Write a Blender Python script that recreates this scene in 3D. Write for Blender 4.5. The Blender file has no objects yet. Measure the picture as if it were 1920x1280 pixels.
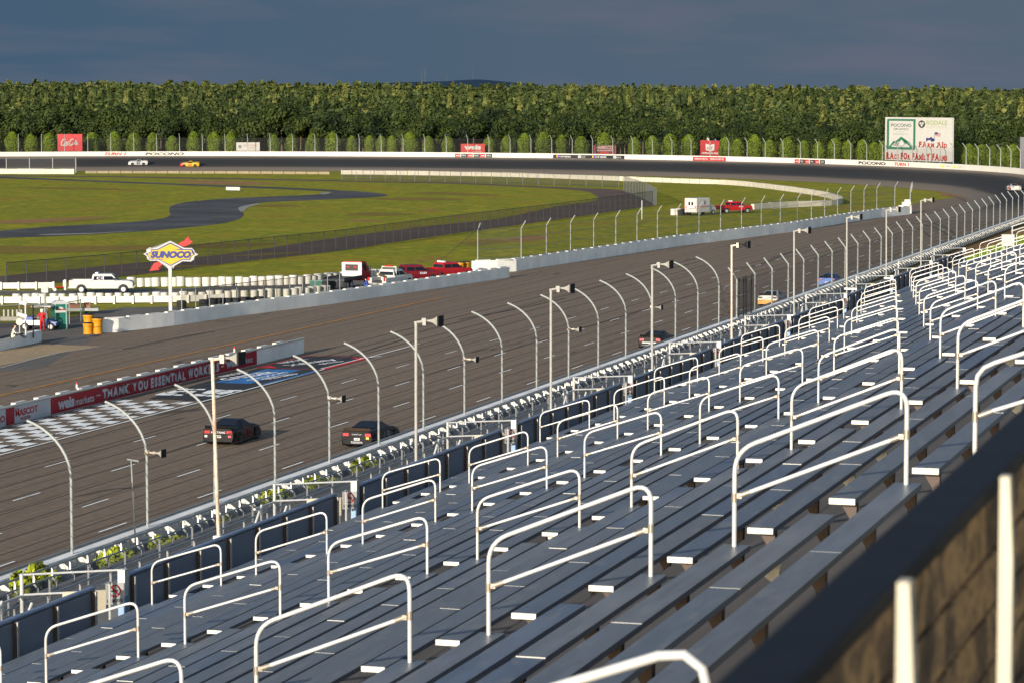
import bpy, bmesh, math, random
import numpy as np
from math import sin, cos, pi, radians, sqrt, atan2, hypot
from mathutils import Vector, Matrix

random.seed(7)
rng = np.random.default_rng(11)
scene = bpy.context.scene
COL = scene.collection

# ------------------------------------------------------------------ camera, sky, sun
# world axes: +Y runs along the front straight, +X points from the track to the grandstand
F = 5333.0                       # focal length in pixels of a 1920 px wide frame
CAMH = 20.0
HOR = 171.0
PITCH = math.atan((640 - HOR) / F)
PHI = math.atan((2580 - 960) / F * cos(PITCH))
cam_d = bpy.data.cameras.new('camera')
cam = bpy.data.objects.new('camera', cam_d)
COL.objects.link(cam)
cam.location = (0, 0, CAMH)
cam.rotation_euler = (pi / 2 - PITCH, 0, PHI)
cam_d.sensor_width = 36.0
cam_d.lens = F / 1920 * 36
cam_d.clip_start = 0.2
cam_d.clip_end = 30000
cam_d.dof.use_dof = True
cam_d.dof.focus_distance = 120
cam_d.dof.aperture_fstop = 7.5
scene.camera = cam

SUN_EL = radians(13.0)
SUN_AZ = radians(8.0)            # the light travels along +Y, eight degrees towards +X
sun_d = bpy.data.lights.new('sun', 'SUN')
sun_d.energy = 5.0
sun_d.angle = radians(0.5)
sun_d.color = (1.0, 0.91, 0.78)
sun = bpy.data.objects.new('sun', sun_d)
COL.objects.link(sun)
trav = Vector((sin(SUN_AZ) * cos(SUN_EL), cos(SUN_AZ) * cos(SUN_EL), -sin(SUN_EL)))
sun.rotation_euler = trav.to_track_quat('-Z', 'Y').to_euler()

world = bpy.data.worlds.new('World')
scene.world = world
world.use_nodes = True
wt = world.node_tree
wt.nodes.clear()
wo = wt.nodes.new('ShaderNodeOutputWorld')
bg = wt.nodes.new('ShaderNodeBackground')
sky = wt.nodes.new('ShaderNodeTexSky')
sky.sky_type = 'NISHITA'
sky.sun_disc = False
sky.sun_elevation = SUN_EL
sky.sun_rotation = pi + SUN_AZ
sky.air_density = 1.0
sky.dust_density = 0.6
bg.inputs['Strength'].default_value = 0.165
tc = wt.nodes.new('ShaderNodeTexCoord')
sep = wt.nodes.new('ShaderNodeSeparateXYZ')
wt.links.new(tc.outputs['Generated'], sep.inputs[0])
# the bank of storm cloud that stands over the woods, opposite the sun
dotn = wt.nodes.new('ShaderNodeVectorMath'); dotn.operation = 'DOT_PRODUCT'
dotn.inputs[1].default_value = (-sin(PHI), cos(PHI), -0.75)
wt.links.new(tc.outputs['Generated'], dotn.inputs[0])
mr = wt.nodes.new('ShaderNodeMapRange'); mr.interpolation_type = 'SMOOTHSTEP'
mr.inputs[1].default_value = 0.0; mr.inputs[2].default_value = 0.55
wt.links.new(dotn.outputs['Value'], mr.inputs[0])
mp = wt.nodes.new('ShaderNodeMapping')
mp.inputs['Scale'].default_value = (9, 9, 60)
wt.links.new(tc.outputs['Generated'], mp.inputs['Vector'])
nz = wt.nodes.new('ShaderNodeTexNoise')
nz.inputs['Scale'].default_value = 1.6; nz.inputs['Detail'].default_value = 5
wt.links.new(mp.outputs[0], nz.inputs['Vector'])
rt = wt.nodes.new('ShaderNodeVectorMath'); rt.operation = 'DOT_PRODUCT'
rt.inputs[1].default_value = (cos(PHI), sin(PHI), 0)
wt.links.new(tc.outputs['Generated'], rt.inputs[0])
rm = wt.nodes.new('ShaderNodeMapRange')
rm.inputs[1].default_value = -0.2; rm.inputs[2].default_value = 0.2
wt.links.new(rt.outputs['Value'], rm.inputs[0])
cmixa = wt.nodes.new('ShaderNodeMix'); cmixa.data_type = 'RGBA'
STORM_K = 1.0 / 0.165 / 1.45
def stc(r, g, b):
    return (r * STORM_K, g * STORM_K, b * STORM_K, 1)
cmixa.inputs[6].default_value = stc(0.058, 0.112, 0.178)
cmixa.inputs[7].default_value = stc(0.098, 0.133, 0.185)
wt.links.new(rm.outputs[0], cmixa.inputs[0])
cmixb = wt.nodes.new('ShaderNodeMix'); cmixb.data_type = 'RGBA'
cr = wt.nodes.new('ShaderNodeMapRange')
cr.inputs[1].default_value = 0.46; cr.inputs[2].default_value = 0.72
cr.inputs[3].default_value = 0.0; cr.inputs[4].default_value = 0.5
wt.links.new(nz.outputs[0], cr.inputs[0])
wt.links.new(cr.outputs[0], cmixb.inputs[0])
wt.links.new(cmixa.outputs[2], cmixb.inputs[6])
cmixb.inputs[7].default_value = stc(0.150, 0.150, 0.200)
smix = wt.nodes.new('ShaderNodeMix'); smix.data_type = 'RGBA'
wt.links.new(mr.outputs[0], smix.inputs[0])
wt.links.new(sky.outputs[0], smix.inputs[6])
wt.links.new(cmixb.outputs[2], smix.inputs[7])
wt.links.new(smix.outputs[2], bg.inputs['Color'])
wt.links.new(bg.outputs[0], wo.inputs[0])

scene.view_settings.view_transform = 'Standard'
scene.view_settings.look = 'None'
scene.view_settings.exposure = 0.55
scene.view_settings.gamma = 1.0
try:
    scene.cycles.max_bounces = 6
    scene.cycles.transparent_max_bounces = 24
    scene.cycles.caustics_reflective = False
    scene.cycles.caustics_refractive = False
except Exception:
    pass

# ------------------------------------------------------------------ geometry of the view
def ray(px, py):
    dx, dy = (px - 960) / F, (640 - py) / F
    z = cos(PITCH) + dy * sin(PITCH)
    u = -sin(PITCH) + dy * cos(PITCH)
    return (dx * cos(PHI) - z * sin(PHI), dx * sin(PHI) + z * cos(PHI), u, z)

def at(px, py, h=0.0):
    """point of the place seen at a pixel of the photograph, on the level z = h"""
    x, y, u, z = ray(px, py)
    k = (h - CAMH) / u
    return Vector((x * k, y * k, h))

def on_x(px, py, X):
    x, y, u, z = ray(px, py)
    k = X / x
    return Vector((X, y * k, CAMH + u * k))

def at_depth(px, py, d):
    x, y, u, z = ray(px, py)
    k = d / z
    return Vector((x * k, y * k, CAMH + u * k))

def proj(x, y, h):
    r = x * cos(PHI) + y * sin(PHI)
    z = -x * sin(PHI) + y * cos(PHI)
    u = h - CAMH
    zc = z * cos(PITCH) - u * sin(PITCH)
    yc = z * sin(PITCH) + u * cos(PITCH)
    return (960 + F * r / zc, 640 - F * yc / zc, zc)

TC = Vector((-237.0, 500.0))     # centre of turn one
R_OUT, R_IN = 186.0, 168.0

def bank(th, r):
    t = min(1.0, max(0.0, (th - radians(2)) / radians(24)))
    t = t * t * (3 - 2 * t)
    return 3.3 * t * min(1.0, max(0.0, (r - R_IN) / (R_OUT - R_IN))) + 0.0

def arc(th, r, z=0.0):
    return Vector((TC.x + r * cos(th), TC.y + r * sin(th), z))

def theta_at(px, r, v=300):
    """angle on the circle of radius r (far side) that is seen in pixel column px"""
    x, y, u, z = ray(px, v)
    l = hypot(x, y); x /= l; y /= l
    b = -(x * TC.x + y * TC.y); c = TC.x ** 2 + TC.y ** 2 - r * r
    t = -b + sqrt(max(0, b * b - c))
    return atan2(y * t - TC.y, x * t - TC.x)

# ------------------------------------------------------------------ colours and materials
def lin(c):
    return c / 12.92 if c <= 0.04045 else ((c + 0.055) / 1.055) ** 2.4

def S(r, g, b):
    return (lin(r / 255), lin(g / 255), lin(b / 255))

MATS = {}
WHITES = {'white_wall_paint', 'bench_end_cap', 'handrail_tube', 'cream_post', 'front_post', 'gate_post_white', 'cream_sign', 'guard_rail_white', 'tyre_wrap_white', 'block_white', 'block_tan', 'white_cap', 'cream_shirt', 'white_lettering', 'toilet_roof'}
def mat(name, col, rough=0.6, metal=0.0, var=0.12, scale=3.0, spec=0.4, rand=0.0, stretch=(1, 1, 1), bump=0.0, island=0.0):
    """painted / plain surface with soft large-scale unevenness"""
    if name in MATS:
        return MATS[name]
    # measured against sunlit surfaces in the picture: bring printed and painted colours down to real reflectances
    if name in WHITES: col = tuple(c * 0.66 for c in col)
    elif name.startswith(('paint_', 'banner_', 'barrel_', 'horn_grey', 'red_suit', 'tail_light')): col = tuple(c * 0.56 for c in col)
    if name.startswith(('billboard_', 'sign_', 'print_')): col = tuple(c * 0.46 for c in col)
    m = bpy.data.materials.new(name)
    m.use_nodes = True
    t = m.node_tree; n = t.nodes; l = t.links
    b = n['Principled BSDF']
    b.inputs['Roughness'].default_value = rough
    b.inputs['Metallic'].default_value = metal
    b.inputs['Specular IOR Level'].default_value = spec
    tcn = n.new('ShaderNodeTexCoord')
    mpn = n.new('ShaderNodeMapping'); mpn.inputs['Scale'].default_value = stretch
    l.new(tcn.outputs['Object'], mpn.inputs[0])
    ns = n.new('ShaderNodeTexNoise')
    ns.inputs['Scale'].default_value = scale; ns.inputs['Detail'].default_value = 6
    ns.inputs['Roughness'].default_value = 0.65
    l.new(mpn.outputs[0], ns.inputs['Vector'])
    r = n.new('ShaderNodeMapRange')
    r.inputs[1].default_value = 0.3; r.inputs[2].default_value = 0.7
    r.inputs[3].default_value = 1 - var; r.inputs[4].default_value = 1 + var
    l.new(ns.outputs[0], r.inputs[0])
    val = r.outputs[0]
    if rand or island:
        if island:
            g = n.new('ShaderNodeNewGeometry'); src = g.outputs['Random Per Island']; amt = island
        else:
            g = n.new('ShaderNodeObjectInfo'); src = g.outputs['Random']; amt = rand
        r2 = n.new('ShaderNodeMapRange')
        r2.inputs[3].default_value = 1 - amt; r2.inputs[4].default_value = 1 + amt
        l.new(src, r2.inputs[0])
        mm = n.new('ShaderNodeMath'); mm.operation = 'MULTIPLY'
        l.new(val, mm.inputs[0]); l.new(r2.outputs[0], mm.inputs[1]); val = mm.outputs[0]
    vm = n.new('ShaderNodeVectorMath'); vm.operation = 'SCALE'
    vm.inputs[0].default_value = col
    l.new(val, vm.inputs['Scale'])
    l.new(vm.outputs[0], b.inputs['Base Color'])
    rr = n.new('ShaderNodeMapRange')
    rr.inputs[3].default_value = max(0.05, rough - 0.1); rr.inputs[4].default_value = min(1, rough + 0.12)
    l.new(ns.outputs[0], rr.inputs[0]); l.new(rr.outputs[0], b.inputs['Roughness'])
    if bump:
        bp = n.new('ShaderNodeBump'); bp.inputs['Strength'].default_value = bump
        bp.inputs['Distance'].default_value = 0.05
        l.new(ns.outputs[0], bp.inputs['Height']); l.new(bp.outputs[0], b.inputs['Normal'])
    MATS[name] = m
    return m

def blend_mat(name, cols, scale=0.02, rough=0.9, stretch=(1, 1, 1), fine=0.6, fine_scale=1.5, detail=8, fine_amt=0.25, bump=0.0, rnd=0.0, subs=0.0):
    """ground-like surface: a ramp of colours over large noise, broken up by fine noise (world coordinates)"""
    m = bpy.data.materials.new(name); m.use_nodes = True
    t = m.node_tree; n = t.nodes; l = t.links
    b = n['Principled BSDF']; b.inputs['Roughness'].default_value = rough
    b.inputs['Specular IOR Level'].default_value = 0.15
    g = n.new('ShaderNodeNewGeometry')
    mpn = n.new('ShaderNodeMapping'); mpn.inputs['Scale'].default_value = stretch
    l.new(g.outputs['Position'], mpn.inputs[0])
    ns = n.new('ShaderNodeTexNoise'); ns.inputs['Scale'].default_value = scale
    ns.inputs['Detail'].default_value = detail; ns.inputs['Roughness'].default_value = 0.62
    l.new(mpn.outputs[0], ns.inputs['Vector'])
    rp = n.new('ShaderNodeValToRGB')
    e = rp.color_ramp.elements
    k = len(cols)
    for i, (p, c) in enumerate(cols):
        if i < 2:
            el = e[i]; el.position = p
        else:
            el = e.new(p)
        el.color = (*c, 1)
    l.new(ns.outputs[0], rp.inputs[0])
    nf = n.new('ShaderNodeTexNoise'); nf.inputs['Scale'].default_value = fine_scale
    nf.inputs['Detail'].default_value = 6; nf.inputs['Roughness'].default_value = 0.7
    l.new(g.outputs['Position'], nf.inputs['Vector'])
    r = n.new('ShaderNodeMapRange')
    r.inputs[1].default_value = 0.3; r.inputs[2].default_value = 0.7
    r.inputs[3].default_value = 1 - fine_amt; r.inputs[4].default_value = 1 + fine_amt
    l.new(nf.outputs[0], r.inputs[0])
    val = r.outputs[0]
    if rnd:
        r2 = n.new('ShaderNodeMapRange'); r2.inputs[3].default_value = 1 - rnd; r2.inputs[4].default_value = 1 + rnd
        l.new(g.outputs['Random Per Island'], r2.inputs[0])
        mm = n.new('ShaderNodeMath'); mm.operation = 'MULTIPLY'
        l.new(val, mm.inputs[0]); l.new(r2.outputs[0], mm.inputs[1]); val = mm.outputs[0]
    vm = n.new('ShaderNodeVectorMath'); vm.operation = 'SCALE'
    l.new(rp.outputs[0], vm.inputs[0]); l.new(val, vm.inputs['Scale'])
    l.new(vm.outputs[0], b.inputs['Base Color'])
    if bump:
        bp = n.new('ShaderNodeBump'); bp.inputs['Strength'].default_value = bump; bp.inputs['Distance'].default_value = 0.2
        l.new(nf.outputs[0], bp.inputs['Height']); l.new(bp.outputs[0], b.inputs['Normal'])
    MATS[name] = m
    return m

def net_mat(name, col, cover):
    """woven wire too fine to see: lets a fixed share of light through"""
    if name in MATS:
        return MATS[name]
    m = bpy.data.materials.new(name); m.use_nodes = True
    t = m.node_tree; n = t.nodes; l = t.links
    b = n['Principled BSDF']; b.inputs['Base Color'].default_value = (*col, 1); b.inputs['Roughness'].default_value = 0.6
    tr = n.new('ShaderNodeBsdfTransparent')
    mx = n.new('ShaderNodeMixShader'); mx.inputs[0].default_value = cover
    l.new(tr.outputs[0], mx.inputs[1]); l.new(b.outputs[0], mx.inputs[2])
    l.new(mx.outputs[0], n['Material Output'].inputs['Surface'])
    MATS[name] = m
    return m

# ------------------------------------------------------------------ mesh helpers
class MB:
    def __init__(self):
        self.v = []; self.f = []; self.mi = []
    def add(self, verts, faces, mi=0):
        o = len(self.v)
        self.v.extend([tuple(p) for p in verts])
        for f in faces:
            self.f.append(tuple(i + o for i in f)); self.mi.append(mi)
        return self
    def box(self, x0, x1, y0, y1, z0, z1, mi=0, ends=None):
        v = [(x0, y0, z0), (x1, y0, z0), (x1, y1, z0), (x0, y1, z0), (x0, y0, z1), (x1, y0, z1), (x1, y1, z1), (x0, y1, z1)]
        f = [(0, 3, 2, 1), (4, 5, 6, 7), (0, 1, 5, 4), (1, 2, 6, 5), (2, 3, 7, 6), (3, 0, 4, 7)]
        o = len(self.v); self.v.extend(v)
        for k, q in enumerate(f):
            self.f.append(tuple(i + o for i in q))
            self.mi.append(ends if (ends is not None and k in (2, 4)) else mi)
        return self
    def obox(self, c, ax, ay, az, sx, sy, sz, mi=0):
        c = Vector(c); ax = Vector(ax).normalized() * sx / 2; ay = Vector(ay).normalized() * sy / 2; az = Vector(az).normalized() * sz / 2
        v = [c + a * ax + b * ay + d * az for d in (-1, 1) for a, b in ((-1, -1), (1, -1), (1, 1), (-1, 1))]
        return self.add(v, [(0, 3, 2, 1), (4, 5, 6, 7), (0, 1, 5, 4), (1, 2, 6, 5), (2, 3, 7, 6), (3, 0, 4, 7)], mi)
    def tube(self, pts, r, n=8, caps=True, mi=0):
        pts = [Vector(p) for p in pts]
        rr = r if isinstance(r, (list, tuple)) else [r] * len(pts)
        rings = []; prev = None
        for i, p in enumerate(pts):
            a = pts[max(0, i - 1)]; b = pts[min(len(pts) - 1, i + 1)]
            d = (b - a)
            if d.length < 1e-9:
                d = Vector((0, 0, 1))
            d.normalize()
            if prev is None:
                up = Vector((0, 0, 1)) if abs(d.z) < 0.9 else Vector((1, 0, 0))
                s = d.cross(up).normalized()
            else:
                s = (prev - d * prev.dot(d)).normalized()
            prev = s; t = d.cross(s)
            rings.append([p + (s * cos(2 * pi * k / n) + t * sin(2 * pi * k / n)) * rr[i] for k in range(n)])
        o = len(self.v)
        for g in rings:
            self.v.extend([tuple(q) for q in g])
        for i in range(len(rings) - 1):
            for k in range(n):
                k2 = (k + 1) % n
                self.f.append((o + i * n + k, o + i * n + k2, o + (i + 1) * n + k2, o + (i + 1) * n + k)); self.mi.append(mi)
        if caps:
            self.f.append(tuple(o + k for k in range(n - 1, -1, -1))); self.mi.append(mi)
            self.f.append(tuple(o + (len(rings) - 1) * n + k for k in range(n))); self.mi.append(mi)
        return self
    def cyl(self, c, r, h, n=14, axis='z', r2=None, mi=0):
        c = Vector(c); d = {'x': Vector((h, 0, 0)), 'y': Vector((0, h, 0)), 'z': Vector((0, 0, h))}[axis]
        return self.tube([c, c + d], [r, r if r2 is None else r2], n=n, mi=mi)
    def lathe(self, c, prof, n=14, mi=0):
        c = Vector(c); o = len(self.v)
        for r, z in prof:
            for k in range(n):
                a = 2 * pi * k / n
                self.v.append((c.x + r * cos(a), c.y + r * sin(a), c.z + z))
        m = len(prof)
        for i in range(m - 1):
            for k in range(n):
                k2 = (k + 1) % n
                self.f.append((o + i * n + k, o + i * n + k2, o + (i + 1) * n + k2, o + (i + 1) * n + k)); self.mi.append(mi)
        self.f.append(tuple(o + k for k in range(n - 1, -1, -1))); self.mi.append(mi)
        self.f.append(tuple(o + (m - 1) * n + k for k in range(n))); self.mi.append(mi)
        return self
    def prism(self, poly, p0, eu, ev, en, t, mi=0):
        """flat outline (u, v) swept t along en"""
        p0 = Vector(p0); eu = Vector(eu); ev = Vector(ev); en = Vector(en)
        k = len(poly)
        a = [p0 + eu * u + ev * v for u, v in poly]
        b = [q + en * t for q in a]
        f = [tuple(range(k - 1, -1, -1)), tuple(range(k, 2 * k))]
        f += [(i, (i + 1) % k, k + (i + 1) % k, k + i) for i in range(k)]
        return self.add(a + b, f, mi)
    def loft(self, secs, mi=0, caps=True):
        """secs: lists of equally many 3d points (closed rings)"""
        o = len(self.v); n = len(secs[0])
        for s in secs:
            self.v.extend([tuple(q) for q in s])
        for i in range(len(secs) - 1):
            for k in range(n):
                k2 = (k + 1) % n
                self.f.append((o + i * n + k, o + i * n + k2, o + (i + 1) * n + k2, o + (i + 1) * n + k)); self.mi.append(mi)
        if caps:
            self.f.append(tuple(o + k for k in range(n - 1, -1, -1))); self.mi.append(mi)
            self.f.append(tuple(o + (len(secs) - 1) * n + k for k in range(n))); self.mi.append(mi)
        return self
    def mesh(self, name, mats, smooth=False, fix=True):
        me = bpy.data.meshes.new(name)
        me.from_pydata(self.v, [], self.f)
        for m in (mats if isinstance(mats, (list, tuple)) else [mats]):
            me.materials.append(m)
        if any(self.mi):
            me.polygons.foreach_set('material_index', self.mi)
        if fix:
            bm = bmesh.new(); bm.from_mesh(me)
            bmesh.ops.recalc_face_normals(bm, faces=bm.faces)
            bm.to_mesh(me); bm.free()
        if smooth:
            me.polygons.foreach_set('use_smooth', [True] * len(me.polygons))
            try:
                me.set_sharp_from_angle(angle=radians(40))
            except Exception:
                pass
        me.update()
        return me
    def build(self, name, mats, parent=None, smooth=False, fix=True, loc=None):
        return link(name, self.mesh(name, mats, smooth, fix), parent, loc)

def link(name, me, parent=None, loc=None):
    o = bpy.data.objects.new(name, me)
    COL.objects.link(o)
    if parent is not None:
        o.parent = parent
    if loc is not None:
        o.location = loc
    return o

def tag(o, label=None, cat=None, group=None, kind=None):
    if label: o['label'] = label
    if cat: o['category'] = cat
    if group: o['group'] = group
    if kind: o['kind'] = kind
    return o

def thing(name, label, cat, loc=(0, 0, 0), rz=0.0, group=None):
    o = bpy.data.objects.new(name, None)
    COL.objects.link(o)
    o.location = loc; o.rotation_euler = (0, 0, rz); o.empty_display_size = 0.3
    return tag(o, label, cat, group)

KIDS = {}
def copy_thing(root, loc, rz=0.0, label=None, scale=None):
    r = root.copy(); COL.objects.link(r); r.location = loc; r.rotation_euler = (0, 0, rz)
    if label: r['label'] = label
    if scale: r.scale = scale
    for ch in root.children:
        c = ch.copy(); COL.objects.link(c); c.parent = r
        for g in ch.children:
            d = g.copy(); COL.objects.link(d); d.parent = c
    return r

def sheet(name, poly, z, m, kind='structure', thick=None):
    """flat ground surface with the given outline"""
    bm = bmesh.new()
    vs = [bm.verts.new((p[0], p[1], z)) for p in poly]
    f = bm.faces.new(vs)
    if f.normal.z < 0 or f.calc_area() == 0:
        f.normal_update()
    f.normal_update()
    if f.normal.z < 0:
        f.normal_flip()
    bmesh.ops.triangulate(bm, faces=bm.faces[:])
    me = bpy.data.meshes.new(name); bm.to_mesh(me); bm.free()
    me.materials.append(m)
    o = link(name, me); o['kind'] = kind
    return o

def pxpoly(pts, h=0.0):
    return [at(x, y, h) for x, y in pts]

ORD = ['zeroth', 'first', 'second', 'third', 'fourth', 'fifth', 'sixth', 'seventh', 'eighth', 'ninth', 'tenth', 'eleventh',
       'twelfth', 'thirteenth', 'fourteenth', 'fifteenth', 'sixteenth', 'seventeenth', 'eighteenth', 'nineteenth', 'twentieth',
       'twenty-first', 'twenty-second', 'twenty-third', 'twenty-fourth', 'twenty-fifth', 'twenty-sixth', 'twenty-seventh',
       'twenty-eighth', 'twenty-ninth', 'thirtieth', 'thirty-first', 'thirty-second', 'thirty-third', 'thirty-fourth',
       'thirty-fifth', 'thirty-sixth', 'thirty-seventh', 'thirty-eighth', 'thirty-ninth', 'fortieth', 'forty-first', 'forty-second',
       'forty-third', 'forty-fourth', 'forty-fifth', 'forty-sixth', 'forty-seventh', 'forty-eighth', 'forty-ninth', 'fiftieth']

# ------------------------------------------------------------------ lettering
_TXT = {}
def text_geo(s, bold=0.0, shear=0.0):
    """verts (u, v) and faces of a line of text, scaled to a unit box 0..1 x 0..1, and its width / height"""
    key = (s, bold, shear)
    if key in _TXT:
        return _TXT[key]
    cu = bpy.data.curves.new('lettering', 'FONT')
    cu.body = s; cu.offset = bold; cu.shear = shear; cu.resolution_u = 3
    ob = bpy.data.objects.new('lettering', cu); COL.objects.link(ob)
    dg = bpy.context.evaluated_depsgraph_get()
    me = bpy.data.meshes.new_from_object(ob.evaluated_get(dg))
    V = [(v.co.x, v.co.y) for v in me.vertices]
    Fc = [tuple(p.vertices) for p in me.polygons]
    bpy.data.objects.remove(ob); bpy.data.curves.remove(cu); bpy.data.meshes.remove(me)
    x0 = min(p[0] for p in V); x1 = max(p[0] for p in V); y0 = min(p[1] for p in V); y1 = max(p[1] for p in V)
    V = [((x - x0) / (x1 - x0), (y - y0) / (y1 - y0)) for x, y in V]
    _TXT[key] = (V, Fc, (x1 - x0) / (y1 - y0))
    return _TXT[key]

def put_text(mb, s, f, bold=0.0, shear=0.0, mi=0, slab=False):
    """adds text to mb; f(u, v) maps the unit box of the line to space"""
    if slab:
        parts = []; x = 0.0
        for ch in s:
            if ch == ' ':
                x += 0.42; continue
            small = ch.islower()
            V, Fc, w = text_geo(ch.upper(), 0.062)
            h = 0.74 if small else 1.0
            w = min(w, 1.15) * 0.94 * h
            polys = [([(x + a * w, b * h) for a, b in V], Fc)]
            U = ch.upper(); sh = 0.14 * h; ov = 0.09 * h
            spots = []
            if U in 'HKMNR': spots += [(0.1, 0), (0.9, 0)]
            if U in 'A': spots += [(0.06, 0), (0.94, 0)]
            if U in 'TYFI': spots += [(0.5 if U in 'TYI' else 0.12, 0)]
            if U in 'HKMNUWY': spots += [(0.1, 1), (0.9, 1)]
            if U in 'IL': spots += [(0.5 if U == 'I' else 0.12, 1)]
            for sx, top in spots:
                cx = x + sx * w; hw = 0.17 * h
                y0, y1 = ((h - sh, h) if top else (0, sh))
                polys.append(([(cx - hw, y0), (cx + hw, y0), (cx + hw, y1), (cx - hw, y1)], [(0, 1, 2, 3)]))
            parts += polys
            x += w + 0.10 * h + 0.05
        W = max(p[0] for pl, _ in parts for p in pl)
        for pl, fc in parts:
            mb.add([f(a / W, b) for a, b in pl], fc, mi)
    else:
        V, Fc, w = text_geo(s, bold, shear)
        mb.add([f(a, b) for a, b in V], Fc, mi)
    return mb

def plane_map(p0, eu, ev):
    p0 = Vector(p0); eu = Vector(eu); ev = Vector(ev)
    return lambda u, v: p0 + eu * u + ev * v
# ------------------------------------------------------------------ ground, track, roads
def elev(x, y):
    d = hypot(x - TC.x, y - TC.y) - (R_OUT + 38)
    z = -x * sin(PHI) + y * cos(PHI)
    if d <= 0 or z < 420:
        return 0.0
    r = x * cos(PHI) + y * sin(PHI)
    s = 1.0 - 0.9 * max(-1, min(1, r / max(z, 1) / 0.19)) * 0.28
    return (5.6 * (1 - math.exp(-d / 170.0)) + 0.0042 * min(d, 2300) * (1.0 if d < 2900 else max(0.0, 1 - (d - 2900) / 1500))) * s

GRASS = blend_mat('grass', [(0.26, S(132, 98, 44)), (0.36, S(124, 110, 28)), (0.46, S(128, 122, 20)), (0.54, S(108, 112, 20)), (0.62, S(138, 128, 26)), (0.70, S(116, 116, 24)), (0.78, S(144, 112, 56))],
                  scale=0.085, stretch=(1.0, 0.6, 1), fine_scale=0.7, fine_amt=0.42, bump=0.5, rough=0.95)
WOODS_FLOOR = blend_mat('woods_floor', [(0.3, S(40, 48, 20)), (0.7, S(60, 66, 26))], scale=0.02)
DIRT = blend_mat('dirt', [(0.3, S(118, 84, 52)), (0.5, S(140, 104, 66)), (0.7, S(110, 92, 50))], scale=0.3, fine_scale=3)
YARD = blend_mat('yard_asphalt', [(0.3, S(84, 80, 76)), (0.5, S(96, 91, 86)), (0.7, S(104, 99, 92))], scale=0.12, fine_scale=2.5, fine_amt=0.15)
ROADM = blend_mat('road_asphalt', [(0.32, S(58, 58, 60)), (0.5, S(68, 68, 70)), (0.66, S(84, 83, 84))], scale=0.07, fine_scale=1.2, fine_amt=0.2)
LANEM = blend_mat('brown_lane', [(0.3, S(78, 66, 60)), (0.5, S(88, 74, 68)), (0.7, S(98, 82, 74))], scale=0.1, fine_scale=1.5, fine_amt=0.15)
TAN = blend_mat('pit_concrete', [(0.3, S(138, 118, 92)), (0.5, S(156, 134, 104)), (0.7, S(142, 124, 100))], scale=0.2, fine_scale=1.5, fine_amt=0.2, stretch=(1, 0.3, 1))

def make_ground():
    xs = np.concatenate([np.linspace(-9000, -1500, 14), np.arange(-1400, 1401, 50), np.linspace(1500, 7000, 12)])
    ys = np.concatenate([np.array([-400, -100]), np.arange(0, 2600, 50), np.linspace(2700, 14000, 28)])
    mb = MB()
    nx, ny = len(xs), len(ys)
    mb.v = [(x, y, elev(x, y)) for y in ys for x in xs]
    for j in range(ny - 1):
        for i in range(nx - 1):
            a = j * nx + i
            cx = (xs[i] + xs[i + 1]) / 2; cy = (ys[j] + ys[j + 1]) / 2
            far = hypot(cx - TC.x, cy - TC.y) > R_OUT + 60 and (-cx * sin(PHI) + cy * cos(PHI)) > 640
            mb.f.append((a, a + 1, a + nx + 1, a + nx)); mb.mi.append(1 if far else 0)
    o = mb.build('ground', [GRASS, WOODS_FLOOR], smooth=True, fix=False)
    o['kind'] = 'structure'
make_ground()

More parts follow.
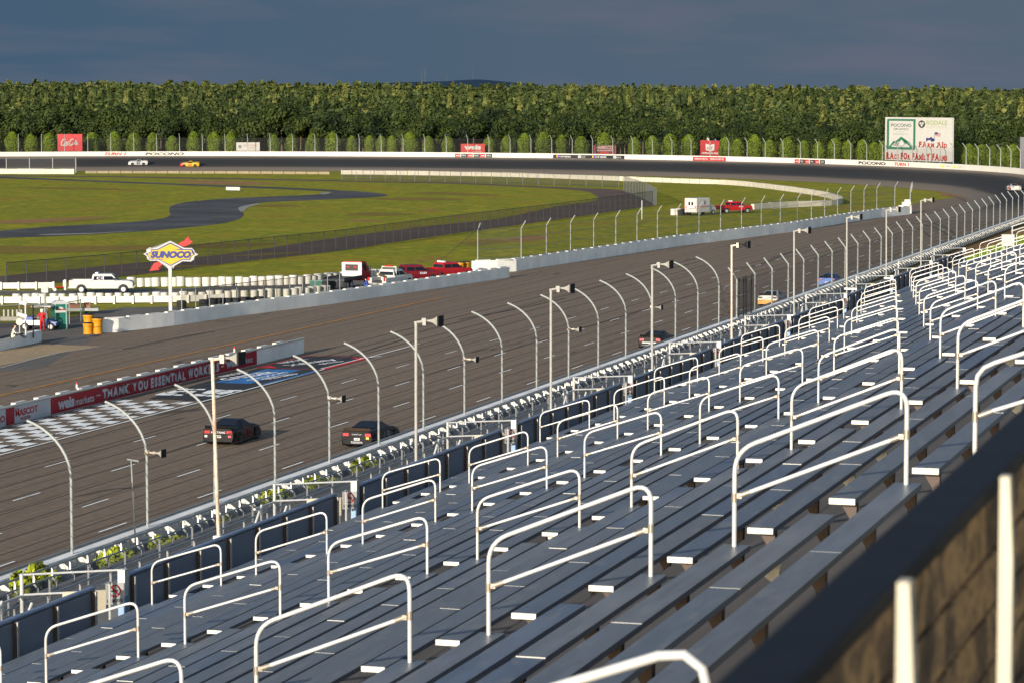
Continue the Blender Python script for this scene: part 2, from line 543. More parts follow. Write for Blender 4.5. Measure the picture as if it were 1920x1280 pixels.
def track_mat():
    m = bpy.data.materials.new('track_asphalt'); m.use_nodes = True
    t = m.node_tree; n = t.nodes; l = t.links
    b = n['Principled BSDF']; b.inputs['Roughness'].default_value = 0.75; b.inputs['Specular IOR Level'].default_value = 0.25
    g = n.new('ShaderNodeNewGeometry')
    sp = n.new('ShaderNodeSeparateXYZ'); l.new(g.outputs['Position'], sp.inputs[0])
    def M(op, a, bb=None, c=None):
        q = n.new('ShaderNodeMath'); q.operation = op
        for i, s in enumerate((a, bb, c)):
            if s is None: continue
            if isinstance(s, (int, float)): q.inputs[i].default_value = s
            else: l.new(s, q.inputs[i])
        return q.outputs[0]
    def noise(scale, sx, sy, detail=4, off=0.0):
        mp_ = n.new('ShaderNodeMapping'); mp_.inputs['Scale'].default_value = (sx, sy, 0); mp_.inputs['Location'].default_value = (off, off, 0)
        l.new(g.outputs['Position'], mp_.inputs[0])
        q = n.new('ShaderNodeTexNoise'); q.inputs['Scale'].default_value = scale; q.inputs['Detail'].default_value = detail
        l.new(mp_.outputs[0], q.inputs['Vector'])
        return q.outputs[0]
    def smooth(v, a, bb, lo=0.0, hi=1.0):
        q = n.new('ShaderNodeMapRange'); q.interpolation_type = 'SMOOTHSTEP'
        q.inputs[1].default_value = a; q.inputs[2].default_value = bb; q.inputs[3].default_value = lo; q.inputs[4].default_value = hi
        l.new(v, q.inputs[0]); return q.outputs[0]
    # base: paving passes of slightly different grey-brown
    big = noise(0.035, 1, 0.25, 5)
    streak = noise(1.0, 1.3, 0.012, 3, 9)
    fine = noise(2.0, 1, 1, 6)
    base = n.new('ShaderNodeValToRGB')
    e = base.color_ramp.elements
    e[0].position = 0.3; e[0].color = (*S(104, 88, 73), 1)
    e[1].position = 0.7; e[1].color = (*S(122, 105, 87), 1)
    mixv = M('ADD', M('MULTIPLY', big, 0.5), M('MULTIPLY', streak, 0.5))
    l.new(mixv, base.inputs[0])
    k = smooth(fine, 0.3, 0.7, 0.86, 1.12)
    wob = M('MULTIPLY', M('SUBTRACT', noise(0.06, 0.2, 1, 3, 5), 0.5), 0.5)
    xw = M('ADD', sp.outputs[0], wob)
    for period, off, half, dark, nsc in ((4.1, 0.35, 0.085, 0.42, 0.03), (1.37, 0.1, 0.06, 0.66, 0.02), (2.05, 0.9, 0.05, 0.72, 0.05)):
        fr = M('FRACT', M('DIVIDE', M('ADD', xw, 500 + off), period))
        dist = M('MULTIPLY', M('ABSOLUTE', M('SUBTRACT', fr, 0.5)), period)
        line = smooth(dist, half * 0.5, half * 1.6, 1.0, 0.0)
        brk = smooth(noise(nsc * 30, 1.0, 0.03, 2, off * 37), 0.42, 0.6, 0.15, 1.0)
        amt = M('MULTIPLY', M('MULTIPLY', line, brk), 1 - dark)
        k = M('MULTIPLY', k, M('SUBTRACT', 1.0, amt))
    # meandering tar snakes and skid marks
    snake = noise(0.16, 1, 0.10, 3, 70)
    sl = smooth(M('ABSOLUTE', M('SUBTRACT', snake, 0.5)), 0.0015, 0.006, 0.55, 0.0)
    sl = M('MULTIPLY', sl, smooth(noise(0.05, 1, 1, 2, 33), 0.5, 0.6))
    k = M('MULTIPLY', k, M('SUBTRACT', 1.0, sl))
    vm = n.new('ShaderNodeVectorMath'); vm.operation = 'SCALE'
    l.new(base.outputs[0], vm.inputs[0]); l.new(k, vm.inputs['Scale'])
    l.new(vm.outputs[0], b.inputs['Base Color'])
    MATS['track_asphalt'] = m
    return m
TRACKM = track_mat()

WALL_IN = [at(193, 624.5), at(220, 623), at(247, 620), at(300, 614), at(347, 608), at(460, 591.5), at(640, 568), at(800, 544.5), at(962, 520)]
WALL_IN2 = [at(890, 513), at(962, 510), at(1120, 486), at(1280, 461.5), at(1400, 446.5), at(1493, 434.5), at(1580, 419.5), at(1647, 409), at(1706, 403)]
TIP = at(1830, 368)
straight = [(-50.5, 40), (-50.5, 500), (-69.0, 500), arc(radians(4), R_IN + 0.6)[:2], arc(radians(8), R_IN + 0.6)[:2], arc(radians(12), R_IN + 0.6)[:2], arc(radians(15), R_IN + 0.6)[:2]]
straight += [tuple(at(1760, 375)[:2]), tuple(at(1712, 383)[:2]), tuple(at(1700, 403)[:2])]
straight += [tuple(p[:2]) for p in reversed(WALL_IN2[1:-1])] + [tuple(at(900, 527)[:2])]
straight += [tuple(p[:2]) for p in reversed(WALL_IN[:-1])] + [(-112, 200), (-120, 130), (-112, 40)]
sheet('race_track', straight, 0.02, TRACKM)
sheet('concourse', [(0.3, -80), (140, -80), (140, 420), (0.3, 420)], 0.03, YARD)

def strip_mat():
    m = bpy.data.materials.new('turn_asphalt'); m.use_nodes = True
    t = m.node_tree; n = t.nodes; l = t.links
    b = n['Principled BSDF']; b.inputs['Roughness'].default_value = 0.8; b.inputs['Specular IOR Level'].default_value = 0.2
    uv = n.new('ShaderNodeUVMap'); sp = n.new('ShaderNodeSeparateXYZ'); l.new(uv.outputs[0], sp.inputs[0])
    mp_ = n.new('ShaderNodeMapping'); mp_.inputs['Scale'].default_value = (0.06, 14, 1); l.new(uv.outputs[0], mp_.inputs[0])
    ns = n.new('ShaderNodeTexNoise'); ns.inputs['Scale'].default_value = 1.0; ns.inputs['Detail'].default_value = 4
    l.new(mp_.outputs[0], ns.inputs['Vector'])
    md = n.new('ShaderNodeMath'); md.operation = 'MULTIPLY_ADD'; md.inputs[1].default_value = 0.10; md.inputs[2].default_value = -0.05
    l.new(ns.outputs[0], md.inputs[0])
    ad = n.new('ShaderNodeMath'); ad.operation = 'ADD'; l.new(md.outputs[0], ad.inputs[0]); l.new(sp.outputs[1], ad.inputs[1])
    rp = n.new('ShaderNodeValToRGB'); e = rp.color_ramp.elements
    stops = [(0.0, S(112, 101, 88)), (0.22, S(100, 90, 80)), (0.31, S(52, 50, 49)), (0.45, S(40, 40, 41)), (0.72, S(38, 38, 39)), (0.86, S(62, 58, 55)), (0.93, S(108, 98, 88)), (1.0, S(114, 104, 92))]
    for i, (p, c) in enumerate(stops):
        el = e[i] if i < 2 else e.new(p)
        el.position = p; el.color = (*c, 1)
    l.new(ad.outputs[0], rp.inputs[0])
    # no rubber laid yet where the cars are still on the straight
    fd = n.new('ShaderNodeMapRange'); fd.interpolation_type = 'SMOOTHSTEP'; fd.inputs[1].default_value = -45; fd.inputs[2].default_value = 25
    l.new(sp.outputs[0], fd.inputs[0])
    mx = n.new('ShaderNodeMix'); mx.data_type = 'RGBA'; l.new(fd.outputs[0], mx.inputs[0])
    mx.inputs[6].default_value = (*S(114, 102, 88), 1); l.new(rp.outputs[0], mx.inputs[7])
    l.new(mx.outputs[2], b.inputs['Base Color'])
    return m

def make_turn():
    me = bpy.data.meshes.new('banked_turn')
    V = []; UV = []; Fc = []
    st = [(-y, None) for y in (60, 45, 30, 15)] + [(R_OUT * th, th) for th in np.radians(np.arange(0, 152, 2))]
    fr = [0, .2, .4, .6, .8, 1.0]
    for s, th in st:
        for q in fr:
            r = R_IN + (R_OUT - R_IN) * q
            if th is None:
                V.append((TC.x + r, TC.y + s, 0.035))
            else:
                V.append(tuple(arc(th, r, bank(th, r) + 0.035)))
            UV.append((s, q))
    k = len(fr)
    for i in range(len(st) - 1):
        for j in range(k - 1):
            Fc.append((i * k + j, i * k + j + 1, (i + 1) * k + j + 1, (i + 1) * k + j))
    me.from_pydata(V, [], Fc)
    ul = me.uv_layers.new(name='UVMap')
    for p in me.polygons:
        for li, vi in zip(p.loop_indices, p.vertices):
            ul.data[li].uv = UV[vi]
    me.materials.append(strip_mat())
    o = link('banked_turn', me); o['kind'] = 'structure'
    # bank of earth that carries the wall, outside
    mb = MB()
    ths = np.radians(np.arange(0, 152, 3))
    for th in ths:
        zb = bank(th, R_OUT)
        for dr, zz in ((0.3, zb), (9, zb * 0.93), (20, zb * 0.6), (36, 0.0)):
            mb.v.append(tuple(arc(th, R_OUT + dr, zz - 0.02)))
    for i in range(len(ths) - 1):
        for j in range(3):
            mb.f.append((i * 4 + j, i * 4 + j + 1, (i + 1) * 4 + j + 1, (i + 1) * 4 + j)); mb.mi.append(0)
    o = mb.build('embankment', GRASS, smooth=True, fix=False); o['kind'] = 'structure'
make_turn()

# infield roads, seen as outlines on level ground
c1 = lambda pts: [(x / 3, 120 + y / 3) for x, y in pts]
c2 = lambda pts: [(640 + x / 3, 120 + y / 3) for x, y in pts]
c3 = lambda pts: [(1280 + x / 3, 120 + y / 3) for x, y in pts]
def smooth_px(pts, n=4):
    """Catmull-Rom through pixel points"""
    out = []
    P = [pts[0]] + list(pts) + [pts[-1]]
    for i in range(1, len(P) - 2):
        p0, p1, p2, p3 = [np.array(P[i + k], float) for k in (-1, 0, 1, 2)]
        for k in range(n):
            t = k / n
            out.append(tuple(0.5 * ((2 * p1) + (-p0 + p2) * t + (2 * p0 - 5 * p1 + 4 * p2 - p3) * t * t + (-p0 + 3 * p1 - 3 * p2 + p3) * t ** 3)))
    out.append(tuple(pts[-1]))
    return out
up = c1([(-60, 946), (0, 940), (300, 915), (600, 900), (850, 880), (950, 858), (952, 825), (965, 800), (1040, 780), (1250, 760), (1500, 748), (1740, 738), (1880, 724)])
ret = c1([(1880, 724), (1800, 716), (1500, 702), (1250, 693), (500, 663), (0, 644), (-60, 642)])
rt2 = c1([(-60, 632), (0, 634), (500, 655), (1250, 684), (1500, 692), (1800, 706), (1920, 714)])
lo = c2([(0, 714), (150, 722), (260, 738), (200, 750), (0, 760)]) + c1([(1700, 770), (1500, 779), (1400, 792), (1345, 815), (1372, 848), (1330, 878), (1200, 905), (900, 935), (600, 955), (300, 970), (0, 980), (-60, 984)])
sheet('infield_road', pxpoly(smooth_px(up) + smooth_px(ret)[1:] + smooth_px(rt2) + smooth_px(lo)), 0.014, ROADM)
ln_in = c2([(0, 664), (600, 675), (1000, 692), (1330, 712), (1420, 735), (1430, 770), (1200, 805), (880, 872), (500, 912), (0, 975)]) + c1([(1450, 1045), (1100, 1090), (640, 1132), (0, 1195), (-60, 1200)])
ln_out = c1([(-60, 1260), (0, 1255), (650, 1200), (1300, 1120), (1920, 1050)]) + c2([(300, 1003), (700, 946), (1200, 878), (1700, 806), (1772, 793), (1690, 755), (1580, 712), (1350, 700), (1000, 684), (600, 668), (0, 658)])
sheet('service_lane', pxpoly(smooth_px(ln_in) + smooth_px(ln_out)), 0.014, LANEM)
thin = c1([(-60, 628), (600, 632), (1200, 642), (1920, 655)]) + c1([(1920, 662), (1200, 649), (600, 638), (-60, 633)])
sheet('far_lane', pxpoly(thin), 0.012, LANEM)
sr = [(-30, 546.5), (120, 545), (246, 542), (320, 542), (600, 529), (720, 520), (900, 506), (905, 524), (800, 545), (640, 566), (600, 545), (318, 550.6), (179, 551.6), (-30, 554)]
sheet('service_road', pxpoly(sr), 0.012, YARD)
yd = [(-30, 700), (-30, 607), (60, 606), (100, 604), (170, 586), (225, 577.5), (320, 575.5), (420, 579), (560, 562), (640, 552), (662, 562), (640, 565), (320, 605), (250, 621), (197, 623), (80, 690)]
sheet('paved_yard', pxpoly(yd), 0.026, YARD)
tan = [(-30, 716), (0, 686), (60, 673), (110, 661), (188, 649.5), (120, 647), (70, 644), (0, 658), (-30, 664)]
sheet('pit_stall_concrete', pxpoly(tan), 0.03, TAN)
# bare patches
def patch(px, m=DIRT, z=0.018, name='bare_earth'):
    return sheet(name, pxpoly(smooth_px(px + px[:1])), z, m)
KERBP = mat('pale_kerb', S(128, 124, 116), 0.8, var=0.15)
patch(c1([(1338, 812), (1370, 800), (1440, 788), (1455, 792), (1400, 808), (1372, 830), (1352, 832)]), KERBP, 0.03, 'road_kerb')
patch(c1([(1800, 728), (1850, 722), (1850, 731), (1810, 736)]), KERBP, 0.03, 'road_kerb')
patch(c1([(200, 962), (300, 964), (560, 955), (760, 940), (560, 951), (300, 958)]), KERBP, 0.03, 'road_kerb')
patch(c3([(1440, 728), (1560, 730), (1650, 745), (1560, 752), (1470, 745)]))
patch(c2([(930, 985), (1060, 968), (1160, 972), (1150, 988), (1000, 992)]))
patch(c1([(0, 885), (180, 875), (420, 866), (620, 858), (400, 880), (200, 896), (0, 898)]))
patch(c1([(1000, 655), (1300, 660), (1560, 676), (1300, 682), (1050, 670)]))
DRYG = blend_mat('dry_grass', [(0.3, S(104, 88, 30)), (0.5, S(118, 98, 38)), (0.7, S(96, 90, 28))], scale=0.2, fine_scale=1.2, fine_amt=0.3)
patch(c1([(-60, 1022), (300, 1028), (700, 1022), (1000, 1018), (1300, 1008), (1560, 1012), (1300, 1034), (900, 1044), (500, 1058), (200, 1066), (-60, 1066)]), DRYG, 0.016, 'dry_grass_band')
for pl_ in ([(440, 824), (520, 819), (560, 824), (480, 829)], [(610, 858), (700, 853), (730, 860), (640, 864)], [(10, 880), (120, 877), (240, 886), (120, 888)], [(380, 1118), (470, 1104), (560, 1090), (540, 1098), (450, 1114)], [(820, 985), (1000, 990), (1100, 998), (900, 996)], [(980, 832), (1060, 826), (1110, 830), (1020, 836)]):
    patch(c2(pl_), DIRT, 0.018, 'bare_earth')
for pl_ in ([(60, 700), (400, 694), (800, 712), (420, 706)], [(1400, 800), (1560, 790), (1700, 800), (1560, 806)], [(1250, 1085), (1500, 1066), (1700, 1060), (1500, 1078)], [(700, 1150), (1000, 1135), (1240, 1130), (1000, 1146)], [(300, 900), (420, 880), (640, 868), (480, 886)]):
    patch(c1(pl_), DRYG, 0.017, 'dry_grass_streak')
for pl_ in ([(360, 730), (600, 722), (900, 742), (620, 738)], [(0, 850), (160, 836), (420, 846), (200, 856)], [(120, 760), (420, 752), (700, 764), (400, 770)], [(640, 1010), (860, 986), (940, 1000), (760, 1024)]):
    patch(c2(pl_), DRYG, 0.017, 'dry_grass_streak')
sheet('dirt_verge', [(-50.3, 60), (-47.9, 60), (-47.6, 300), (-46.8, 420), (-48.0, 500), (-50.3, 500)], 0.03, DIRT)

# painted markings
PAINT = mat('white_paint', S(228, 226, 220), 0.7, var=0.18, scale=0.8)
OLDPAINT = mat('worn_paint', S(150, 142, 130), 0.75, var=0.25, scale=1.2)
ORANGE = mat('orange_line_paint', S(176, 116, 40), 0.75, var=0.3, scale=0.6)
def mark(mb, x0, x1, y0, y1, z=0.045):
    mb.add([(x0, y0, z), (x1, y0, z), (x1, y1, z), (x0, y1, z)], [(0, 1, 2, 3)])
mb = MB()
for X, y_first in ((-67.5, 140.0), (-63.4, 139.5), (-59.2, 138.5), (-55.1, 143.0)):
    y = y_first - 60
    while y < 420:
        mark(mb, X - 0.06, X + 0.06, y, y + 3.0)
        y += 11.4
o = mb.build('lane_dashes', PAINT, fix=False); o['kind'] = 'structure'
mb = MB(); mark(mb, -72.22, -72.06, 120, 213)
o = mb.build('track_edge_line', PAINT, fix=False); o['kind'] = 'structure'
mb = MB(); mark(mb, -86.45, -86.2, 100, 262); mark(mb, -82.0, -81.9, 262, 263)
o = mb.build('pit_exit_line', ORANGE, fix=False); o['kind'] = 'structure'
def line_px(mb, pts, w=0.12, z=0.045):
    P = [at(*p) for p in pts]
    for a, b in zip(P[:-1], P[1:]):
        d = (b - a).normalized(); s = Vector((-d.y, d.x, 0)) * w / 2
        mb.add([(q.x, q.y, z) for q in (a - s, b - s, b + s, a + s)], [(0, 1, 2, 3)])
mb = MB()
line_px(mb, [(155, 650), (300, 653), (480, 658)]); line_px(mb, [(190, 657), (300, 660), (430, 663)])
line_px(mb, [(-10, 728), (60, 729), (120, 733)]); line_px(mb, [(0, 690), (60, 674), (110, 662), (190, 650)], 0.3)
line_px(mb, [(205, 675), (240, 669)]); line_px(mb, [(75, 703), (135, 691)])
line_px(mb, [(1540, 431), (1640, 414)], 0.2)
o = mb.build('pit_lane_lines', OLDPAINT, fix=False); o['kind'] = 'structure'
mb = MB()
line_px(mb, [(70, 976), (128, 964), (-5, 0)][:2], 0.22); line_px(mb, [(130, 977), (165, 969)], 0.22)
for a, b in (((68, 988), (98, 978)), ((-5, 998), (48, 982)), ((188, 938), (242, 922))):
    pass
SKID = mat('skid_mark', S(66, 60, 56), 0.7, var=0.3, scale=0.5)
mb = MB()
for pl_, w_ in (([(1640, 416), (1690, 417), (1740, 424), (1775, 440), (1790, 462)], 0.35), ([(1655, 411), (1720, 414), (1770, 426), (1800, 448)], 0.35), ([(1590, 424), (1660, 422), (1720, 430), (1745, 446)], 0.25), ([(1370, 505), (1420, 498), (1470, 478), (1500, 470)], 0.25),
                ([(545, 700), (640, 672), (760, 636)], 0.2), ([(860, 600), (960, 582), (1060, 560)], 0.2), ([(1780, 366), (1800, 372), (1812, 380)], 0.4), ([(230, 655), (330, 634), (400, 622)], 0.2)):
    line_px(mb, smooth_px(pl_), w_, 0.046)
o = mb.build('skid_marks', SKID, fix=False); o['kind'] = 'structure'
# chequered start and finish band
PXB, PXA = -77.75, -72.5
NA, NB = 5, 13
CH0 = 150.5
mb = MB()
da = (PXA - PXB) / NA; db = 1.40
for i in range(NA):
    for j in range(-6, NB):
        if (i + j) % 2 == 0:
            mark(mb, PXB + i * da, PXB + (i + 1) * da, CH0 + j * db, CH0 + (j + 1) * db, 0.05)
o = mb.build('chequered_band', PAINT, fix=False); o['kind'] = 'structure'
CHEND = CH0 + NB * db
BLACKP = mat('black_paint', S(38, 38, 40), 0.7, var=0.15, scale=0.8)
BLUEP = mat('blue_paint', S(40, 105, 160), 0.7, var=0.15, scale=0.8)
REDP = mat('red_paint', S(190, 34, 36), 0.65, var=0.12, scale=0.8)
d6 = lambda pts: [(400 + x / 6, 650 + y / 6) for x, y in pts]
def paint(name, px, z, m):
    P = pxpoly(px)
    return sheet(name, P, z, m)
blk = [(278, 748)] + [(300, 741), (345, 728), (400, 712), (484, 691), (575, 668), (640, 667.5), (706, 669.5), (690, 673), (600, 697), (480, 729), (378, 755), (375, 752), (315, 749)]
paint('painted_logo_ground', blk, 0.042, BLACKP)
paint('painted_logo_panel', d6([(20, 403), (300, 330), (600, 254), (985, 263), (850, 300), (620, 360), (470, 400), (420, 420), (60, 410)]), 0.048, BLUEP)
mb = MB(); line_px(mb, d6([(560, 426), (800, 368), (1175, 271)]), 0.32, 0.05)
o = mb.build('painted_stripe', BLUEP, fix=False); o['kind'] = 'structure'
hexo = d6([(485, 240), (1050, 107), (1740, 126), (1205, 260)])
mb = MB()
line_px(mb, hexo + hexo[:1], 0.16, 0.052)
o = mb.build('painted_red_outline', REDP, fix=False); o['kind'] = 'structure'
paint('painted_red_wedge', d6([(540, 238), (640, 218), (730, 244)]), 0.053, REDP)
paint('painted_red_wedge', d6([(1540, 125), (1720, 128), (1620, 148)]), 0.053, REDP)
mb = MB(); line_px(mb, d6([(1240, 256), (1500, 190), (1730, 130)]), 0.5, 0.055)
o = mb.build('painted_red_stripe', REDP, fix=False); o['kind'] = 'structure'
mb = MB(); line_px(mb, d6([(1210, 252), (1480, 186), (1690, 132)]), 0.14, 0.056)
line_px(mb, d6([(1650, 135), (1890, 112)]), 0.2, 0.056)
e9 = lambda pts: [(280 + x / 9.6, 710 + y / 9.6) for x, y in pts]
def strokes(mb, px, z=0.054):
    P = [Vector((q.x, q.y, z)) for q in pxpoly(px)]
    bm = bmesh.new(); f = bm.faces.new([bm.verts.new(q) for q in P]); bmesh.ops.triangulate(bm, faces=[f])
    bm.verts.index_update()
    mb.add([v.co[:] for v in bm.verts], [[v.index for v in q.verts] for q in bm.faces]); bm.free()
for pl in ([(490, 197), (545, 176), (700, 180), (705, 190), (1020, 187), (985, 210), (640, 205), (560, 213)],
           [(310, 252), (440, 217), (492, 213), (476, 230), (690, 220), (860, 228), (745, 270), (640, 262), (690, 246), (540, 240), (430, 262), (322, 270)],
           [(100, 292), (260, 251), (302, 256), (308, 276), (420, 265), (502, 272), (492, 285), (620, 291), (572, 310), (110, 300)],
           [(940, 267), (1040, 224), (1180, 196), (1320, 206), (1690, 209), (1640, 226), (1520, 233), (1480, 260), (1290, 290), (1180, 272), (1080, 283)],
           [(735, 302), (860, 277), (960, 287), (1290, 309), (1240, 330), (742, 314)]):
    strokes(mb, e9(pl))
def road_text(mb, s, a, b, h, bold=0.02, shear=0.0, z=0.058):
    A = at(*a); B = at(*b); A.z = B.z = z
    d = B - A
    nrm = Vector((-d.y, d.x, 0)).normalized() * h
    put_text(mb, s, plane_map(A, d, nrm), bold, shear)
road_text(mb, 'NASCAR', d6([(130, 345)])[0], d6([(400, 293)])[0], 0.7)
road_text(mb, 'GANDER', d6([(195, 383)])[0], d6([(740, 292)])[0], 1.25, 0.03, 0.2)
road_text(mb, 'OUTDOORS', d6([(420, 386)])[0], d6([(850, 290)])[0], 0.45)
road_text(mb, 'SERIES', d6([(620, 376)])[0], d6([(970, 308)])[0], 0.75, 0.03)
road_text(mb, 'NASCAR', d6([(800, 194)])[0], d6([(1070, 146)])[0], 0.7)
road_text(mb, 'Xfinity', d6([(910, 226)])[0], d6([(1450, 152)])[0], 1.2, 0.02)
road_text(mb, 'SERIES', d6([(1250, 206)])[0], d6([(1480, 168)])[0], 0.6, 0.02)
o = mb.build('painted_lettering', PAINT, fix=False); o['kind'] = 'structure'
# ------------------------------------------------------------------ walls
CONC = mat('concrete_wall', S(222, 218, 212), 0.8, var=0.16, scale=0.35, bump=0.1)
WHITEW = mat('white_wall_paint', S(226, 222, 212), 0.7, var=0.07, scale=0.5)
GALV = mat('galvanised_steel', S(138, 142, 140), 0.5, metal=0.15, var=0.12, scale=2.0)
GALVD = mat('dull_steel', S(112, 116, 120), 0.5, metal=0.4, var=0.12, scale=2.0)
CABLE = mat('fence_cable', S(62, 62, 64), 0.6, var=0.1)
DARKM = mat('dark_metal', S(34, 36, 40), 0.6, var=0.15)
REDBAN = mat('red_banner', S(150, 12, 32), 0.6, var=0.08, scale=1.0)
WLETTER = mat('white_lettering', S(214, 214, 216), 0.6, var=0.06)
RLETTER = mat('red_lettering', S(176, 30, 34), 0.6, var=0.06)
KLETTER = mat('black_lettering', S(24, 24, 26), 0.6, var=0.06)

def wall_along(name, pts, h, t, m, label, cat='wall', caps=True, zoff=0.0):
    """wall standing along a polyline of ground points"""
    P = [Vector((p[0], p[1], 0)) for p in pts]
    secs = []
    for i, p in enumerate(P):
        d = (P[min(i + 1, len(P) - 1)] - P[max(i - 1, 0)]).normalized()
        s = Vector((-d.y, d.x, 0)) * t / 2
        secs.append([p - s + Vector((0, 0, zoff)), p + s + Vector((0, 0, zoff)), p + s + Vector((0, 0, zoff + h)), p - s + Vector((0, 0, zoff + h))])
    mb = MB().loft(secs)
    o = mb.build(name, m)
    return tag(o, label, cat)

def resample(pts, step, start=0.0):
    P = [Vector((p[0], p[1], 0)) for p in pts]
    out = []; need = start
    for a, b in zip(P[:-1], P[1:]):
        L = (b - a).length; d = (b - a) / L
        while need <= L:
            out.append((a + d * need, d)); need += step
        need -= L
    return out

# outer wall of the front straight
XW = -51.0
ow = thing('track_wall', 'long white concrete wall along the grandstand side of the front straight', 'wall', (XW, 60, 0))
mb = MB(); mb.box(-0.25, 0.35, 0, 440, 0, 1.06); mb.build('barrier', CONC, ow)
mb = MB(); mb.box(-0.33, -0.262, 0, 440, 0.25, 0.98); mb.tube([(-0.28, 0, 1.12), (-0.28, 440, 1.12)], 0.06, 8); mb.build('steel_facing', GALV, ow, smooth=True)
prof = [(0.36, 0.3), (1.1, 0.3), (1.08, 0.5), (0.92, 0.8), (0.65, 0.98), (0.36, 1.0)]
BTOP = mat('buttress_top', S(120, 120, 118), 0.8, var=0.2, scale=6)
bt = MB(); bt.prism(prof, (0, 0, 0), (1, 0, 0), (0, 0, 1), (0, 1, 0), 0.75)
bt.mi = [0, 0] + [1] * (len(bt.f) - 2)
btm = bt.mesh('buttress', [WHITEW, BTOP])
for k in range(95):
    link('buttress', btm, ow, (0, 14 + k * 1.75, 0))
rest = MB()
for k in range(95, 240):
    rest.prism(prof, (0, 14 + k * 1.75, 0), (1, 0, 0), (0, 0, 1), (0, 1, 0), 0.75)
rest.mi = ([0, 0] + [1] * 6) * (len(rest.f) // 8)
o = rest.build('buttress_row', [WHITEW, BTOP], ow); o['kind'] = 'stuff'

# turn wall
tw = thing('turn_wall', 'white curved wall round the outside of the banked turn with painted names and banners', 'wall', (0, 0, 0))
ths = np.radians(np.arange(0, 151, 1.0))
secs = []
WH = 1.18
for th in ths:
    zb = bank(th, R_OUT); hh = WH
    secs.append([arc(th, R_OUT + 0.02, zb - 0.3), arc(th, R_OUT + 0.7, zb - 0.3), arc(th, R_OUT + 0.7, zb + hh), arc(th, R_OUT + 0.02, zb + hh)])
MB().loft(secs).build('barrier', WHITEW, tw, smooth=False)
def on_turn(px0, px1, z0, z1, off=0.02, lift=0.0):
    """maps 0..1 x 0..1 onto the inside face of the turn wall between two pixel columns"""
    a, b = theta_at(px0, R_OUT), theta_at(px1, R_OUT)
    def f(u, v):
        th = a + (b - a) * u
        return arc(th, R_OUT - off, bank(th, R_OUT) + z0 + (z1 - z0) * v)
    return f
def turn_quad(mb, px0, px1, z0, z1, off, mi=0, n=6):
    f = on_turn(px0, px1, z0, z1, off)
    for k in range(n):
        mb.add([f(k / n, 0), f((k + 1) / n, 0), f((k + 1) / n, 1), f(k / n, 1)], [(0, 1, 2, 3)], mi)
for s, x0, x1, m, sh in (('TURN 1', 196, 237, RLETTER, 0.25), ('POCONO', 272, 345, KLETTER, 0.25), ('POCONO', 1610, 1661, KLETTER, 0.0), ('TURN 1', 1677, 1704, RLETTER, 0.0)):
    mb = MB(); put_text(mb, s, on_turn(x0, x1, 0.22, 0.92, 0.03), 0.035, sh)
    mb.build('painted_name', m, tw, fix=False)
BANR = mat('banner_red', S(206, 44, 46), 0.6, var=0.06); BANK_ = mat('banner_black', S(26, 28, 32), 0.6, var=0.06)
YEL = mat('yellow_print', S(232, 184, 60), 0.6, var=0.05)
def banner(segs, z0=0.06, z1=0.92, words=None):
    mb = MB()
    for x0, x1, mi in segs:
        turn_quad(mb, x0, x1, z0, z1, 0.03, mi)
    o = mb.build('banner', [BANR, BANK_, WLETTER], tw, fix=False)
    mb = MB()
    for s, x0, x1 in (words or []):
        put_text(mb, s, on_turn(x0, x1, z0 + 0.25 * (z1 - z0), z0 + 0.7 * (z1 - z0), 0.045), 0.02)
    if mb.v: mb.build('lettering', WLETTER, o, fix=False)
    return o
def sixpack(x0, x1, words=('weis', 'POCO')):
    w = (x1 - x0) / 6; seg = []; wd = []
    for k in range(6):
        seg.append((x0 + k * w, x0 + (k + 1) * w - (0.0 if k % 2 else 1.6), k % 2))
        wd.append((words[k % 2], x0 + k * w + 1.8, x0 + (k + 1) * w - 2.4))
    banner(seg, words=wd)
sixpack(853, 923); sixpack(1490, 1547)
b_ = banner([(1037, 1171, 1)], words=[('CUP SERIES', 1049, 1070), ('BUSCH', 1085, 1097), ('CUP SERIES', 1116, 1137), ('BUSCH', 1151, 1164)])
mb = MB()
for x in (1044, 1111):
    for i, dx in enumerate((0, 1.4, 2.8)):
        turn_quad(mb, x + dx, x + dx + 1.4, 0.25, 0.75, 0.05, i, 1)
mb.build('colour_bars', [YEL, BANR, mat('bar_blue', S(40, 80, 180), 0.6)], b_, fix=False)
for x in (1085, 1151):
    mb = MB(); turn_quad(mb, x - 1, x + 13, 0.2, 0.78, 0.036, 0, 2); mb.build('white_field', WLETTER, b_, fix=False)
mb = MB()
for x in (1085, 1151): put_text(mb, 'BUSCH', on_turn(x, x + 11, 0.34, 0.66, 0.05), 0.02)
mb.build('black_words', KLETTER, b_, fix=False)
banner([(1299, 1361, 0)], 0.05, 0.95, words=[('AMERICAN FIRE', 1302, 1322), ('G', 1323, 1327), ('AMERICAN FIRE', 1331, 1352), ('G', 1353, 1357)])
for x in (1763, 1786):
    mb = MB()
    f = on_turn(x, x + 9, 0.35, 0.85, 0.03)
    bow = [(0.0, 0.1), (0.18, 0.72), (0.36, 0.72), (0.39, 1.0), (0.64, 1.0), (0.62, 0.72), (1.0, 0.72), (0.84, 0.25), (0.66, 0.25), (0.63, 0.0), (0.36, 0.0), (0.38, 0.25)]
    mb.add([f(u, v) for u, v in bow], [tuple(range(len(bow)))])
    mb.build('bow_tie_emblem', YEL, tw, fix=False)
    mb = MB(); put_text(mb, 'CHEVY', on_turn(x + 11, x + 19, 0.45, 0.75, 0.03), 0.0); mb.build('painted_name', mat('grey_print', S(150, 150, 150), 0.6), tw, fix=False)

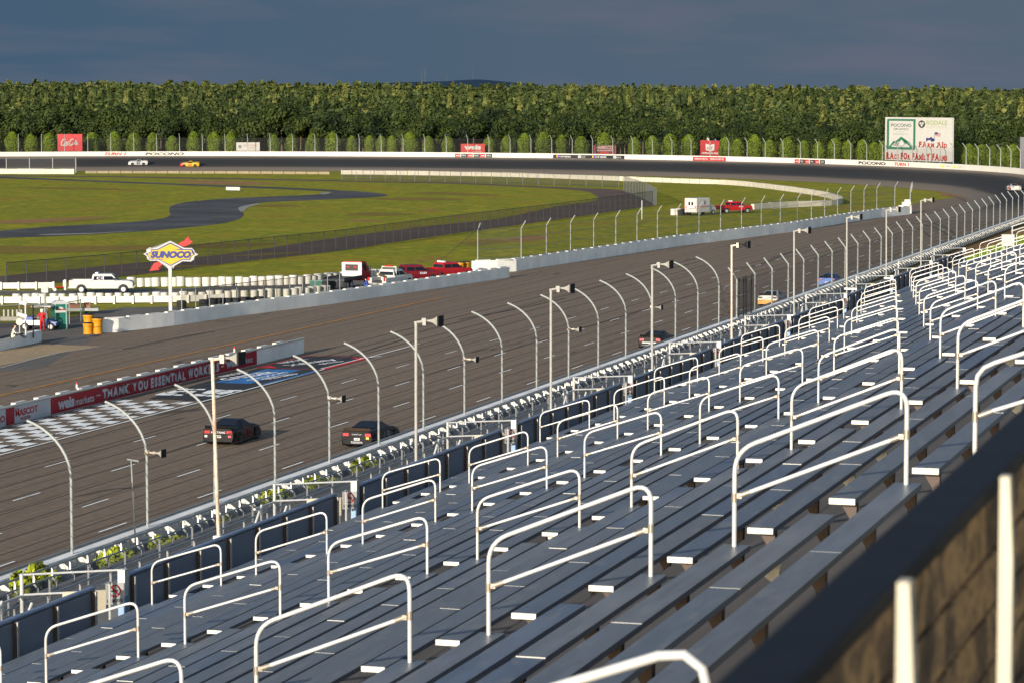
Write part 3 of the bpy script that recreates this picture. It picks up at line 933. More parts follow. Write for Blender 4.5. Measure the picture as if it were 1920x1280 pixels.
# pit wall with its red banner
pw = thing('pit_wall', 'low concrete pit wall with a long red banner beside the chequered band', 'wall', (0, 0, 0))
PY0, PY1 = 118.0, 203.2
PX = -78.15
MB().box(PX - 0.4, PX, PY0, PY1, 0, 1.1).build('barrier', CONC, pw)
mb = MB(); mb.tube([(PX + 0.02, PY0, 1.15), (PX + 0.02, PY1, 1.15)], 0.07, 8); mb.build('top_rail', WHITEW, pw, smooth=True)
blk_m = MB().box(-0.36, -0.04, -0.75, 0.75, 1.13, 1.27).mesh('cap_block', WHITEW)
y = PY0 + 1
while y < PY1 - 2:
    link('cap_block', blk_m, pw, (PX, y, 0)); y += 3.05
by0 = on_x(95, 775, PX)[1]; by1 = on_x(481, 685, PX)[1]
b_ = MB().box(PX + 0.005, PX + 0.03, by0, by1, 0.06, 1.06).build('banner', REDBAN, pw)
def wallmap(px0, px1, z0, z1, X=PX + 0.045):
    y0 = on_x(px0, 700, X)[1]; y1 = on_x(px1, 700, X)[1]
    return plane_map((X, y0, z0), (0, y1 - y0, 0), (0, 0, z1 - z0))
mb = MB()
put_text(mb, 'weis', wallmap(108, 139, 0.22, 0.92), 0.045)
put_text(mb, 'markets', wallmap(141, 176, 0.25, 0.72), 0.015)
put_text(mb, '~', wallmap(180, 188, 0.5, 0.62), 0.02)
put_text(mb, 'THANK YOU ESSENTIAL WORKERS', wallmap(192, 411, 0.2, 0.88), slab=True)
put_text(mb, '-', wallmap(415, 420, 0.46, 0.56), 0.02)
put_text(mb, 'weis', wallmap(424, 446, 0.3, 0.92), 0.045)
put_text(mb, 'markets', wallmap(448, 474, 0.32, 0.75), 0.01)
mb.build('lettering', WLETTER, b_, fix=False)
b2 = MB().box(PX + 0.005, PX + 0.028, on_x(-40, 800, PX)[1], on_x(93, 775, PX)[1], 0.06, 1.06).build('banner', WLETTER, pw); b2['label'] = 'white and red banner panel'
mb = MB(); f = wallmap(10, 26, 0.06, 1.06); mb.add([f(0, 0), f(1, 0), f(1, 1), f(0, 1)], [(0, 1, 2, 3)])
mb.build('red_field', REDBAN, b2, fix=False)
mb = MB()
put_text(mb, 'LA', wallmap(27, 35, 0.82, 0.98), 0.02)
put_text(mb, 'MASCOT', wallmap(28, 70, 0.45, 0.86), 0.03)
put_text(mb, '& SONS', wallmap(38, 56, 0.18, 0.36), 0.02)
put_text(mb, 'NO', wallmap(-8, 8, 0.3, 0.7), 0.03)
mb.build('lettering', RLETTER, b2, fix=False)
for px in (149.5, 445):
    y0 = on_x(px, 720, PX)[1]
    t = thing('marker_cone', 'small white peg with red top on the pit wall %s' % ('above the word THANK' if px < 200 else 'near its far end'), 'marker', (PX - 0.2, y0, 1.27))
    MB().cyl((0, 0, 0), 0.07, 0.25, 10).build('stem', WHITEW, t); MB().cyl((0, 0, 0.25), 0.075, 0.14, 10, r2=0.05).build('cap', RLETTER, t)

# inner wall by the service yard and inner wall of the straight
iw = thing('pit_exit_wall', 'curving grey concrete wall between the pit lane and the service yard', 'wall')
pts = resample(smooth_px([(p.x, p.y) for p in WALL_IN], 6), 1.5)
secs = []
for p, d in pts:
    s = Vector((-d.y, d.x, 0)) * 0.3
    secs.append([p + s * 0, p + s * 2, p + s * 2 + Vector((0, 0, 1.15)), p + Vector((0, 0, 1.15))])
MB().loft(secs).build('barrier', CONC, iw)
capm = MB().box(-0.16, 0.16, -0.85, 0.85, 1.155, 1.24).mesh('cap_block', WHITEW)
for i, (p, d) in enumerate(resample([(q[0].x, q[0].y) for q in pts], 2.6, 1.3)):
    s = Vector((-d.y, d.x, 0)) * 0.3
    o = link('cap_block', capm, iw, (p + s)); o.rotation_euler = (0, 0, atan2(-d.x, d.y))
iw2 = thing('infield_wall', 'long grey concrete wall on the infield side of the straight under a tall wire fence', 'wall')
P2 = [(p.x, p.y) for p in WALL_IN2]
pts2 = resample(P2, 3.0)
secs = []
for p, d in pts2:
    s = Vector((-d.y, d.x, 0)) * 0.3
    secs.append([p, p + s * 2, p + s * 2 + Vector((0, 0, 1.35)), p + Vector((0, 0, 1.35))])
MB().loft(secs).build('barrier', CONC, iw2)
capm = MB().box(-0.2, 0.2, -0.9, 0.9, 1.355, 1.46).mesh('cap_block', WHITEW)
for i, (p, d) in enumerate(resample(P2, 2.7, 1.3)):
    if i > 78: break
    s = Vector((-d.y, d.x, 0)) * 0.3
    o = link('cap_block', capm, iw2, (p + s)); o.rotation_euler = (0, 0, atan2(-d.x, d.y))

# ------------------------------------------------------------------ catch fences
def fence_profile(z0, straight_h, ox, oz, n=9, curved=True):
    pts = [(0, z0), (0, z0 + straight_h)]
    if curved:
        for k in range(1, n + 1):
            a = k / n * radians(68)
            R_ = oz / sin(radians(68))
            pts.append((-R_ * (1 - cos(a)) * ox / (R_ * (1 - cos(radians(68)))), z0 + straight_h + R_ * sin(a)))
    else:
        pts.append((-ox, z0 + straight_h + oz))
    return pts
cf = thing('catch_fence', 'tall cable safety fence with posts curved over the track on the grandstand side wall', 'fence', (XW + 0.12, 0, 0))
base_px = [130, 281, 408, 515, 617, 707, 793, 868, 937, 1006, 1064, 1119, 1170, 1220, 1263, 1306, 1345]
# equal spacing along the wall, fitted to the posts
ys0 = on_x(130, 1020, XW)[1]; ys1 = on_x(1345, 612, XW)[1]
stp = (ys1 - ys0) / 16
prC = fence_profile(0.6, 3.55, 1.95, 2.35)
post = MB().tube([(x, 0, z) for x, z in prC], 0.062, 8).mesh('post', GALV, smooth=True)
for k in range(-1, 17):
    link('post', post, cf, (0, ys0 + k * stp, 0))
YB = ys0 + 16 * stp
prB = fence_profile(0.6, 3.7, 0.75, 0.95, curved=False)
post2 = MB().tube([(x, 0, z) for x, z in prB], 0.072, 8).mesh('post', GALV, smooth=True)
yb = YB + stp * 0.9
nb = 0
bent_y = []
while yb < 500:
    link('post', post2, cf, (0, yb, 0)); bent_y.append(yb); yb += 7.3; nb += 1
def cable_set(pr, ya, yb_, n, r, sag=0.0):
    mb = MB()
    L = [0.0]
    for a, b in zip(pr[:-1], pr[1:]): L.append(L[-1] + hypot(b[0] - a[0], b[1] - a[1]))
    for k in range(n):
        s = L[-1] * (k + 0.6) / n
        for i in range(len(L) - 1):
            if L[i] <= s <= L[i + 1]:
                t = (s - L[i]) / (L[i + 1] - L[i]); x = pr[i][0] + t * (pr[i + 1][0] - pr[i][0]); z = pr[i][1] + t * (pr[i + 1][1] - pr[i][1])
        mb.tube([(x - 0.1, ya, z), (x - 0.1, yb_, z)], r, 4, caps=False)
    return mb
cable_set(prC, ys0 - stp, YB, 13, 0.013).build('cables', CABLE, cf)
cable_set(prB, bent_y[1], 500, 11, 0.014).build('cables', CABLE, cf)
NET = net_mat('fence_net_far', S(58, 58, 60), 0.20)
mb = MB(); mb.add([(-0.11, bent_y[1], 1.1), (-0.11, 500, 1.1), (-0.11, 500, 4.2), (-0.11, bent_y[1], 4.2)], [(0, 1, 2, 3)]); mb.build('net', NET, cf, fix=False)
# loose wires and the dark netted gate where the two kinds of fence meet
mb = MB()
for k in range(9):
    z0 = 1.2 + k * 0.42
    a = Vector((0, YB, z0 + random.uniform(-.2, .2))); b = Vector((random.uniform(-.6, .2), bent_y[0], random.uniform(1.0, 4.3)))
    mid = (a + b) / 2 - Vector((0, 0, random.uniform(.1, .7)))
    mb.tube([a, mid, b], 0.016, 4)
mb.build('loose_wires', CABLE, cf)
GATEN = net_mat('gate_net', S(26, 28, 34), 0.45)
mb = MB(); mb.add([(0.1, bent_y[0], 1.0), (0.1, bent_y[1], 1.0), (0.1, bent_y[1], 4.3), (0.1, bent_y[0], 4.3)], [(0, 1, 2, 3)])
mb.build('gate_net', GATEN, cf, fix=False)
for t in (0.0, 0.28, 0.42, 0.7):
    y = bent_y[0] + (bent_y[1] - bent_y[0]) * t
    MB().tube([(0.15, y, 0.9), (0.15 + random.uniform(-.1, .1), y, 4.4)], 0.07, 6).build('gate_pole', DARKM, cf)
for yy, zz in ((bent_y[20], 1.6), (bent_y[20], 2.2), (bent_y[20], 2.8), (bent_y[33], 1.8), (bent_y[33], 2.5)):
    MB().box(-0.16, -0.12, yy + 1.0, yy + 2.4, zz, zz + 0.22).build('red_tag', RLETTER, cf)

inf = thing('infield_fence', 'wire safety fence with angled tops on the long infield wall', 'fence')
ipr = [(0, 1.3), (0, 4.7), (0.55, 5.55)]
posts = resample(P2, 7.55, 0.6)
pm = MB().tube([(x, 0, z) for x, z in ipr], 0.062, 6).mesh('post', GALV, smooth=True)
for p, d in posts:
    s = Vector((-d.y, d.x, 0)) * 0.3
    o = link('post', pm, inf, p + s); o.rotation_euler = (0, 0, atan2(-d.x, d.y))
mb = MB(); INETM = net_mat('infield_net', S(82, 84, 84), 0.14)
for (p, d), (q, e) in zip(posts[:-1], posts[1:]):
    s = Vector((-d.y, d.x, 0)) * 0.3
    a = p + s; b = q + s
    mb.add([a + Vector((0, 0, 1.4)), b + Vector((0, 0, 1.4)), b + Vector((0, 0, 4.7)), a + Vector((0, 0, 4.7))], [(0, 1, 2, 3)])
mb.build('net', INETM, inf, fix=False)
mb = MB()
for z in (1.5, 2.6, 3.7, 4.7):
    mb.tube([p + Vector((-d.y, d.x, 0)) * 0.3 + Vector((0, 0, z)) for p, d in posts], 0.02, 4, caps=False)
mb.build('cables', GALVD, inf)
a = at(893, 508); mb = MB()
MB().tube([Vector((a.x - 3.5, a.y - 8, 0)), Vector((posts[0][0].x, posts[0][0].y, 5.0))], 0.03, 4).build('guy_wire', DARKM, inf)

tf = thing('turn_fence', 'wire safety fence with bent posts on the curved white turn wall', 'fence')
tpr = [(0, 1.1), (0, 4.6), (-0.9, 5.7)]
pm = MB().tube([(x, 0, z) for x, z in tpr], 0.095, 6).mesh('post', GALV, smooth=True)
dth = 5.85 / R_OUT
th = radians(7)
tposts = []
while th < radians(132):
    tposts.append(th)
    o = link('post', pm, tf, arc(th, R_OUT + 0.35, bank(th, R_OUT))); o.rotation_euler = (0, 0, th); th += dth
TNET = net_mat('turn_net', S(36, 38, 36), 0.14)
mb = MB()
for a, b in zip(tposts[:-1], tposts[1:]):
    mb.add([arc(a, R_OUT + 0.3, bank(a, R_OUT) + 1.15), arc(b, R_OUT + 0.3, bank(b, R_OUT) + 1.15), arc(b, R_OUT + 0.3, bank(b, R_OUT) + 4.7), arc(a, R_OUT + 0.3, bank(a, R_OUT) + 4.7)], [(0, 1, 2, 3)])
mb.build('net', TNET, tf, fix=False)

def chain_fence(name, px, hgt, cover, label, step=2.9, col=S(52, 54, 56), pr=0.05, postm=None, rail=True):
    P = [at(*p) for p in px]
    pts = resample([(p.x, p.y) for p in P], step)
    t = thing(name, label, 'fence')
    pm_ = MB().tube([(0, 0, 0), (0, 0, hgt + 0.08)], pr, 6).mesh('post', postm or GALVD, smooth=True)
    for i, (p, d) in enumerate(pts[:98]):
        link('post', pm_, t, p)
    mb = MB()
    for (p, d), (q, e) in zip(pts[:-1], pts[1:]):
        mb.add([p + Vector((0, 0, 0.05)), q + Vector((0, 0, 0.05)), q + Vector((0, 0, hgt)), p + Vector((0, 0, hgt))], [(0, 1, 2, 3)])
    mb.build('wire_mesh', net_mat(name + '_net', col, cover), t, fix=False)
    if rail:
        mb = MB(); mb.tube([p + Vector((0, 0, hgt)) for p, d in pts], 0.035, 5, caps=False); mb.build('top_rail', postm or GALVD, t)
    return t
chain_fence('chain_link_fence', [(12, 541), (217, 521), (420, 496), (640, 470), (738, 456), (873, 436), (1040, 414), (1207, 389), (1230, 386)], 2.6, 0.36,
            'long dark chain-link fence running beside the brown lane across the infield', step=3.35, col=S(50, 48, 50), postm=mat('dark_post', S(66, 70, 74), 0.5, metal=0.3))
chain_fence('chain_link_fence', [(1230, 386), (1210, 374), (1167, 358)], 3.0, 0.6, 'short grey mesh fence at the bend of the brown lane', step=3.0, col=S(110, 114, 120), pr=0.06)
chain_fence('chain_link_fence', [(1160, 352), (960, 346), (640, 337)], 2.4, 0.12, 'thin pale wire fence along the far grass strip before the turn', step=4.5, col=S(140, 140, 132))
chain_fence('chain_link_fence', [(-30, 325.5), (8, 325), (160, 324.5)], 3.6, 0.12, 'tall wire fence with spaced posts at the far left of the infield', step=5.6, col=S(120, 120, 120), pr=0.12, postm=GALV)
yf = [(341, 588), (420, 578), (520, 566), (640, 551.5)]
chain_fence('chain_link_fence', yf, 2.15, 0.10, 'chain-link fence standing behind the curved pit exit wall', step=2.3, col=S(90, 92, 92), pr=0.045, postm=GALV)
chain_fence('chain_link_fence', [(-12, 617), (62, 612), (117, 610), (142, 606), (165, 600)], 1.9, 0.10, 'low chain-link fence behind the blue utility cart', step=2.6, col=S(90, 92, 92), pr=0.045, postm=GALV)
# ------------------------------------------------------------------ billboards beyond the turn
BWHITE = mat('billboard_white', S(240, 237, 230), 0.7, var=0.03, scale=0.6)
COKER = mat('billboard_red', S(222, 48, 58), 0.6, var=0.05, scale=0.6)
WEISR = mat('billboard_coral', S(226, 62, 60), 0.6, var=0.05, scale=0.6)
GREENP = mat('print_green', S(66, 140, 110), 0.6, var=0.05)
LIMEP = mat('print_lime', S(196, 208, 150), 0.6, var=0.04)
FARMR = mat('print_red', S(206, 56, 48), 0.6, var=0.05)
NAVY = mat('print_navy', S(58, 66, 140), 0.6, var=0.05)
GREYB = mat('print_grey_brown', S(92, 84, 78), 0.6, var=0.05)
PINK = mat('print_pink', S(232, 180, 176), 0.6, var=0.05)
TEAL = mat('print_teal', S(70, 110, 104), 0.6, var=0.05)

def billboard(x0, x1, y0, y1, m, label, dep_off=4.0, right_drop=0.0, posts=True, thick=0.25, along=False):
    """sign panel facing the camera side; returns thing and map u, v -> local space"""
    c = theta_at((x0 + x1) / 2, R_OUT + dep_off)
    p = arc(c, R_OUT + dep_off)
    dep = -p.x * sin(PHI) + p.y * cos(PHI)
    da = db = dep
    if along:        # stands square to the wall behind it
        pa = arc(theta_at(x0, R_OUT + dep_off), R_OUT + dep_off); pb = arc(theta_at(x1, R_OUT + dep_off), R_OUT + dep_off)
        da = -pa.x * sin(PHI) + pa.y * cos(PHI); db = -pb.x * sin(PHI) + pb.y * cos(PHI)
    A = at_depth(x0, y1, da); B = at_depth(x1, y1 + right_drop, db); T = at_depth(x0, y0, da)
    t = thing('billboard', label, 'billboard', A)
    eu = B - A; h = (T - A).length; ev = Vector((0, 0, h))
    nrm = eu.cross(Vector((0, 0, 1))).normalized()
    mb = MB()
    k = [Vector((0, 0, 0)), eu, eu + ev, ev]
    mb.add(k + [q - nrm * thick for q in k], [(0, 1, 2, 3), (7, 6, 5, 4), (0, 4, 5, 1), (1, 5, 6, 2), (2, 6, 7, 3), (3, 7, 4, 0)])
    mb.build('panel', m, t)
    if posts:
        for u in (0.15, 0.85):
            q = eu * u - nrm * (thick + 0.15)
            MB().tube([q + Vector((0, 0, h * 0.9)), q - Vector((0, 0, A.z))], 0.12, 8).build('post', GALVD, t, smooth=True)
    def f(u, v, lift=0.02):
        return eu * u + ev * v + nrm * lift
    return t, f
def bquad(t, f, u0, u1, v0, v1, m, name='print', lift=0.02):
    mb = MB(); mb.add([f(u0, v0, lift), f(u1, v0, lift), f(u1, v1, lift), f(u0, v1, lift)], [(0, 1, 2, 3)])
    return mb.build(name, m, t, fix=False)
def bpoly(t, f, pts, m, name='print', lift=0.03):
    bm = bmesh.new(); fc = bm.faces.new([bm.verts.new(f(u, v, lift)) for u, v in pts])
    bmesh.ops.triangulate(bm, faces=[fc]); bm.verts.index_update()
    mb = MB(); mb.add([v.co[:] for v in bm.verts], [[v.index for v in q.verts] for q in bm.faces]); bm.free()
    return mb.build(name, m, t, fix=False)
def btext(t, f, s, u0, u1, v0, v1, m, bold=0.0, shear=0.0, slab=False, lift=0.03):
    mb = MB(); put_text(mb, s, lambda a, b: f(u0 + (u1 - u0) * a, v0 + (v1 - v0) * b, lift), bold, shear, slab=slab)
    return mb.build('lettering', m, t, fix=False)

t, f = billboard(108, 154.5, 252, 284, COKER, 'red billboard with white script lettering at the far left of the turn')
mb = MB()
def script(mb, f, pts, w, asp):
    """pen stroke of changing width along u, v points"""
    P = [Vector((x * asp, y, 0)) for x, y in pts]
    for i in range(len(P) - 1):
        a, b = P[i], P[i + 1]; d = (b - a)
        if d.length < 1e-6: continue
        d.normalize(); n_ = Vector((-d.y, d.x, 0))
        ww = w * (0.65 + 0.75 * abs(d.y))
        q = [a - n_ * ww - d * ww * .5, b - n_ * ww + d * ww * .5, b + n_ * ww + d * ww * .5, a + n_ * ww - d * ww * .5]
        mb.add([f(v.x / asp, v.y, 0.03) for v in q], [(0, 1, 2, 3)])
def ell(cx, cy, rx, ry, a0, a1, n=10, sh=0.25):
    return [(cx + rx * cos(radians(a0 + (a1 - a0) * k / n)) + sh * ry * sin(radians(a0 + (a1 - a0) * k / n)), cy + ry * sin(radians(a0 + (a1 - a0) * k / n))) for k in range(n + 1)]
for cx in (0.24, 0.56):
    script(mb, f, ell(cx, 0.52, 0.075, 0.19, 60, 330), 0.024, 1.45)
for cx, cy in ((0.345, 0.46), (0.43, 0.46), (0.665, 0.46)):
    script(mb, f, ell(cx, cy, 0.032, 0.09, 0, 360), 0.020, 1.45)
script(mb, f, [(0.47, 0.56), (0.465, 0.44), (0.485, 0.38), (0.51, 0.42)], 0.02, 1.45)
script(mb, f, [(0.70, 0.40), (0.745, 0.64), (0.735, 0.7), (0.715, 0.62), (0.725, 0.4)], 0.018, 1.45)
script(mb, f, ell(0.785, 0.46, 0.03, 0.09, 0, 360) + [(0.82, 0.54), (0.81, 0.42), (0.83, 0.4)], 0.018, 1.45)
script(mb, f, [(0.2, 0.36), (0.3, 0.31), (0.4, 0.36), (0.5, 0.5)], 0.016, 1.45)
mb.build('lettering', BWHITE, t, fix=False)

t, f = billboard(443, 487, 267.5, 283.5, BWHITE, 'small white billboard with faint red words behind the turn fence')
bpoly(t, f, [(0.16 + 0.07 * cos(a), 0.5 + 0.19 * sin(a)) for a in np.linspace(0, 2 * pi, 16)[:-1]], mat('print_pale_grey', S(150, 150, 156), 0.6), 'emblem')
btext(t, f, 'MOUNTAINVIEW', 0.32, 0.9, 0.55, 0.75, PINK, 0.01); btext(t, f, '& SONS', 0.48, 0.76, 0.25, 0.45, PINK, 0.01)

t, f = billboard(864, 909, 270.3, 286.3, WEISR, 'coral red billboard reading weis at the middle of the turn')
btext(t, f, 'weis', 0.14, 0.84, 0.32, 0.88, BWHITE, 0.05); btext(t, f, 'markets', 0.5, 0.84, 0.08, 0.22, BWHITE, 0.01)

t, f = billboard(1113.5, 1155, 273, 289, mat('billboard_charcoal', S(66, 58, 62), 0.6), 'dark billboard with a red border and pale red name above the black wall banner')
bquad(t, f, 0.0, 0.03, 0, 1, FARMR, 'border'); bquad(t, f, 0.95, 1.0, 0, 1, FARMR, 'border'); bquad(t, f, 0.0, 1.0, 0, 0.1, FARMR, 'border', 0.025); bquad(t, f, 0.3, 0.68, 0.1, 0.26, FARMR, 'print')
btext(t, f, 'HAMMOCKS', 0.13, 0.86, 0.5, 0.97, PINK, 0.03); bquad(t, f, 0.13, 0.86, 0.32, 0.42, PINK, 'print')

t, f = billboard(1313, 1349, 263.5, 291.5, mat('billboard_crimson', S(206, 30, 44), 0.6, var=0.08), 'tall crimson billboard with a white shield emblem', dep_off=7.0, right_drop=1.2)
bpoly(t, f, [(0.28, 0.78), (0.5, 0.7), (0.73, 0.78), (0.73, 0.36), (0.52, 0.26), (0.28, 0.36)], BWHITE, 'shield')
btext(t, f, 'GT', 0.36, 0.66, 0.4, 0.6, FARMR, 0.03, lift=0.05)
btext(t, f, 'AMERICAN FIRE', 0.07, 0.93, 0.1, 0.21, BWHITE, 0.05)
CRIMSON_SIGN = (t, f)

# the large white sign
t, f = billboard(1659, 1784, 220, 300.5, BWHITE, 'huge white sign with green mountain logo and red words standing over the turn wall', dep_off=3.5, right_drop=4.5, thick=0.5, along=True)
u = lambda x: (x - 220) / (1690 - 220); v = lambda y: 1 - (y - 110) / (1075 - 110)
def fr(x0, x1, y0, y1, m, lift=0.03): bquad(t, f, u(x0), u(x1), v(y1), v(y0), m, 'print', lift)
fr(268, 905, 150, 192, GREENP); fr(262, 898, 785, 828, GREENP); fr(262, 312, 192, 785, GREENP); fr(856, 903, 192, 785, GREENP)
bpoly(t, f, [(u(x), v(y)) for x, y in [(305, 785), (420, 632), (470, 665), (588, 540), (688, 680), (735, 640), (850, 785)]], GREENP, lift=0.032)
bpoly(t, f, [(u(x), v(y)) for x, y in [(372, 778), (375, 740), (445, 690), (480, 720), (500, 750), (530, 752), (498, 715), (500, 660), (560, 650), (600, 610), (640, 660), (660, 690), (650, 715), (615, 755), (650, 752), (705, 695), (745, 738), (775, 740), (780, 778)]], BWHITE, lift=0.045)
btext(t, f, 'POCONO', u(358), u(812), v(325), v(252), TEAL, 0.01); btext(t, f, 'ORGANICS', u(412), u(748), v(398), v(350), TEAL, 0.0)
btext(t, f, '- PA USA -', u(465), u(690), v(448), v(428), LIMEP); btext(t, f, 'BLAKESLEE PA', u(410), u(745), v(500), v(472), mat('print_sage', S(176, 200, 184), 0.6))
bpoly(t, f, [(u(1040 + 76 * cos(a)), v(258 + 84 * sin(a))) for a in np.linspace(0, 2 * pi, 22)[:-1]], GREYB, 'emblem')
for dx, dy in ((-26, -20), (26, -20), (0, 26)):
    bpoly(t, f, [(u(1040 + dx + 22 * cos(a)), v(258 + dy + 26 * sin(a))) for a in np.linspace(0, 2 * pi, 12)[:-1]], BWHITE, 'emblem', 0.05)
btext(t, f, 'RODALE', u(1140), u(1590), v(270), v(172), LIMEP, 0.02); btext(t, f, 'INSTITUTE', u(1145), u(1588), v(340), v(288), mat('print_pale_lime', S(228, 230, 204), 0.6), 0.0)
btext(t, f, 'FArm AId', u(985), u(1592), v(765), v(640), FARMR, slab=True)
bquad(t, f, u(1330), u(1392), v(478), v(432), NAVY, 'flag'); bquad(t, f, u(1392), u(1450), v(525), v(445), PINK, 'flag'); bquad(t, f, u(1335), u(1392), v(515), v(480), PINK, 'flag'); bquad(t, f, u(1320), u(1327), v(600), v(440), GREYB, 'flag')
bpoly(t, f, [(u(1278 + 48 * cos(a)), v(600 + 40 * sin(a))) for a in np.linspace(0, 2 * pi, 16)[:-1]], NAVY, 'tractor')
bpoly(t, f, [(u(x), v(y)) for x, y in [(1140, 635), (1140, 560), (1175, 552), (1200, 570), (1225, 545), (1270, 535), (1260, 560), (1210, 610), (1165, 600), (1165, 635)]], NAVY, 'tractor')
bquad(t, f, u(1030), u(1520), v(808), v(798), PINK, 'print')
btext(t, f, 'RAce FOr FAmIlY FArms', u(255), u(1600), v(1050), v(898), FARMR, slab=True)
t, f = billboard(1912, 1935, 257.5, 318, mat('grey_screen_back', S(98, 98, 104), 0.7, var=0.1, scale=0.3), 'grey panel edge at the far right behind the turn wall', dep_off=8)

# ------------------------------------------------------------------ trees
def leaf_mesh(n, fn, size, rs, up=0.35):
    """n small leaf faces; fn(rs, n) gives positions and outward directions (numpy)"""
    P, D = fn(rs, n)
    nr = D * 1.25 + rs.normal(0, 0.5, (n, 3)); nr[:, 2] += up
    nr /= np.linalg.norm(nr, axis=1, keepdims=True)
    a = np.cross(nr, rs.normal(0, 1, (n, 3))); a /= np.linalg.norm(a, axis=1, keepdims=True) + 1e-9
    b = np.cross(nr, a)
    s = (size * rs.uniform(0.6, 1.4, n))[:, None]
    w = s * rs.uniform(0.5, 0.9, n)[:, None]
    return np.stack([P - a * s, P - b * w, P + a * s, P + b * w], axis=1)      # n, 4, 3

def np_mesh(name, Q, m, smooth=False):
    n = len(Q)
    me = bpy.data.meshes.new(name)
    me.vertices.add(n * 4); me.vertices.foreach_set('co', Q.reshape(-1).astype(np.float32))
    me.loops.add(n * 4); me.loops.foreach_set('vertex_index', np.arange(n * 4, dtype=np.int32))
    me.polygons.add(n)
    me.polygons.foreach_set('loop_start', np.arange(0, n * 4, 4, dtype=np.int32))
    me.polygons.foreach_set('loop_total', np.full(n, 4, dtype=np.int32))
    me.materials.append(m)
    me.update(calc_edges=True)
    return me

def crown_fn(rx, rz, zc, lumps, rs0):
    L = rs0.normal(0, 1, (lumps, 3)); L /= np.linalg.norm(L, axis=1, keepdims=True)
    L[:, 2] = np.abs(L[:, 2]) * 1.0 - 0.25
    C = L * np.array([rx, rx, rz]) * rs0.uniform(0.45, 0.78, (lumps, 1))
    Rr = rs0.uniform(0.34, 0.58, lumps) * rx
    def fn(rs, n):
        k = rs.integers(0, lumps, n)
        d = rs.normal(0, 1, (n, 3)); d /= np.linalg.norm(d, axis=1, keepdims=True)
        r = rs.uniform(0.55, 1.0, n) ** 0.5
        P = C[k] + d * (Rr[k] * r)[:, None] * np.array([1, 1, 0.85])
        P[:, 2] += zc
        return P, d
    return fn

def leaf_mat(name, cols, scale, fine=0.2):
    m = blend_mat(name, cols, scale=scale, rough=0.7, fine_scale=0.45, fine_amt=fine, rnd=0.26, detail=3)
    b = m.node_tree.nodes['Principled BSDF']
    b.inputs['Specular IOR Level'].default_value = 0.2
    return m
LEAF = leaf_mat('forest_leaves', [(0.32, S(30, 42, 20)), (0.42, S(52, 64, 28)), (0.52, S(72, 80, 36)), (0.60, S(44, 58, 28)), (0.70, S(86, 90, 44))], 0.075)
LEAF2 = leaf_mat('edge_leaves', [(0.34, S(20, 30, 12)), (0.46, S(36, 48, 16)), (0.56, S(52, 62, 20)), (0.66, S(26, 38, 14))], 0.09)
ARBL = leaf_mat('arborvitae_leaves', [(0.3, S(54, 68, 14)), (0.5, S(80, 94, 18)), (0.7, S(66, 80, 20))], 0.08)
BARK = mat('bark', S(86, 72, 58), 0.9, var=0.25, scale=2)

def arb_fn(h, r):
    def fn(rs, n):
        t = rs.uniform(0, 1, n) ** 0.85
        a = rs.uniform(0, 2 * pi, n)
        prof = np.sqrt(np.clip(1 - np.clip((t - 0.42) / 0.58, 0, 1) ** 2.4, 0, 1)) * (0.78 + 0.22 * np.clip(t / 0.3, 0, 1))
        rr = r * prof * rs.uniform(0.8, 1.05, n) * (1 + 0.09 * np.sin(a * 3 + t * 9))
        P = np.stack([rr * np.cos(a), rr * np.sin(a), 0.35 + t * (h - 0.4)], axis=1)
        D = np.stack([np.cos(a), np.sin(a), 0.25 + 0.9 * np.clip(t - 0.5, 0, 1)], axis=1)
        return P, D
    return fn
arbs = []
for k in range(4):
    rs = np.random.default_rng(50 + k)
    arbs.append(np_mesh('crown', leaf_mesh(2600, arb_fn(6.1, 1.75), 0.2, rs), ARBL))
trunk_s = MB().tube([(0, 0, -0.3), (0, 0, 1.2)], [0.14, 0.1], 7).mesh('trunk', BARK, smooth=True)
arb_px = [c / 3 for c in (-30, 70, 175, 278, 520, 645, 755, 860, 970, 1090, 1205, 1300, 1540, 1640, 1760, 1870)]
arb_px += [640 + c / 3 for c in (60, 160, 225, 285, 385, 490, 600, 830, 930, 1030, 1140, 1240, 1350, 1480, 1650, 1750, 1850)]
arb_px += [1280 + c / 3 for c in (35, 240, 310, 405, 490, 590, 680, 765, 855, 930, 1012, 1080, 1130, 1545, 1612, 1682, 1742, 1800, 1858)]
arb_px.append(1924)
for i, px in enumerate(arb_px):
    if 1662 < px < 1784: continue
    ro = R_OUT + 9.5 + random.uniform(-0.6, 0.6)
    th = theta_at(px, ro, 270)
    p = arc(th, ro, bank(th, R_OUT) * 0.92 - 0.1)
    t = thing('arborvitae_tree', '%s rounded evergreen tree from the left in the clipped row behind the turn wall' % (ORD[i + 1] if i < 50 else 'last'), 'tree', p, random.uniform(0, 6.28), 'clipped evergreens behind the turn wall')
    s = random.uniform(0.88, 1.1) * (0.93 if px > 1500 else 1.0)
    t.scale = (s * random.uniform(0.85, 1.15), s * random.uniform(0.85, 1.15), s)
    link('crown', arbs[i % 4], t); link('trunk', trunk_s, t)

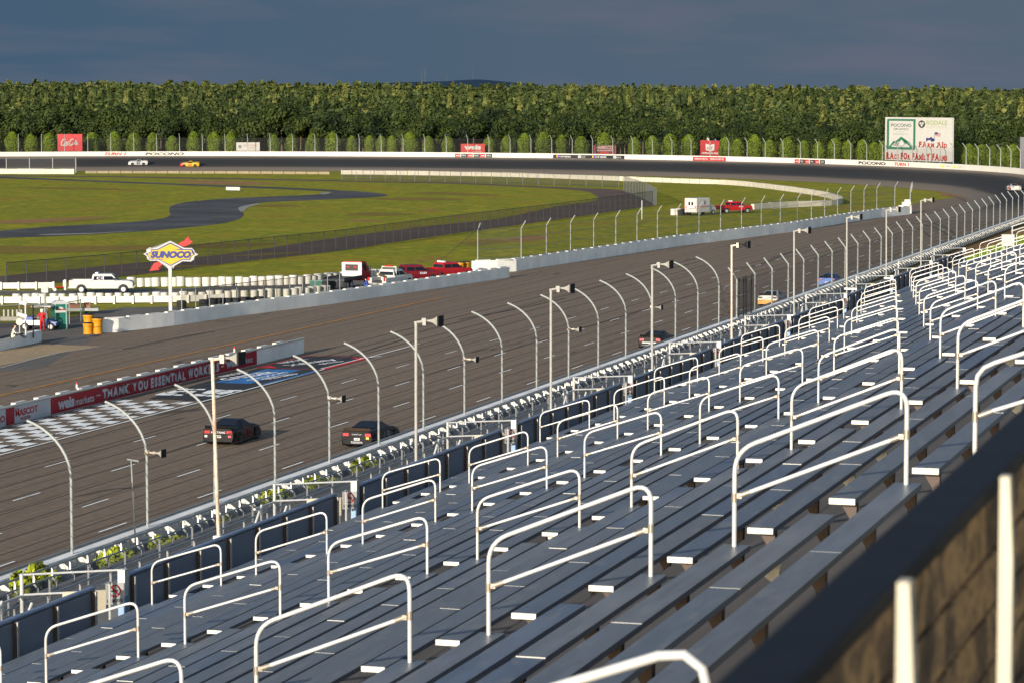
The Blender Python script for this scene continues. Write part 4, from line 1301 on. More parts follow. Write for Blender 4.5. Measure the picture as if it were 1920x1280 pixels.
# edge of the wood: single trees
edge = []
for k in range(6):
    rs = np.random.default_rng(80 + k)
    h = 12.4 + k * 0.8
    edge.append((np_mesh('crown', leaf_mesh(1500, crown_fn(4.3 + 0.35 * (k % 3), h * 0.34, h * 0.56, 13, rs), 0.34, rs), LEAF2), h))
tr_m = MB().tube([(0, 0, -0.5), (0.1, 0, 3), (0, 0.1, 7.5)], [0.28, 0.22, 0.1], 7).mesh('trunk', BARK, smooth=True)
k = 0
for row in range(4):
    th = radians(8) + row * 0.01
    while th < radians(136):
        rr = R_OUT + 26 + row * 8.5 + random.uniform(-3, 3)
        p = arc(th, rr)
        p.z = max(elev(p.x, p.y), 0) + (0.3 if row == 0 else 0)
        q = proj(p.x, p.y, p.z + 8)
        if -60 < q[0] < 1980:
            me, h = edge[k % 6]
            t = thing('woodland_tree', 'leafy tree in the dark front edge of the woods behind the clipped evergreens', 'tree', p, random.uniform(0, 6.28), 'front edge of the woods')
            s = random.uniform(0.78, 1.12) * (0.86 + 0.26 * min(1, max(0, (960 - q[0]) / 900 + 0.5)))
            t.scale = (s, s, s * random.uniform(0.9, 1.12))
            link('crown', me, t); link('trunk', tr_m, t)
            k += 1
        th += random.uniform(5.6, 8.2) / rr

# the woods beyond, one mass of mixed crowns
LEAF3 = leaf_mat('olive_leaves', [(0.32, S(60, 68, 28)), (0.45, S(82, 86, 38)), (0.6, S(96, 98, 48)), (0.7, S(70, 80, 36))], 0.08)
def crown_bank(n_leaf, size, seed, count=7):
    out = []
    for k in range(count):
        rs = np.random.default_rng(seed + k)
        h = rs.uniform(7.0, 9.6)
        rx = rs.uniform(2.9, 4.8)
        if k == count - 1:      # a few pointed conifers
            def cf_(r_, n):
                t = r_.uniform(0, 1, n) ** 0.8; a = r_.uniform(0, 2 * pi, n)
                rr = 2.0 * (1 - t) + 0.12
                return (np.stack([rr * np.cos(a), rr * np.sin(a), 2.5 + t * 8.5], 1), np.stack([np.cos(a), np.sin(a), np.full(n, .3)], 1))
            out.append(leaf_mesh(n_leaf, cf_, size, rs))
        else:
            out.append(leaf_mesh(n_leaf, crown_fn(rx, h * 0.36, h * 0.56, 9, rs), size, rs))
    return out
banks = [(770, 1000, 5.8, crown_bank(210, 0.46, 200), (0.62, 0.30)), (1000, 1400, 7.2, crown_bank(115, 0.72, 300), (0.32, 0.48)), (1400, 2100, 9.4, crown_bank(60, 1.05, 400), (0.2, 0.55)), (2100, 3700, 14.0, crown_bank(40, 1.5, 500), (0.15, 0.6))]  # darker leaves near, paler far: shade and haze put into the leaf colours
chunks = []; kinds = []
rf = np.random.default_rng(5)
for z0, z1, stp_, bk, mixp in banks:
    zz = z0
    while zz < z1:
        half = zz * 0.188 + 15
        r_ = -half
        while r_ < half:
            z_ = zz + rf.uniform(-0.5, 0.5) * stp_; x_ = r_ + rf.uniform(-0.5, 0.5) * stp_
            wx = x_ * cos(PHI) - z_ * sin(PHI); wy = x_ * sin(PHI) + z_ * cos(PHI)
            r_ += stp_
            if hypot(wx - TC.x, wy - TC.y) < R_OUT + 56:
                continue
            kk = rf.integers(0, 6) if rf.uniform() > 0.08 else 6
            Q = bk[kk]
            a = rf.uniform(0, 2 * pi); ca, sa = cos(a), sin(a)
            s = rf.uniform(0.62, 1.28); sz = min(s, 1.15) * rf.uniform(0.85, 1.1)
            sw = s * max(1.0, stp_ / 7.5) ** 0.7
            M = np.array([[ca * sw, -sa * sw, 0], [sa * sw, ca * sw, 0], [0, 0, sz]])
            chunks.append(Q @ M.T + np.array([wx, wy, elev(wx, wy)]))
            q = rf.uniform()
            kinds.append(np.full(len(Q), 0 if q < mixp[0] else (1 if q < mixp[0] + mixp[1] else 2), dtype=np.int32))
        zz += stp_ * 0.95
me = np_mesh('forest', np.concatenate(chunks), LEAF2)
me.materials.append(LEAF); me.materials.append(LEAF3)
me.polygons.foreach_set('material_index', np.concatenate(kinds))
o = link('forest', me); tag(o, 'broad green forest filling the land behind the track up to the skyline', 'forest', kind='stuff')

# far hill with masts; the blue of the haze is put into its colour
HILL = mat('haze_blue_hill', S(48, 64, 82), 1.0, var=0.08, scale=0.002, spec=0.0)
mb = MB()
prof = [(690, 159), (735, 155.5), (780, 154), (830, 153), (870, 150.4), (900, 149.6), (930, 152), (960, 155), (1010, 159)]
D0 = 7000
top = [at_depth(x, y, D0) for x, y in smooth_px(prof, 5)]
bot = [Vector((p.x * 0.9, p.y * 0.9, -5)) for p in top]; bak = [Vector((p.x * 1.12, p.y * 1.12, -5)) for p in top]
n = len(top)
mb.v = [tuple(p) for p in bot + top + bak]
for i in range(n - 1):
    mb.f += [(i, i + 1, n + i + 1, n + i), (n + i, n + i + 1, 2 * n + i + 1, 2 * n + i)]; mb.mi += [0, 0]
o = mb.build('hill', HILL, smooth=True, fix=False); o['kind'] = 'structure'
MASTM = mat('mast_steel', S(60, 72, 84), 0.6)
for x, y0, y1, w, lb in ((791, 151, 130, 3.2, 'tall thin radio mast on the far hill, the left one of a close pair'), (797.5, 151, 127, 4.2, 'tall radio mast on the far hill, the taller of a close pair'), (837, 151, 137, 1.6, 'short faint radio mast alone on the far hill'), (886.5, 149, 125, 1.8, 'slender radio mast standing on the top of the far hill')):
    a = at_depth(x, y0, D0); b = at_depth(x, y1, D0)
    t = thing('radio_mast', lb, 'mast', a)
    MB().tube([(0, 0, -5), (0, 0, (b - a).length * 0.6)], w * 0.5, 4).build('lower_mast', MASTM, t)
    MB().tube([(0, 0, (b - a).length * 0.6), (0, 0, (b - a).length)], w * 0.35, 4).build('upper_mast', MASTM, t)

# ------------------------------------------------------------------ grandstand
ROW_T = 0.762
SA, SS, D0R = 25.649, 14.129, 9.286
HREL = {-19: 10.424, -18: 10.175, -17: 9.952, -16: 9.695, -15: 9.438, -14: 9.193, -13: 8.956, -12: 8.692, -11: 8.448, -10: 8.203, -9: 7.956,
        -8: 7.706, -7: 7.458, -6: 7.218, -5: 6.961, -4: 6.711, -3: 6.454, -2: 6.179, -1: 5.853, 0: 5.554, 1: 5.25, 2: 4.951, 3: 4.645,
        4: 4.336, 5: 4.027, 6: 3.721, 7: 3.41, 8: 3.41}
SEATZ = {i: CAMH - h for i, h in HREL.items()}
def DR(i): return D0R - i * ROW_T
AISLE_W = 1.0
KMAX = 11
SEAT = mat('bench_aluminium', S(99, 104, 111), 0.42, metal=0.0, var=0.17, scale=1.6, spec=0.6, island=0.13, stretch=(5, 0.5, 1))
def seat_bolts(m):
    t = m.node_tree; n = t.nodes; l = t.links
    b = n['Principled BSDF']; src = b.inputs['Base Color'].links[0].from_socket
    tcn = [q for q in n if q.type == 'TEX_COORD'][0]
    sp = n.new('ShaderNodeSeparateXYZ'); l.new(tcn.outputs['Object'], sp.inputs[0])
    def M(op, a, bb):
        q = n.new('ShaderNodeMath'); q.operation = op
        for i, s_ in enumerate((a, bb)):
            if isinstance(s_, (int, float)): q.inputs[i].default_value = s_
            else: l.new(s_, q.inputs[i])
        return q.outputs[0]
    fy = M('ABSOLUTE', M('SUBTRACT', M('FRACT', M('DIVIDE', sp.outputs[1], 0.61), 0), 0.5), 0)
    fx = M('ABSOLUTE', M('SUBTRACT', M('ABSOLUTE', sp.outputs[0], 0), 0.062), 0)
    hit = M('MULTIPLY', M('LESS_THAN', fy, 0.016), M('LESS_THAN', fx, 0.014))
    # fine grooves pressed along the plank
    gr = M('LESS_THAN', M('ABSOLUTE', M('SUBTRACT', M('FRACT', M('DIVIDE', sp.outputs[0], 0.04), 0), 0.5), 0), 0.035)
    k = M('SUBTRACT', M('SUBTRACT', 1.0, M('MULTIPLY', hit, 0.5)), M('MULTIPLY', gr, 0.13))
    vm = n.new('ShaderNodeVectorMath'); vm.operation = 'SCALE'
    l.new(src, vm.inputs[0]); l.new(k, vm.inputs['Scale']); l.new(vm.outputs[0], b.inputs['Base Color'])
seat_bolts(SEAT)
def seat_tint(m):
    t = m.node_tree; n = t.nodes; l = t.links
    b = n['Principled BSDF']; src = b.inputs['Base Color'].links[0].from_socket
    g = n.new('ShaderNodeNewGeometry'); oi = n.new('ShaderNodeObjectInfo')
    ad = n.new('ShaderNodeMath'); ad.operation = 'ADD'; l.new(g.outputs['Random Per Island'], ad.inputs[0]); l.new(oi.outputs['Random'], ad.inputs[1])
    fr_ = n.new('ShaderNodeMath'); fr_.operation = 'FRACT'; l.new(ad.outputs[0], fr_.inputs[0])
    rp = n.new('ShaderNodeValToRGB'); e = rp.color_ramp.elements
    e[0].position = 0.0; e[0].color = (1.04, 1.0, 0.95, 1); e[1].position = 1.0; e[1].color = (0.72, 0.84, 1.02, 1)
    k = e.new(0.6); k.color = (1.0, 1.0, 1.0, 1); k = e.new(0.85); k.color = (0.92, 0.96, 1.0, 1)
    l.new(fr_.outputs[0], rp.inputs[0])
    mx = n.new('ShaderNodeMix'); mx.data_type = 'RGBA'; mx.blend_type = 'MULTIPLY'; mx.inputs[0].default_value = 1.0
    l.new(src, mx.inputs[6]); l.new(rp.outputs[0], mx.inputs[7])
    # scuffs and dried puddle stains
    tcn = [q for q in n if q.type == 'TEX_COORD'][0]
    mp_ = n.new('ShaderNodeMapping'); mp_.inputs['Scale'].default_value = (3, 0.8, 1); l.new(tcn.outputs['Object'], mp_.inputs[0])
    vv = n.new('ShaderNodeVectorMath'); vv.operation = 'ADD'; l.new(mp_.outputs[0], vv.inputs[0]); l.new(oi.outputs['Location'], vv.inputs[1])
    ns = n.new('ShaderNodeTexNoise'); ns.inputs['Scale'].default_value = 2.2; ns.inputs['Detail'].default_value = 5; l.new(vv.outputs[0], ns.inputs['Vector'])
    mr_ = n.new('ShaderNodeMapRange'); mr_.interpolation_type = 'SMOOTHSTEP'; mr_.inputs[1].default_value = 0.56; mr_.inputs[2].default_value = 0.68; mr_.inputs[3].default_value = 0.0; mr_.inputs[4].default_value = 0.34
    l.new(ns.outputs[0], mr_.inputs[0])
    m2 = n.new('ShaderNodeMix'); m2.data_type = 'RGBA'; l.new(mr_.outputs[0], m2.inputs[0]); l.new(mx.outputs[2], m2.inputs[6]); m2.inputs[7].default_value = (*S(132, 128, 120), 1)
    l.new(m2.outputs[2], b.inputs['Base Color'])
seat_tint(SEAT)
SEATEND = mat('bench_end_cap', S(238, 234, 222), 0.5, var=0.03)
FLOORM = mat('deck_boards', S(88, 82, 76), 0.7, var=0.22, scale=1.2, stretch=(5, 0.3, 1))
RISER = mat('deck_riser', S(84, 84, 84), 0.6, var=0.15)
BRKT = mat('bench_bracket', S(70, 58, 52), 0.55, metal=0.3, var=0.15)
RAILW = mat('handrail_tube', S(232, 232, 228), 0.35, metal=0.25, var=0.05, scale=4)
RAILJ = mat('handrail_fitting', S(150, 142, 130), 0.4, metal=0.5, var=0.1)
PANEL = mat('front_panel', S(128, 132, 140), 0.45, var=0.16, scale=0.8, spec=0.5, stretch=(1, 0.5, 3))
PIPE = mat('rail_pipe', S(150, 164, 184), 0.35, metal=0.5, var=0.06)
BOARD = mat('weathered_board', S(112, 100, 92), 0.8, var=0.2)

gs = thing('grandstand', 'stepped aluminium grandstand deck falling away towards the track', 'grandstand', (0, 0, 0))
Y0, Y1 = -6.0, SA + SS * 11.6
prof = []
xs_prev = None
dfront = DR(-19) + 0.55
prof.append((dfront, 8.2))
for i in range(-19, 9):
    fz = SEATZ[i] - 0.43
    a = DR(i) + 0.46 if i > -19 else dfront
    b = DR(i) - 0.30
    prof.append((a, fz)); prof.append((b, fz))
prof.append((0.2, SEATZ[8] - 0.43)); prof.append((0.2, 8.2))
mb = MB()
n = len(prof)
mb.v = [(-d, Y0, z) for d, z in prof] + [(-d, Y1, z) for d, z in prof]
for i in range(n - 1):
    mb.f.append((i, i + 1, n + i + 1, n + i)); mb.mi.append(1 if abs(prof[i][0] - prof[i + 1][0]) < 0.02 else 0)
mb.f.append(tuple(range(n))); mb.mi.append(1); mb.f.append(tuple(range(2 * n - 1, n - 1, -1))); mb.mi.append(1)
mb.build('deck', [FLOORM, RISER], gs)

# benches: one per row and block between two aisles
BL = SS - AISLE_W
rb = random.Random(3)
seat_meshes = []
for q in range(4):
    mb = MB()
    y = 0.0
    for L_ in (BL * 0.36, BL * 0.34, BL * 0.30):
        dz = rb.uniform(-0.004, 0.004); g = 0.008
        x0, x1 = -0.12 + rb.uniform(-.003, .003), 0.118
        mb.box(x0, x1, y + g * 0.5, y + L_ - g * 0.5, -0.05 + dz, dz, 0, ends=1)
        y += L_
    # ribs pressed into the plank
    seat_meshes.append(mb.mesh('seat', [SEAT, SEATEND]))
capm = MB().box(-0.122, 0.12, -0.012, 0.0, -0.053, 0.002).mesh('end_cap', SEATEND)
bkm = MB().prism([(0.035, -0.43), (0.095, -0.43), (0.105, -0.052), (-0.06, -0.052), (-0.02, -0.11), (0.035, -0.2)], (0, -0.05, 0), (1, 0, 0), (0, 0, 1), (0, 1, 0), 0.1).mesh('bracket', BRKT)
bkm_sunlit = MB().prism([(0.02, -0.2), (0.095, -0.24), (0.105, -0.052), (-0.09, -0.052), (-0.085, -0.12)], (0, -0.04, 0), (1, 0, 0), (0, 0, 1), (0, 1, 0), 0.06).mesh('bracket', SEATEND)  # pale copy of the bracket, its sunlit face put into the colour
SECW = ['nearest', 'second', 'third', 'fourth', 'fifth', 'sixth', 'seventh', 'eighth', 'ninth', 'tenth', 'eleventh', 'twelfth', 'thirteenth']
def in_view(pts, m=25):
    for x, y, z in pts:
        u_, v_, zc = proj(x, y, z)
        if zc > 0.5 and -m < u_ < 1920 + m and -m < v_ < 1280 + m:
            return True
    return False
for k in range(-1, KMAX):
    ys = SA + SS * k
    for i in range(-19, 8):
        X = -(DR(i) - 0.12); z = SEATZ[i]
        if not in_view([(X, ys + BL * q / 8, z) for q in range(9)]):
            continue
        t = thing('bench', 'grey plank bench in the %s row from the front rail, %s block from the camera' % (ORD[i + 20], SECW[k + 1]), 'bench', (X, ys, z), 0, 'grandstand benches')
        link('seat', seat_meshes[(i * 7 + k * 3) % 4], t)
        link('end_cap', capm, t)
        if k <= 1:
            for q in range(7):
                yy = 0.22 + q * (BL - 0.44) / 6
                if in_view([(X, ys + yy, z)], 10):
                    link('bracket', bkm if rb.random() > 0.1 else bkm_sunlit, t, (0, yy, 0))
        elif k <= 3:
            for q in (0, 6):
                link('bracket', bkm, t, (0, 0.22 + q * (BL - 0.44) / 6, 0))

# handrails down the aisles
def handrail_mesh(i0, i1):
    dx = DR(i0) - DR(i1); dz = SEATZ[i1] - SEATZ[i0]
    top = 0.86
    R_ = 0.2
    def bend(p, a, b, n=6):
        out = []
        for q in range(n + 1):
            t = q / n
            out.append((1 - t) ** 2 * a + 2 * (1 - t) * t * p + t * t * b)
        return out
    A = Vector((0, 0, 0)); A1 = Vector((0, 0, top)); B1 = Vector((dx, 0, dz + top)); B = Vector((dx, 0, dz))
    d = (B1 - A1).normalized()
    pts = [A] + bend(A1, A1 - Vector((0, 0, R_)), A1 + d * R_) + bend(B1, B1 - d * R_, B1 - Vector((0, 0, R_))) + [B]
    fr = MB().tube(pts, 0.0215, 10).mesh('rail', RAILW, smooth=True)
    m0 = Vector((0, 0, 0.44)); m1 = Vector((dx, 0, dz + 0.44))
    mid = MB().tube([m0 + d * 0.09, m1 - d * 0.09], 0.020, 10).mesh('mid_rail', RAILW, smooth=True)
    cl = []
    for p, s in ((m0, 1), (m1, -1)):
        jt = MB()
        jt.tube([p - Vector((0, 0, 0.04)), p + Vector((0, 0, 0.04))], 0.028, 10)
        jt.tube([p + d * 0.035 * s, p + d * 0.15 * s], 0.026, 10)
        jt.obox(p + d * 0.05 * s, (1, 0, 0), (0, 1, 0), (0, 0, 1), 0.045, 0.045, 0.045)
        cl.append(jt.mesh('clamp', RAILJ, smooth=True))
    return fr, mid, cl
RAILS = [(-19, -17), (-16, -14), (-13, -11), (-10, -8), (-7, -5), (-4, -2), (-1, 1), (2, 4), (5, 7), (8, 8)]
cache = {}
for k in range(-1, KMAX + 1):
    ys = SA + SS * k - AISLE_W - 0.13
    for q, (i0, i1) in enumerate(RAILS):
        if i1 == 8:
            i1 = 8; i0_ = 8
            X0 = -3.24
            if not in_view([(X0, ys, 17.5), (X0 + 0.8, ys, 17.85)]): continue
            key = 'top'
            if key not in cache:
                dx = 0.88
                fr = MB().tube([Vector((0, 0, 0)), Vector((0, 0, 1.3)), Vector((0.015, 0, 1.40)), Vector((0.07, 0, 1.47)), Vector((0.16, 0, 1.515)), Vector((dx - .2, 0, 1.70)), Vector((dx - .1, 0, 1.71)), Vector((dx - .03, 0, 1.66)), Vector((dx, 0, 1.54)), Vector((dx, 0, 0))], 0.0215, 10).mesh('rail', RAILW, smooth=True)
                mid = MB().tube([Vector((0.06, 0, 1.07)), Vector((dx - .06, 0, 1.33))], 0.020, 10).mesh('mid_rail', RAILW, smooth=True)
                jt = MB().tube([Vector((0, 0, 1.0)), Vector((0, 0, 1.09))], 0.028, 10).tube([Vector((0.03, 0, 1.05)), Vector((0.15, 0, 1.10))], 0.026, 10).mesh('clamp', RAILJ, smooth=True)
                cache[key] = (fr, mid, [jt])
            ms = cache[key]
            zz = SEATZ[7] - 0.43
        else:
            X0 = -(DR(i0) - 0.12); zz = SEATZ[i0]
            if not in_view([(X0, ys, zz), (X0, ys, zz + .86), (-(DR(i1) - .12), ys, SEATZ[i1] + .86), (-(DR(i1) - .12), ys, SEATZ[i1])]): continue
            if (i0, i1) not in cache: cache[(i0, i1)] = handrail_mesh(i0, i1)
            ms = cache[(i0, i1)]
        t = thing('handrail', 'white tube handrail, %s up from the front rail, on the %s aisle from the camera' % (ORD[q + 1], SECW[k + 1]), 'handrail', (X0, ys, zz), 0, 'handrails in the grandstand aisles')
        link('rail', ms[0], t); link('mid_rail', ms[1], t)
        for cm_ in ms[2]: link('clamp', cm_, t)

# front rail of the stand, in lengths between the gates
XF = -24.75
ZT = 9.93
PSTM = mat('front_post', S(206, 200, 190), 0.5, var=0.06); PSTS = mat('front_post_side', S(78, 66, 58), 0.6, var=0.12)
GATEW = mat('gate_post_white', S(230, 228, 222), 0.5, var=0.04); GATEB = mat('gate_post_blue', S(120, 146, 176), 0.5, var=0.06)
CHAIN = net_mat('gate_wire', S(50, 50, 52), 0.30)
CREAM = mat('cream_sign', S(226, 216, 190), 0.6, var=0.06); SIGNW = mat('sign_white', S(236, 234, 230), 0.5, var=0.03)
def front_rail_meshes(L_):
    a = MB().box(-0.03, 0.03, 0, L_, -1.55, -0.06).mesh('panel', PANEL)
    b = MB().tube([(0, 0, 0), (0, L_, 0)], 0.055, 10).mesh('top_rail', PIPE, smooth=True)
    nn = max(2, int(round(L_ / 1.75)))
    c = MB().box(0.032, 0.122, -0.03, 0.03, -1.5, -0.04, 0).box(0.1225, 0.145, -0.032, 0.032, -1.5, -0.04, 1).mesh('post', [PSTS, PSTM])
    return a, b, c, [0.08 + q * (L_ - 0.16) / nn for q in range(nn + 1)]
fl = front_rail_meshes(SS - 1.75)
gate_parts = None
for k in range(0, KMAX + 1):
    y0 = SA + SS * k
    t = thing('front_rail', 'blue-grey panelled front rail, %s length from the camera, before the lowest bench row' % SECW[k], 'railing', (XF, y0 + 0.12 - SS + 0.0, ZT), 0, 'front rail lengths of the grandstand')
    link('panel', fl[0], t); link('top_rail', fl[1], t)
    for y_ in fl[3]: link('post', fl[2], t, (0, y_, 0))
    # gate at the foot of the aisle, with the landing and stair outside it
    t = thing('gate', 'chain-link gate with white post and signs, %s aisle from the camera' % SECW[k + 1], 'gate', (XF, y0 - 1.63, ZT), 0, 'gates in the front rail')
    if gate_parts is None:
        gp = []
        gp.append(('post', MB().box(-0.08, 0.08, 1.42, 1.58, -0.4, 0.16).mesh('post', GATEW)))
        gp.append(('post_base', MB().box(-0.079, 0.079, 1.421, 1.579, -1.5, -0.401).mesh('post_base', GATEB)))
        g = MB().tube([(0, 0.1, -1.4), (0, 0.1, 0.0), (0, 0.85, 0.0), (0, 0.85, -1.4)], 0.03, 8)
        gp.append(('gate_frame', g.mesh('gate_frame', RAILW, smooth=True)))
        g = MB(); g.add([(0, 0.1, -1.4), (0, 0.85, -1.4), (0, 0.85, -0.02), (0, 0.1, -0.02)], [(0, 1, 2, 3)])
        s2 = 0.09
        for q in range(-16, 12):
            pass
        gp.append(('wire_mesh', g.mesh('wire_mesh', CHAIN, fix=False)))
        # no smoking plate faces the stand and the camera
        pl = MB().box(0.02, 0.045, 0.88, 1.26, -0.50, -0.06)
        gp.append(('sign_plate', pl.mesh('sign_plate', SIGNW)))
        land = MB()
        for zz in (0.14, -0.28):
            land.tube([(-1.75, 0.35, zz), (-0.08, 1.48, zz)], 0.023, 8)
        land.tube([(-1.75, 0.35, 0.16), (-1.75, 0.35, -1.6)], 0.04, 8)
        land.tube([(-1.75, -1.0, -0.3), (-1.75, 0.35, -0.3)], 0.03, 8)
        for xx in (-1.72, -1.05):
            land.tube([(xx, -0.6, -0.25), (xx - 0.05, -2.2, -1.9)], 0.03, 8)
            land.tube([(xx, -0.6, -0.25), (xx, -0.6, -1.6)], 0.03, 8)
        gp.append(('landing_rail', land.mesh('landing_rail', RAILW, smooth=True)))
        g = MB(); g.add([(-1.75, 0.35, -1.5), (-0.08, 1.48, -1.5), (-0.08, 1.48, -0.28), (-1.75, 0.35, -0.28)], [(0, 1, 2, 3)])
        g.add([(-1.75, -2.2, -1.9), (-1.75, 0.35, -1.5), (-1.75, 0.35, -0.35), (-1.75, -2.2, -0.9)], [(0, 1, 2, 3)])
        gp.append(('landing_wire', g.mesh('landing_wire', CHAIN, fix=False)))
        gp.append(('section_sign', MB().prism([(0, 0), (0.9, 0), (0.9, 0.46), (0, 0.46)], (-1.05, 0.80, -0.72), Vector((1.67, 1.13, 0)).normalized(), (0, 0, 1), Vector((1.13, -1.67, 0)).normalized(), 0.02).mesh('section_sign', CREAM)))
        gate_parts = gp
        ringm = MB()
        cy_, cz_, rr_ = 1.07, -0.22, 0.13
        for q in range(20):
            a0, a1 = 2 * pi * q / 20, 2 * pi * (q + 1) / 20
            ringm.add([(0.0, cy_ + r * cos(a), cz_ + r * sin(a)) for r, a in ((rr_, a0), (rr_, a1), (rr_ - .026, a1), (rr_ - .026, a0))], [(0, 1, 2, 3)])
        dd = rr_ * 0.70
        ringm.add([(0.0, cy_ - dd - .01, cz_ + dd - .01), (0.0, cy_ - dd + .015, cz_ + dd + .015), (0.0, cy_ + dd + .015, cz_ - dd + .015), (0.0, cy_ + dd - .01, cz_ - dd - .01)], [(0, 1, 2, 3)])
        # the plate is seen from the stand side: mirror left to right about its middle
        ringm = ringm.mesh('ring', RLETTER, fix=False)
        cig = MB(); cig.add([(-0.001, cy_ - .08, cz_ - .015), (-0.001, cy_ + .07, cz_ - .015), (-0.001, cy_ + .07, cz_ + .015), (-0.001, cy_ - .08, cz_ + .015)], [(0, 1, 2, 3)])
        put_text(cig, 'NO SMOKING', plane_map((0, cy_ - 0.17, -0.46), (0, 0.34, 0), (0, 0, 0.07)), 0.02)
        cig = cig.mesh('words', KLETTER, fix=False)
        sec_w = MB()
        ee = Vector((1.67, 1.13, 0)).normalized(); nn_ = Vector((1.13, -1.67, 0)).normalized()
        put_text(sec_w, 'Section', plane_map(Vector((-1.05, 0.80, -0.44)) + nn_ * 0.028 + ee * 0.12, ee * 0.6, (0, 0, 0.13)), 0.02)
        sec_w = sec_w.mesh('words', KLETTER, fix=False)
    for nm, me in gate_parts:
        o = link(nm, me, t)
        if nm == 'sign_plate':
            # turned to face up the aisle
            o.location = (0.0, 1.07, 0); o.rotation_euler = (0, 0, -radians(50))
            o.data = o.data
            for cm, nm2 in ((ringm, 'ring'), (cig, 'words')):
                c = link(nm2, cm, o, (0.048, 0, 0))
        if nm == 'section_sign':
            link('words', sec_w, o)
# the sign plate mesh was drawn about y = 1.07; move it to its own hinge
for me in {me for nm, me in gate_parts if nm == 'sign_plate'} | {ringm, cig}:
    for v_ in me.vertices:
        v_.co.y -= 1.07

# loudspeaker horns on poles outside the front rail
RUST = blend_mat('rusty_pole', [(0.42, S(196, 186, 172)), (0.55, S(186, 168, 150)), (0.64, S(164, 98, 66))], scale=0.9, stretch=(1, 1, 0.6), rough=0.7, fine_scale=6)
GREYPOLE = mat('grey_pole', S(150, 148, 142), 0.6, var=0.15)
HORNG = mat('horn_grey', S(188, 184, 174), 0.6, var=0.08); HORNK = mat('horn_mouth', S(16, 16, 18), 0.7, var=0.05)
def horn(mb_body, mb_mouth, c, L_, w, h, ax):
    """square flared horn, throat at c, opening along ax"""
    ax = Vector(ax).normalized(); s = Vector((ax.y, -ax.x, 0)).normalized(); up_ = Vector((0, 0, 1)); c = Vector(c)
    secs = []
    for t, k in ((0, 0.16), (0.25, 0.2), (0.5, 0.36), (0.75, 0.62), (1.0, 1.0)):
        p = c + ax * L_ * t
        secs.append([p + s * w / 2 * k * a + up_ * h / 2 * k * b for a, b in ((-1, -1), (1, -1), (1, 1), (-1, 1))])
    mb_body.loft(secs)
    p = c + ax * (L_ + 0.003)
    mb_mouth.obox(p + ax * 0.02, s, up_, ax, w * 1.06, h * 1.06, 0.045)
    mb_body.tube([c - ax * 0.16, c], [0.07, 0.06], 8)
poles = [(405, 1003, 672, 0.0), (780, 866, 603, 0.02), (1033, 772, 542, 0.0), (1223, 692, 497, 0.0), (1372, 642, 460, 0.02), (1489, 590, 433, 0.01), (1588, 540, 408, 0.0), (1662, 520, 394, 0.0), (1727, 500, 376, -0.02)]
poles = [p for p in poles]
PL = ['first', 'second', 'third', 'fourth', 'fifth', 'sixth', 'seventh', 'eighth', 'ninth']
for j, (px, yb_, yt, lean) in enumerate(poles):
    B = on_x(px + 6 * (j == 0), yb_, -25.3)
    T = on_x(px - (7 if j == 0 else 0), yt, -25.3)
    H_ = T.z - B.z + 0.6
    t = thing('loudspeaker_pole', 'slim pole with a square black-mouthed horn, %s from the camera along the front rail' % PL[j], 'loudspeaker', (B.x, B.y, B.z - 0.6), 0, 'horn loudspeaker poles along the front rail')
    o = MB().tube([(0, 0, 0), (0, T.y - B.y, H_)], 0.042, 8).build('pole', RUST if j in (0, 4) else GREYPOLE, t, smooth=True)
    bb = MB(); bm_ = MB(); arm = MB()
    arm.tube([(-0.05, T.y - B.y, H_ - 0.03), (0.28, T.y - B.y + 0.06, H_ + 0.02)], 0.035, 6); arm.box(0.2, 0.3, T.y - B.y - 0.04, T.y - B.y + 0.1, H_ - 0.1, H_ + 0.1)
    arm.build('arm', RUST if j in (0, 4) else GREYPOLE, t)
    hs = 0.8 if j < 4 else 1.15
    horn(bb, bm_, (0.32, T.y - B.y + 0.05, H_ + 0.03), 0.38, 0.30, 0.28, (0.985, -0.17, 0.0))
    bb.build('horn', HORNK if j == 4 else HORNG, t); bm_.build('mouth', HORNK, t)
    MB().box(-0.12, 0.5, -0.08, 0.08, 0.52, 0.6).build('bracket', RAILW, t)
# small horns clamped to the curved fence posts
for j, (px, py) in enumerate([(281, 845), (617, 745), (868, 673), (1064, 617), (1220, 576)]):
    yy = ys0 + (1 + [0, 3, 6, 9, 12][j]) * stp
    P = on_x(px, py, XW + 0.12)
    t = thing('horn_loudspeaker', 'small dark horn clamped to the %s curved fence post that carries one, from the left' % PL[j], 'loudspeaker', (XW + 0.12, yy, P.z), 0, 'small horns on the fence posts')
    bb = MB(); bm_ = MB()
    MB().tube([(0, 0, 0), (0.35, 0.03, -0.04)], 0.04, 6).tube([(0, 0, -0.08), (0, 0, 0.08)], 0.12, 8).build('clamp', RUST, t)
    horn(bb, bm_, (0.42, 0.05, -0.03), 0.36, 0.34, 0.34, (0.985, -0.17, 0.0))
    bb.build('horn', HORNG, t); bm_.build('mouth', HORNK, t)
a = on_x(246, 862, -50.2); b_ = on_x(254, 962, -50.2)
t = thing('antenna_pole', 'thin white slanting pole with a short cross arm behind the track wall', 'pole', (b_.x, b_.y, 0.3))
MB().tube([(0, 0, 0), (0, a.y - b_.y, a.z - 0.3)], 0.035, 6).build('pole', GALV, t, smooth=True)
MB().tube([(-0.15, a.y - b_.y - .1, a.z - 0.25), (0.3, a.y - b_.y + .1, a.z - 0.35)], 0.04, 6).build('cross_arm', GALV, t)

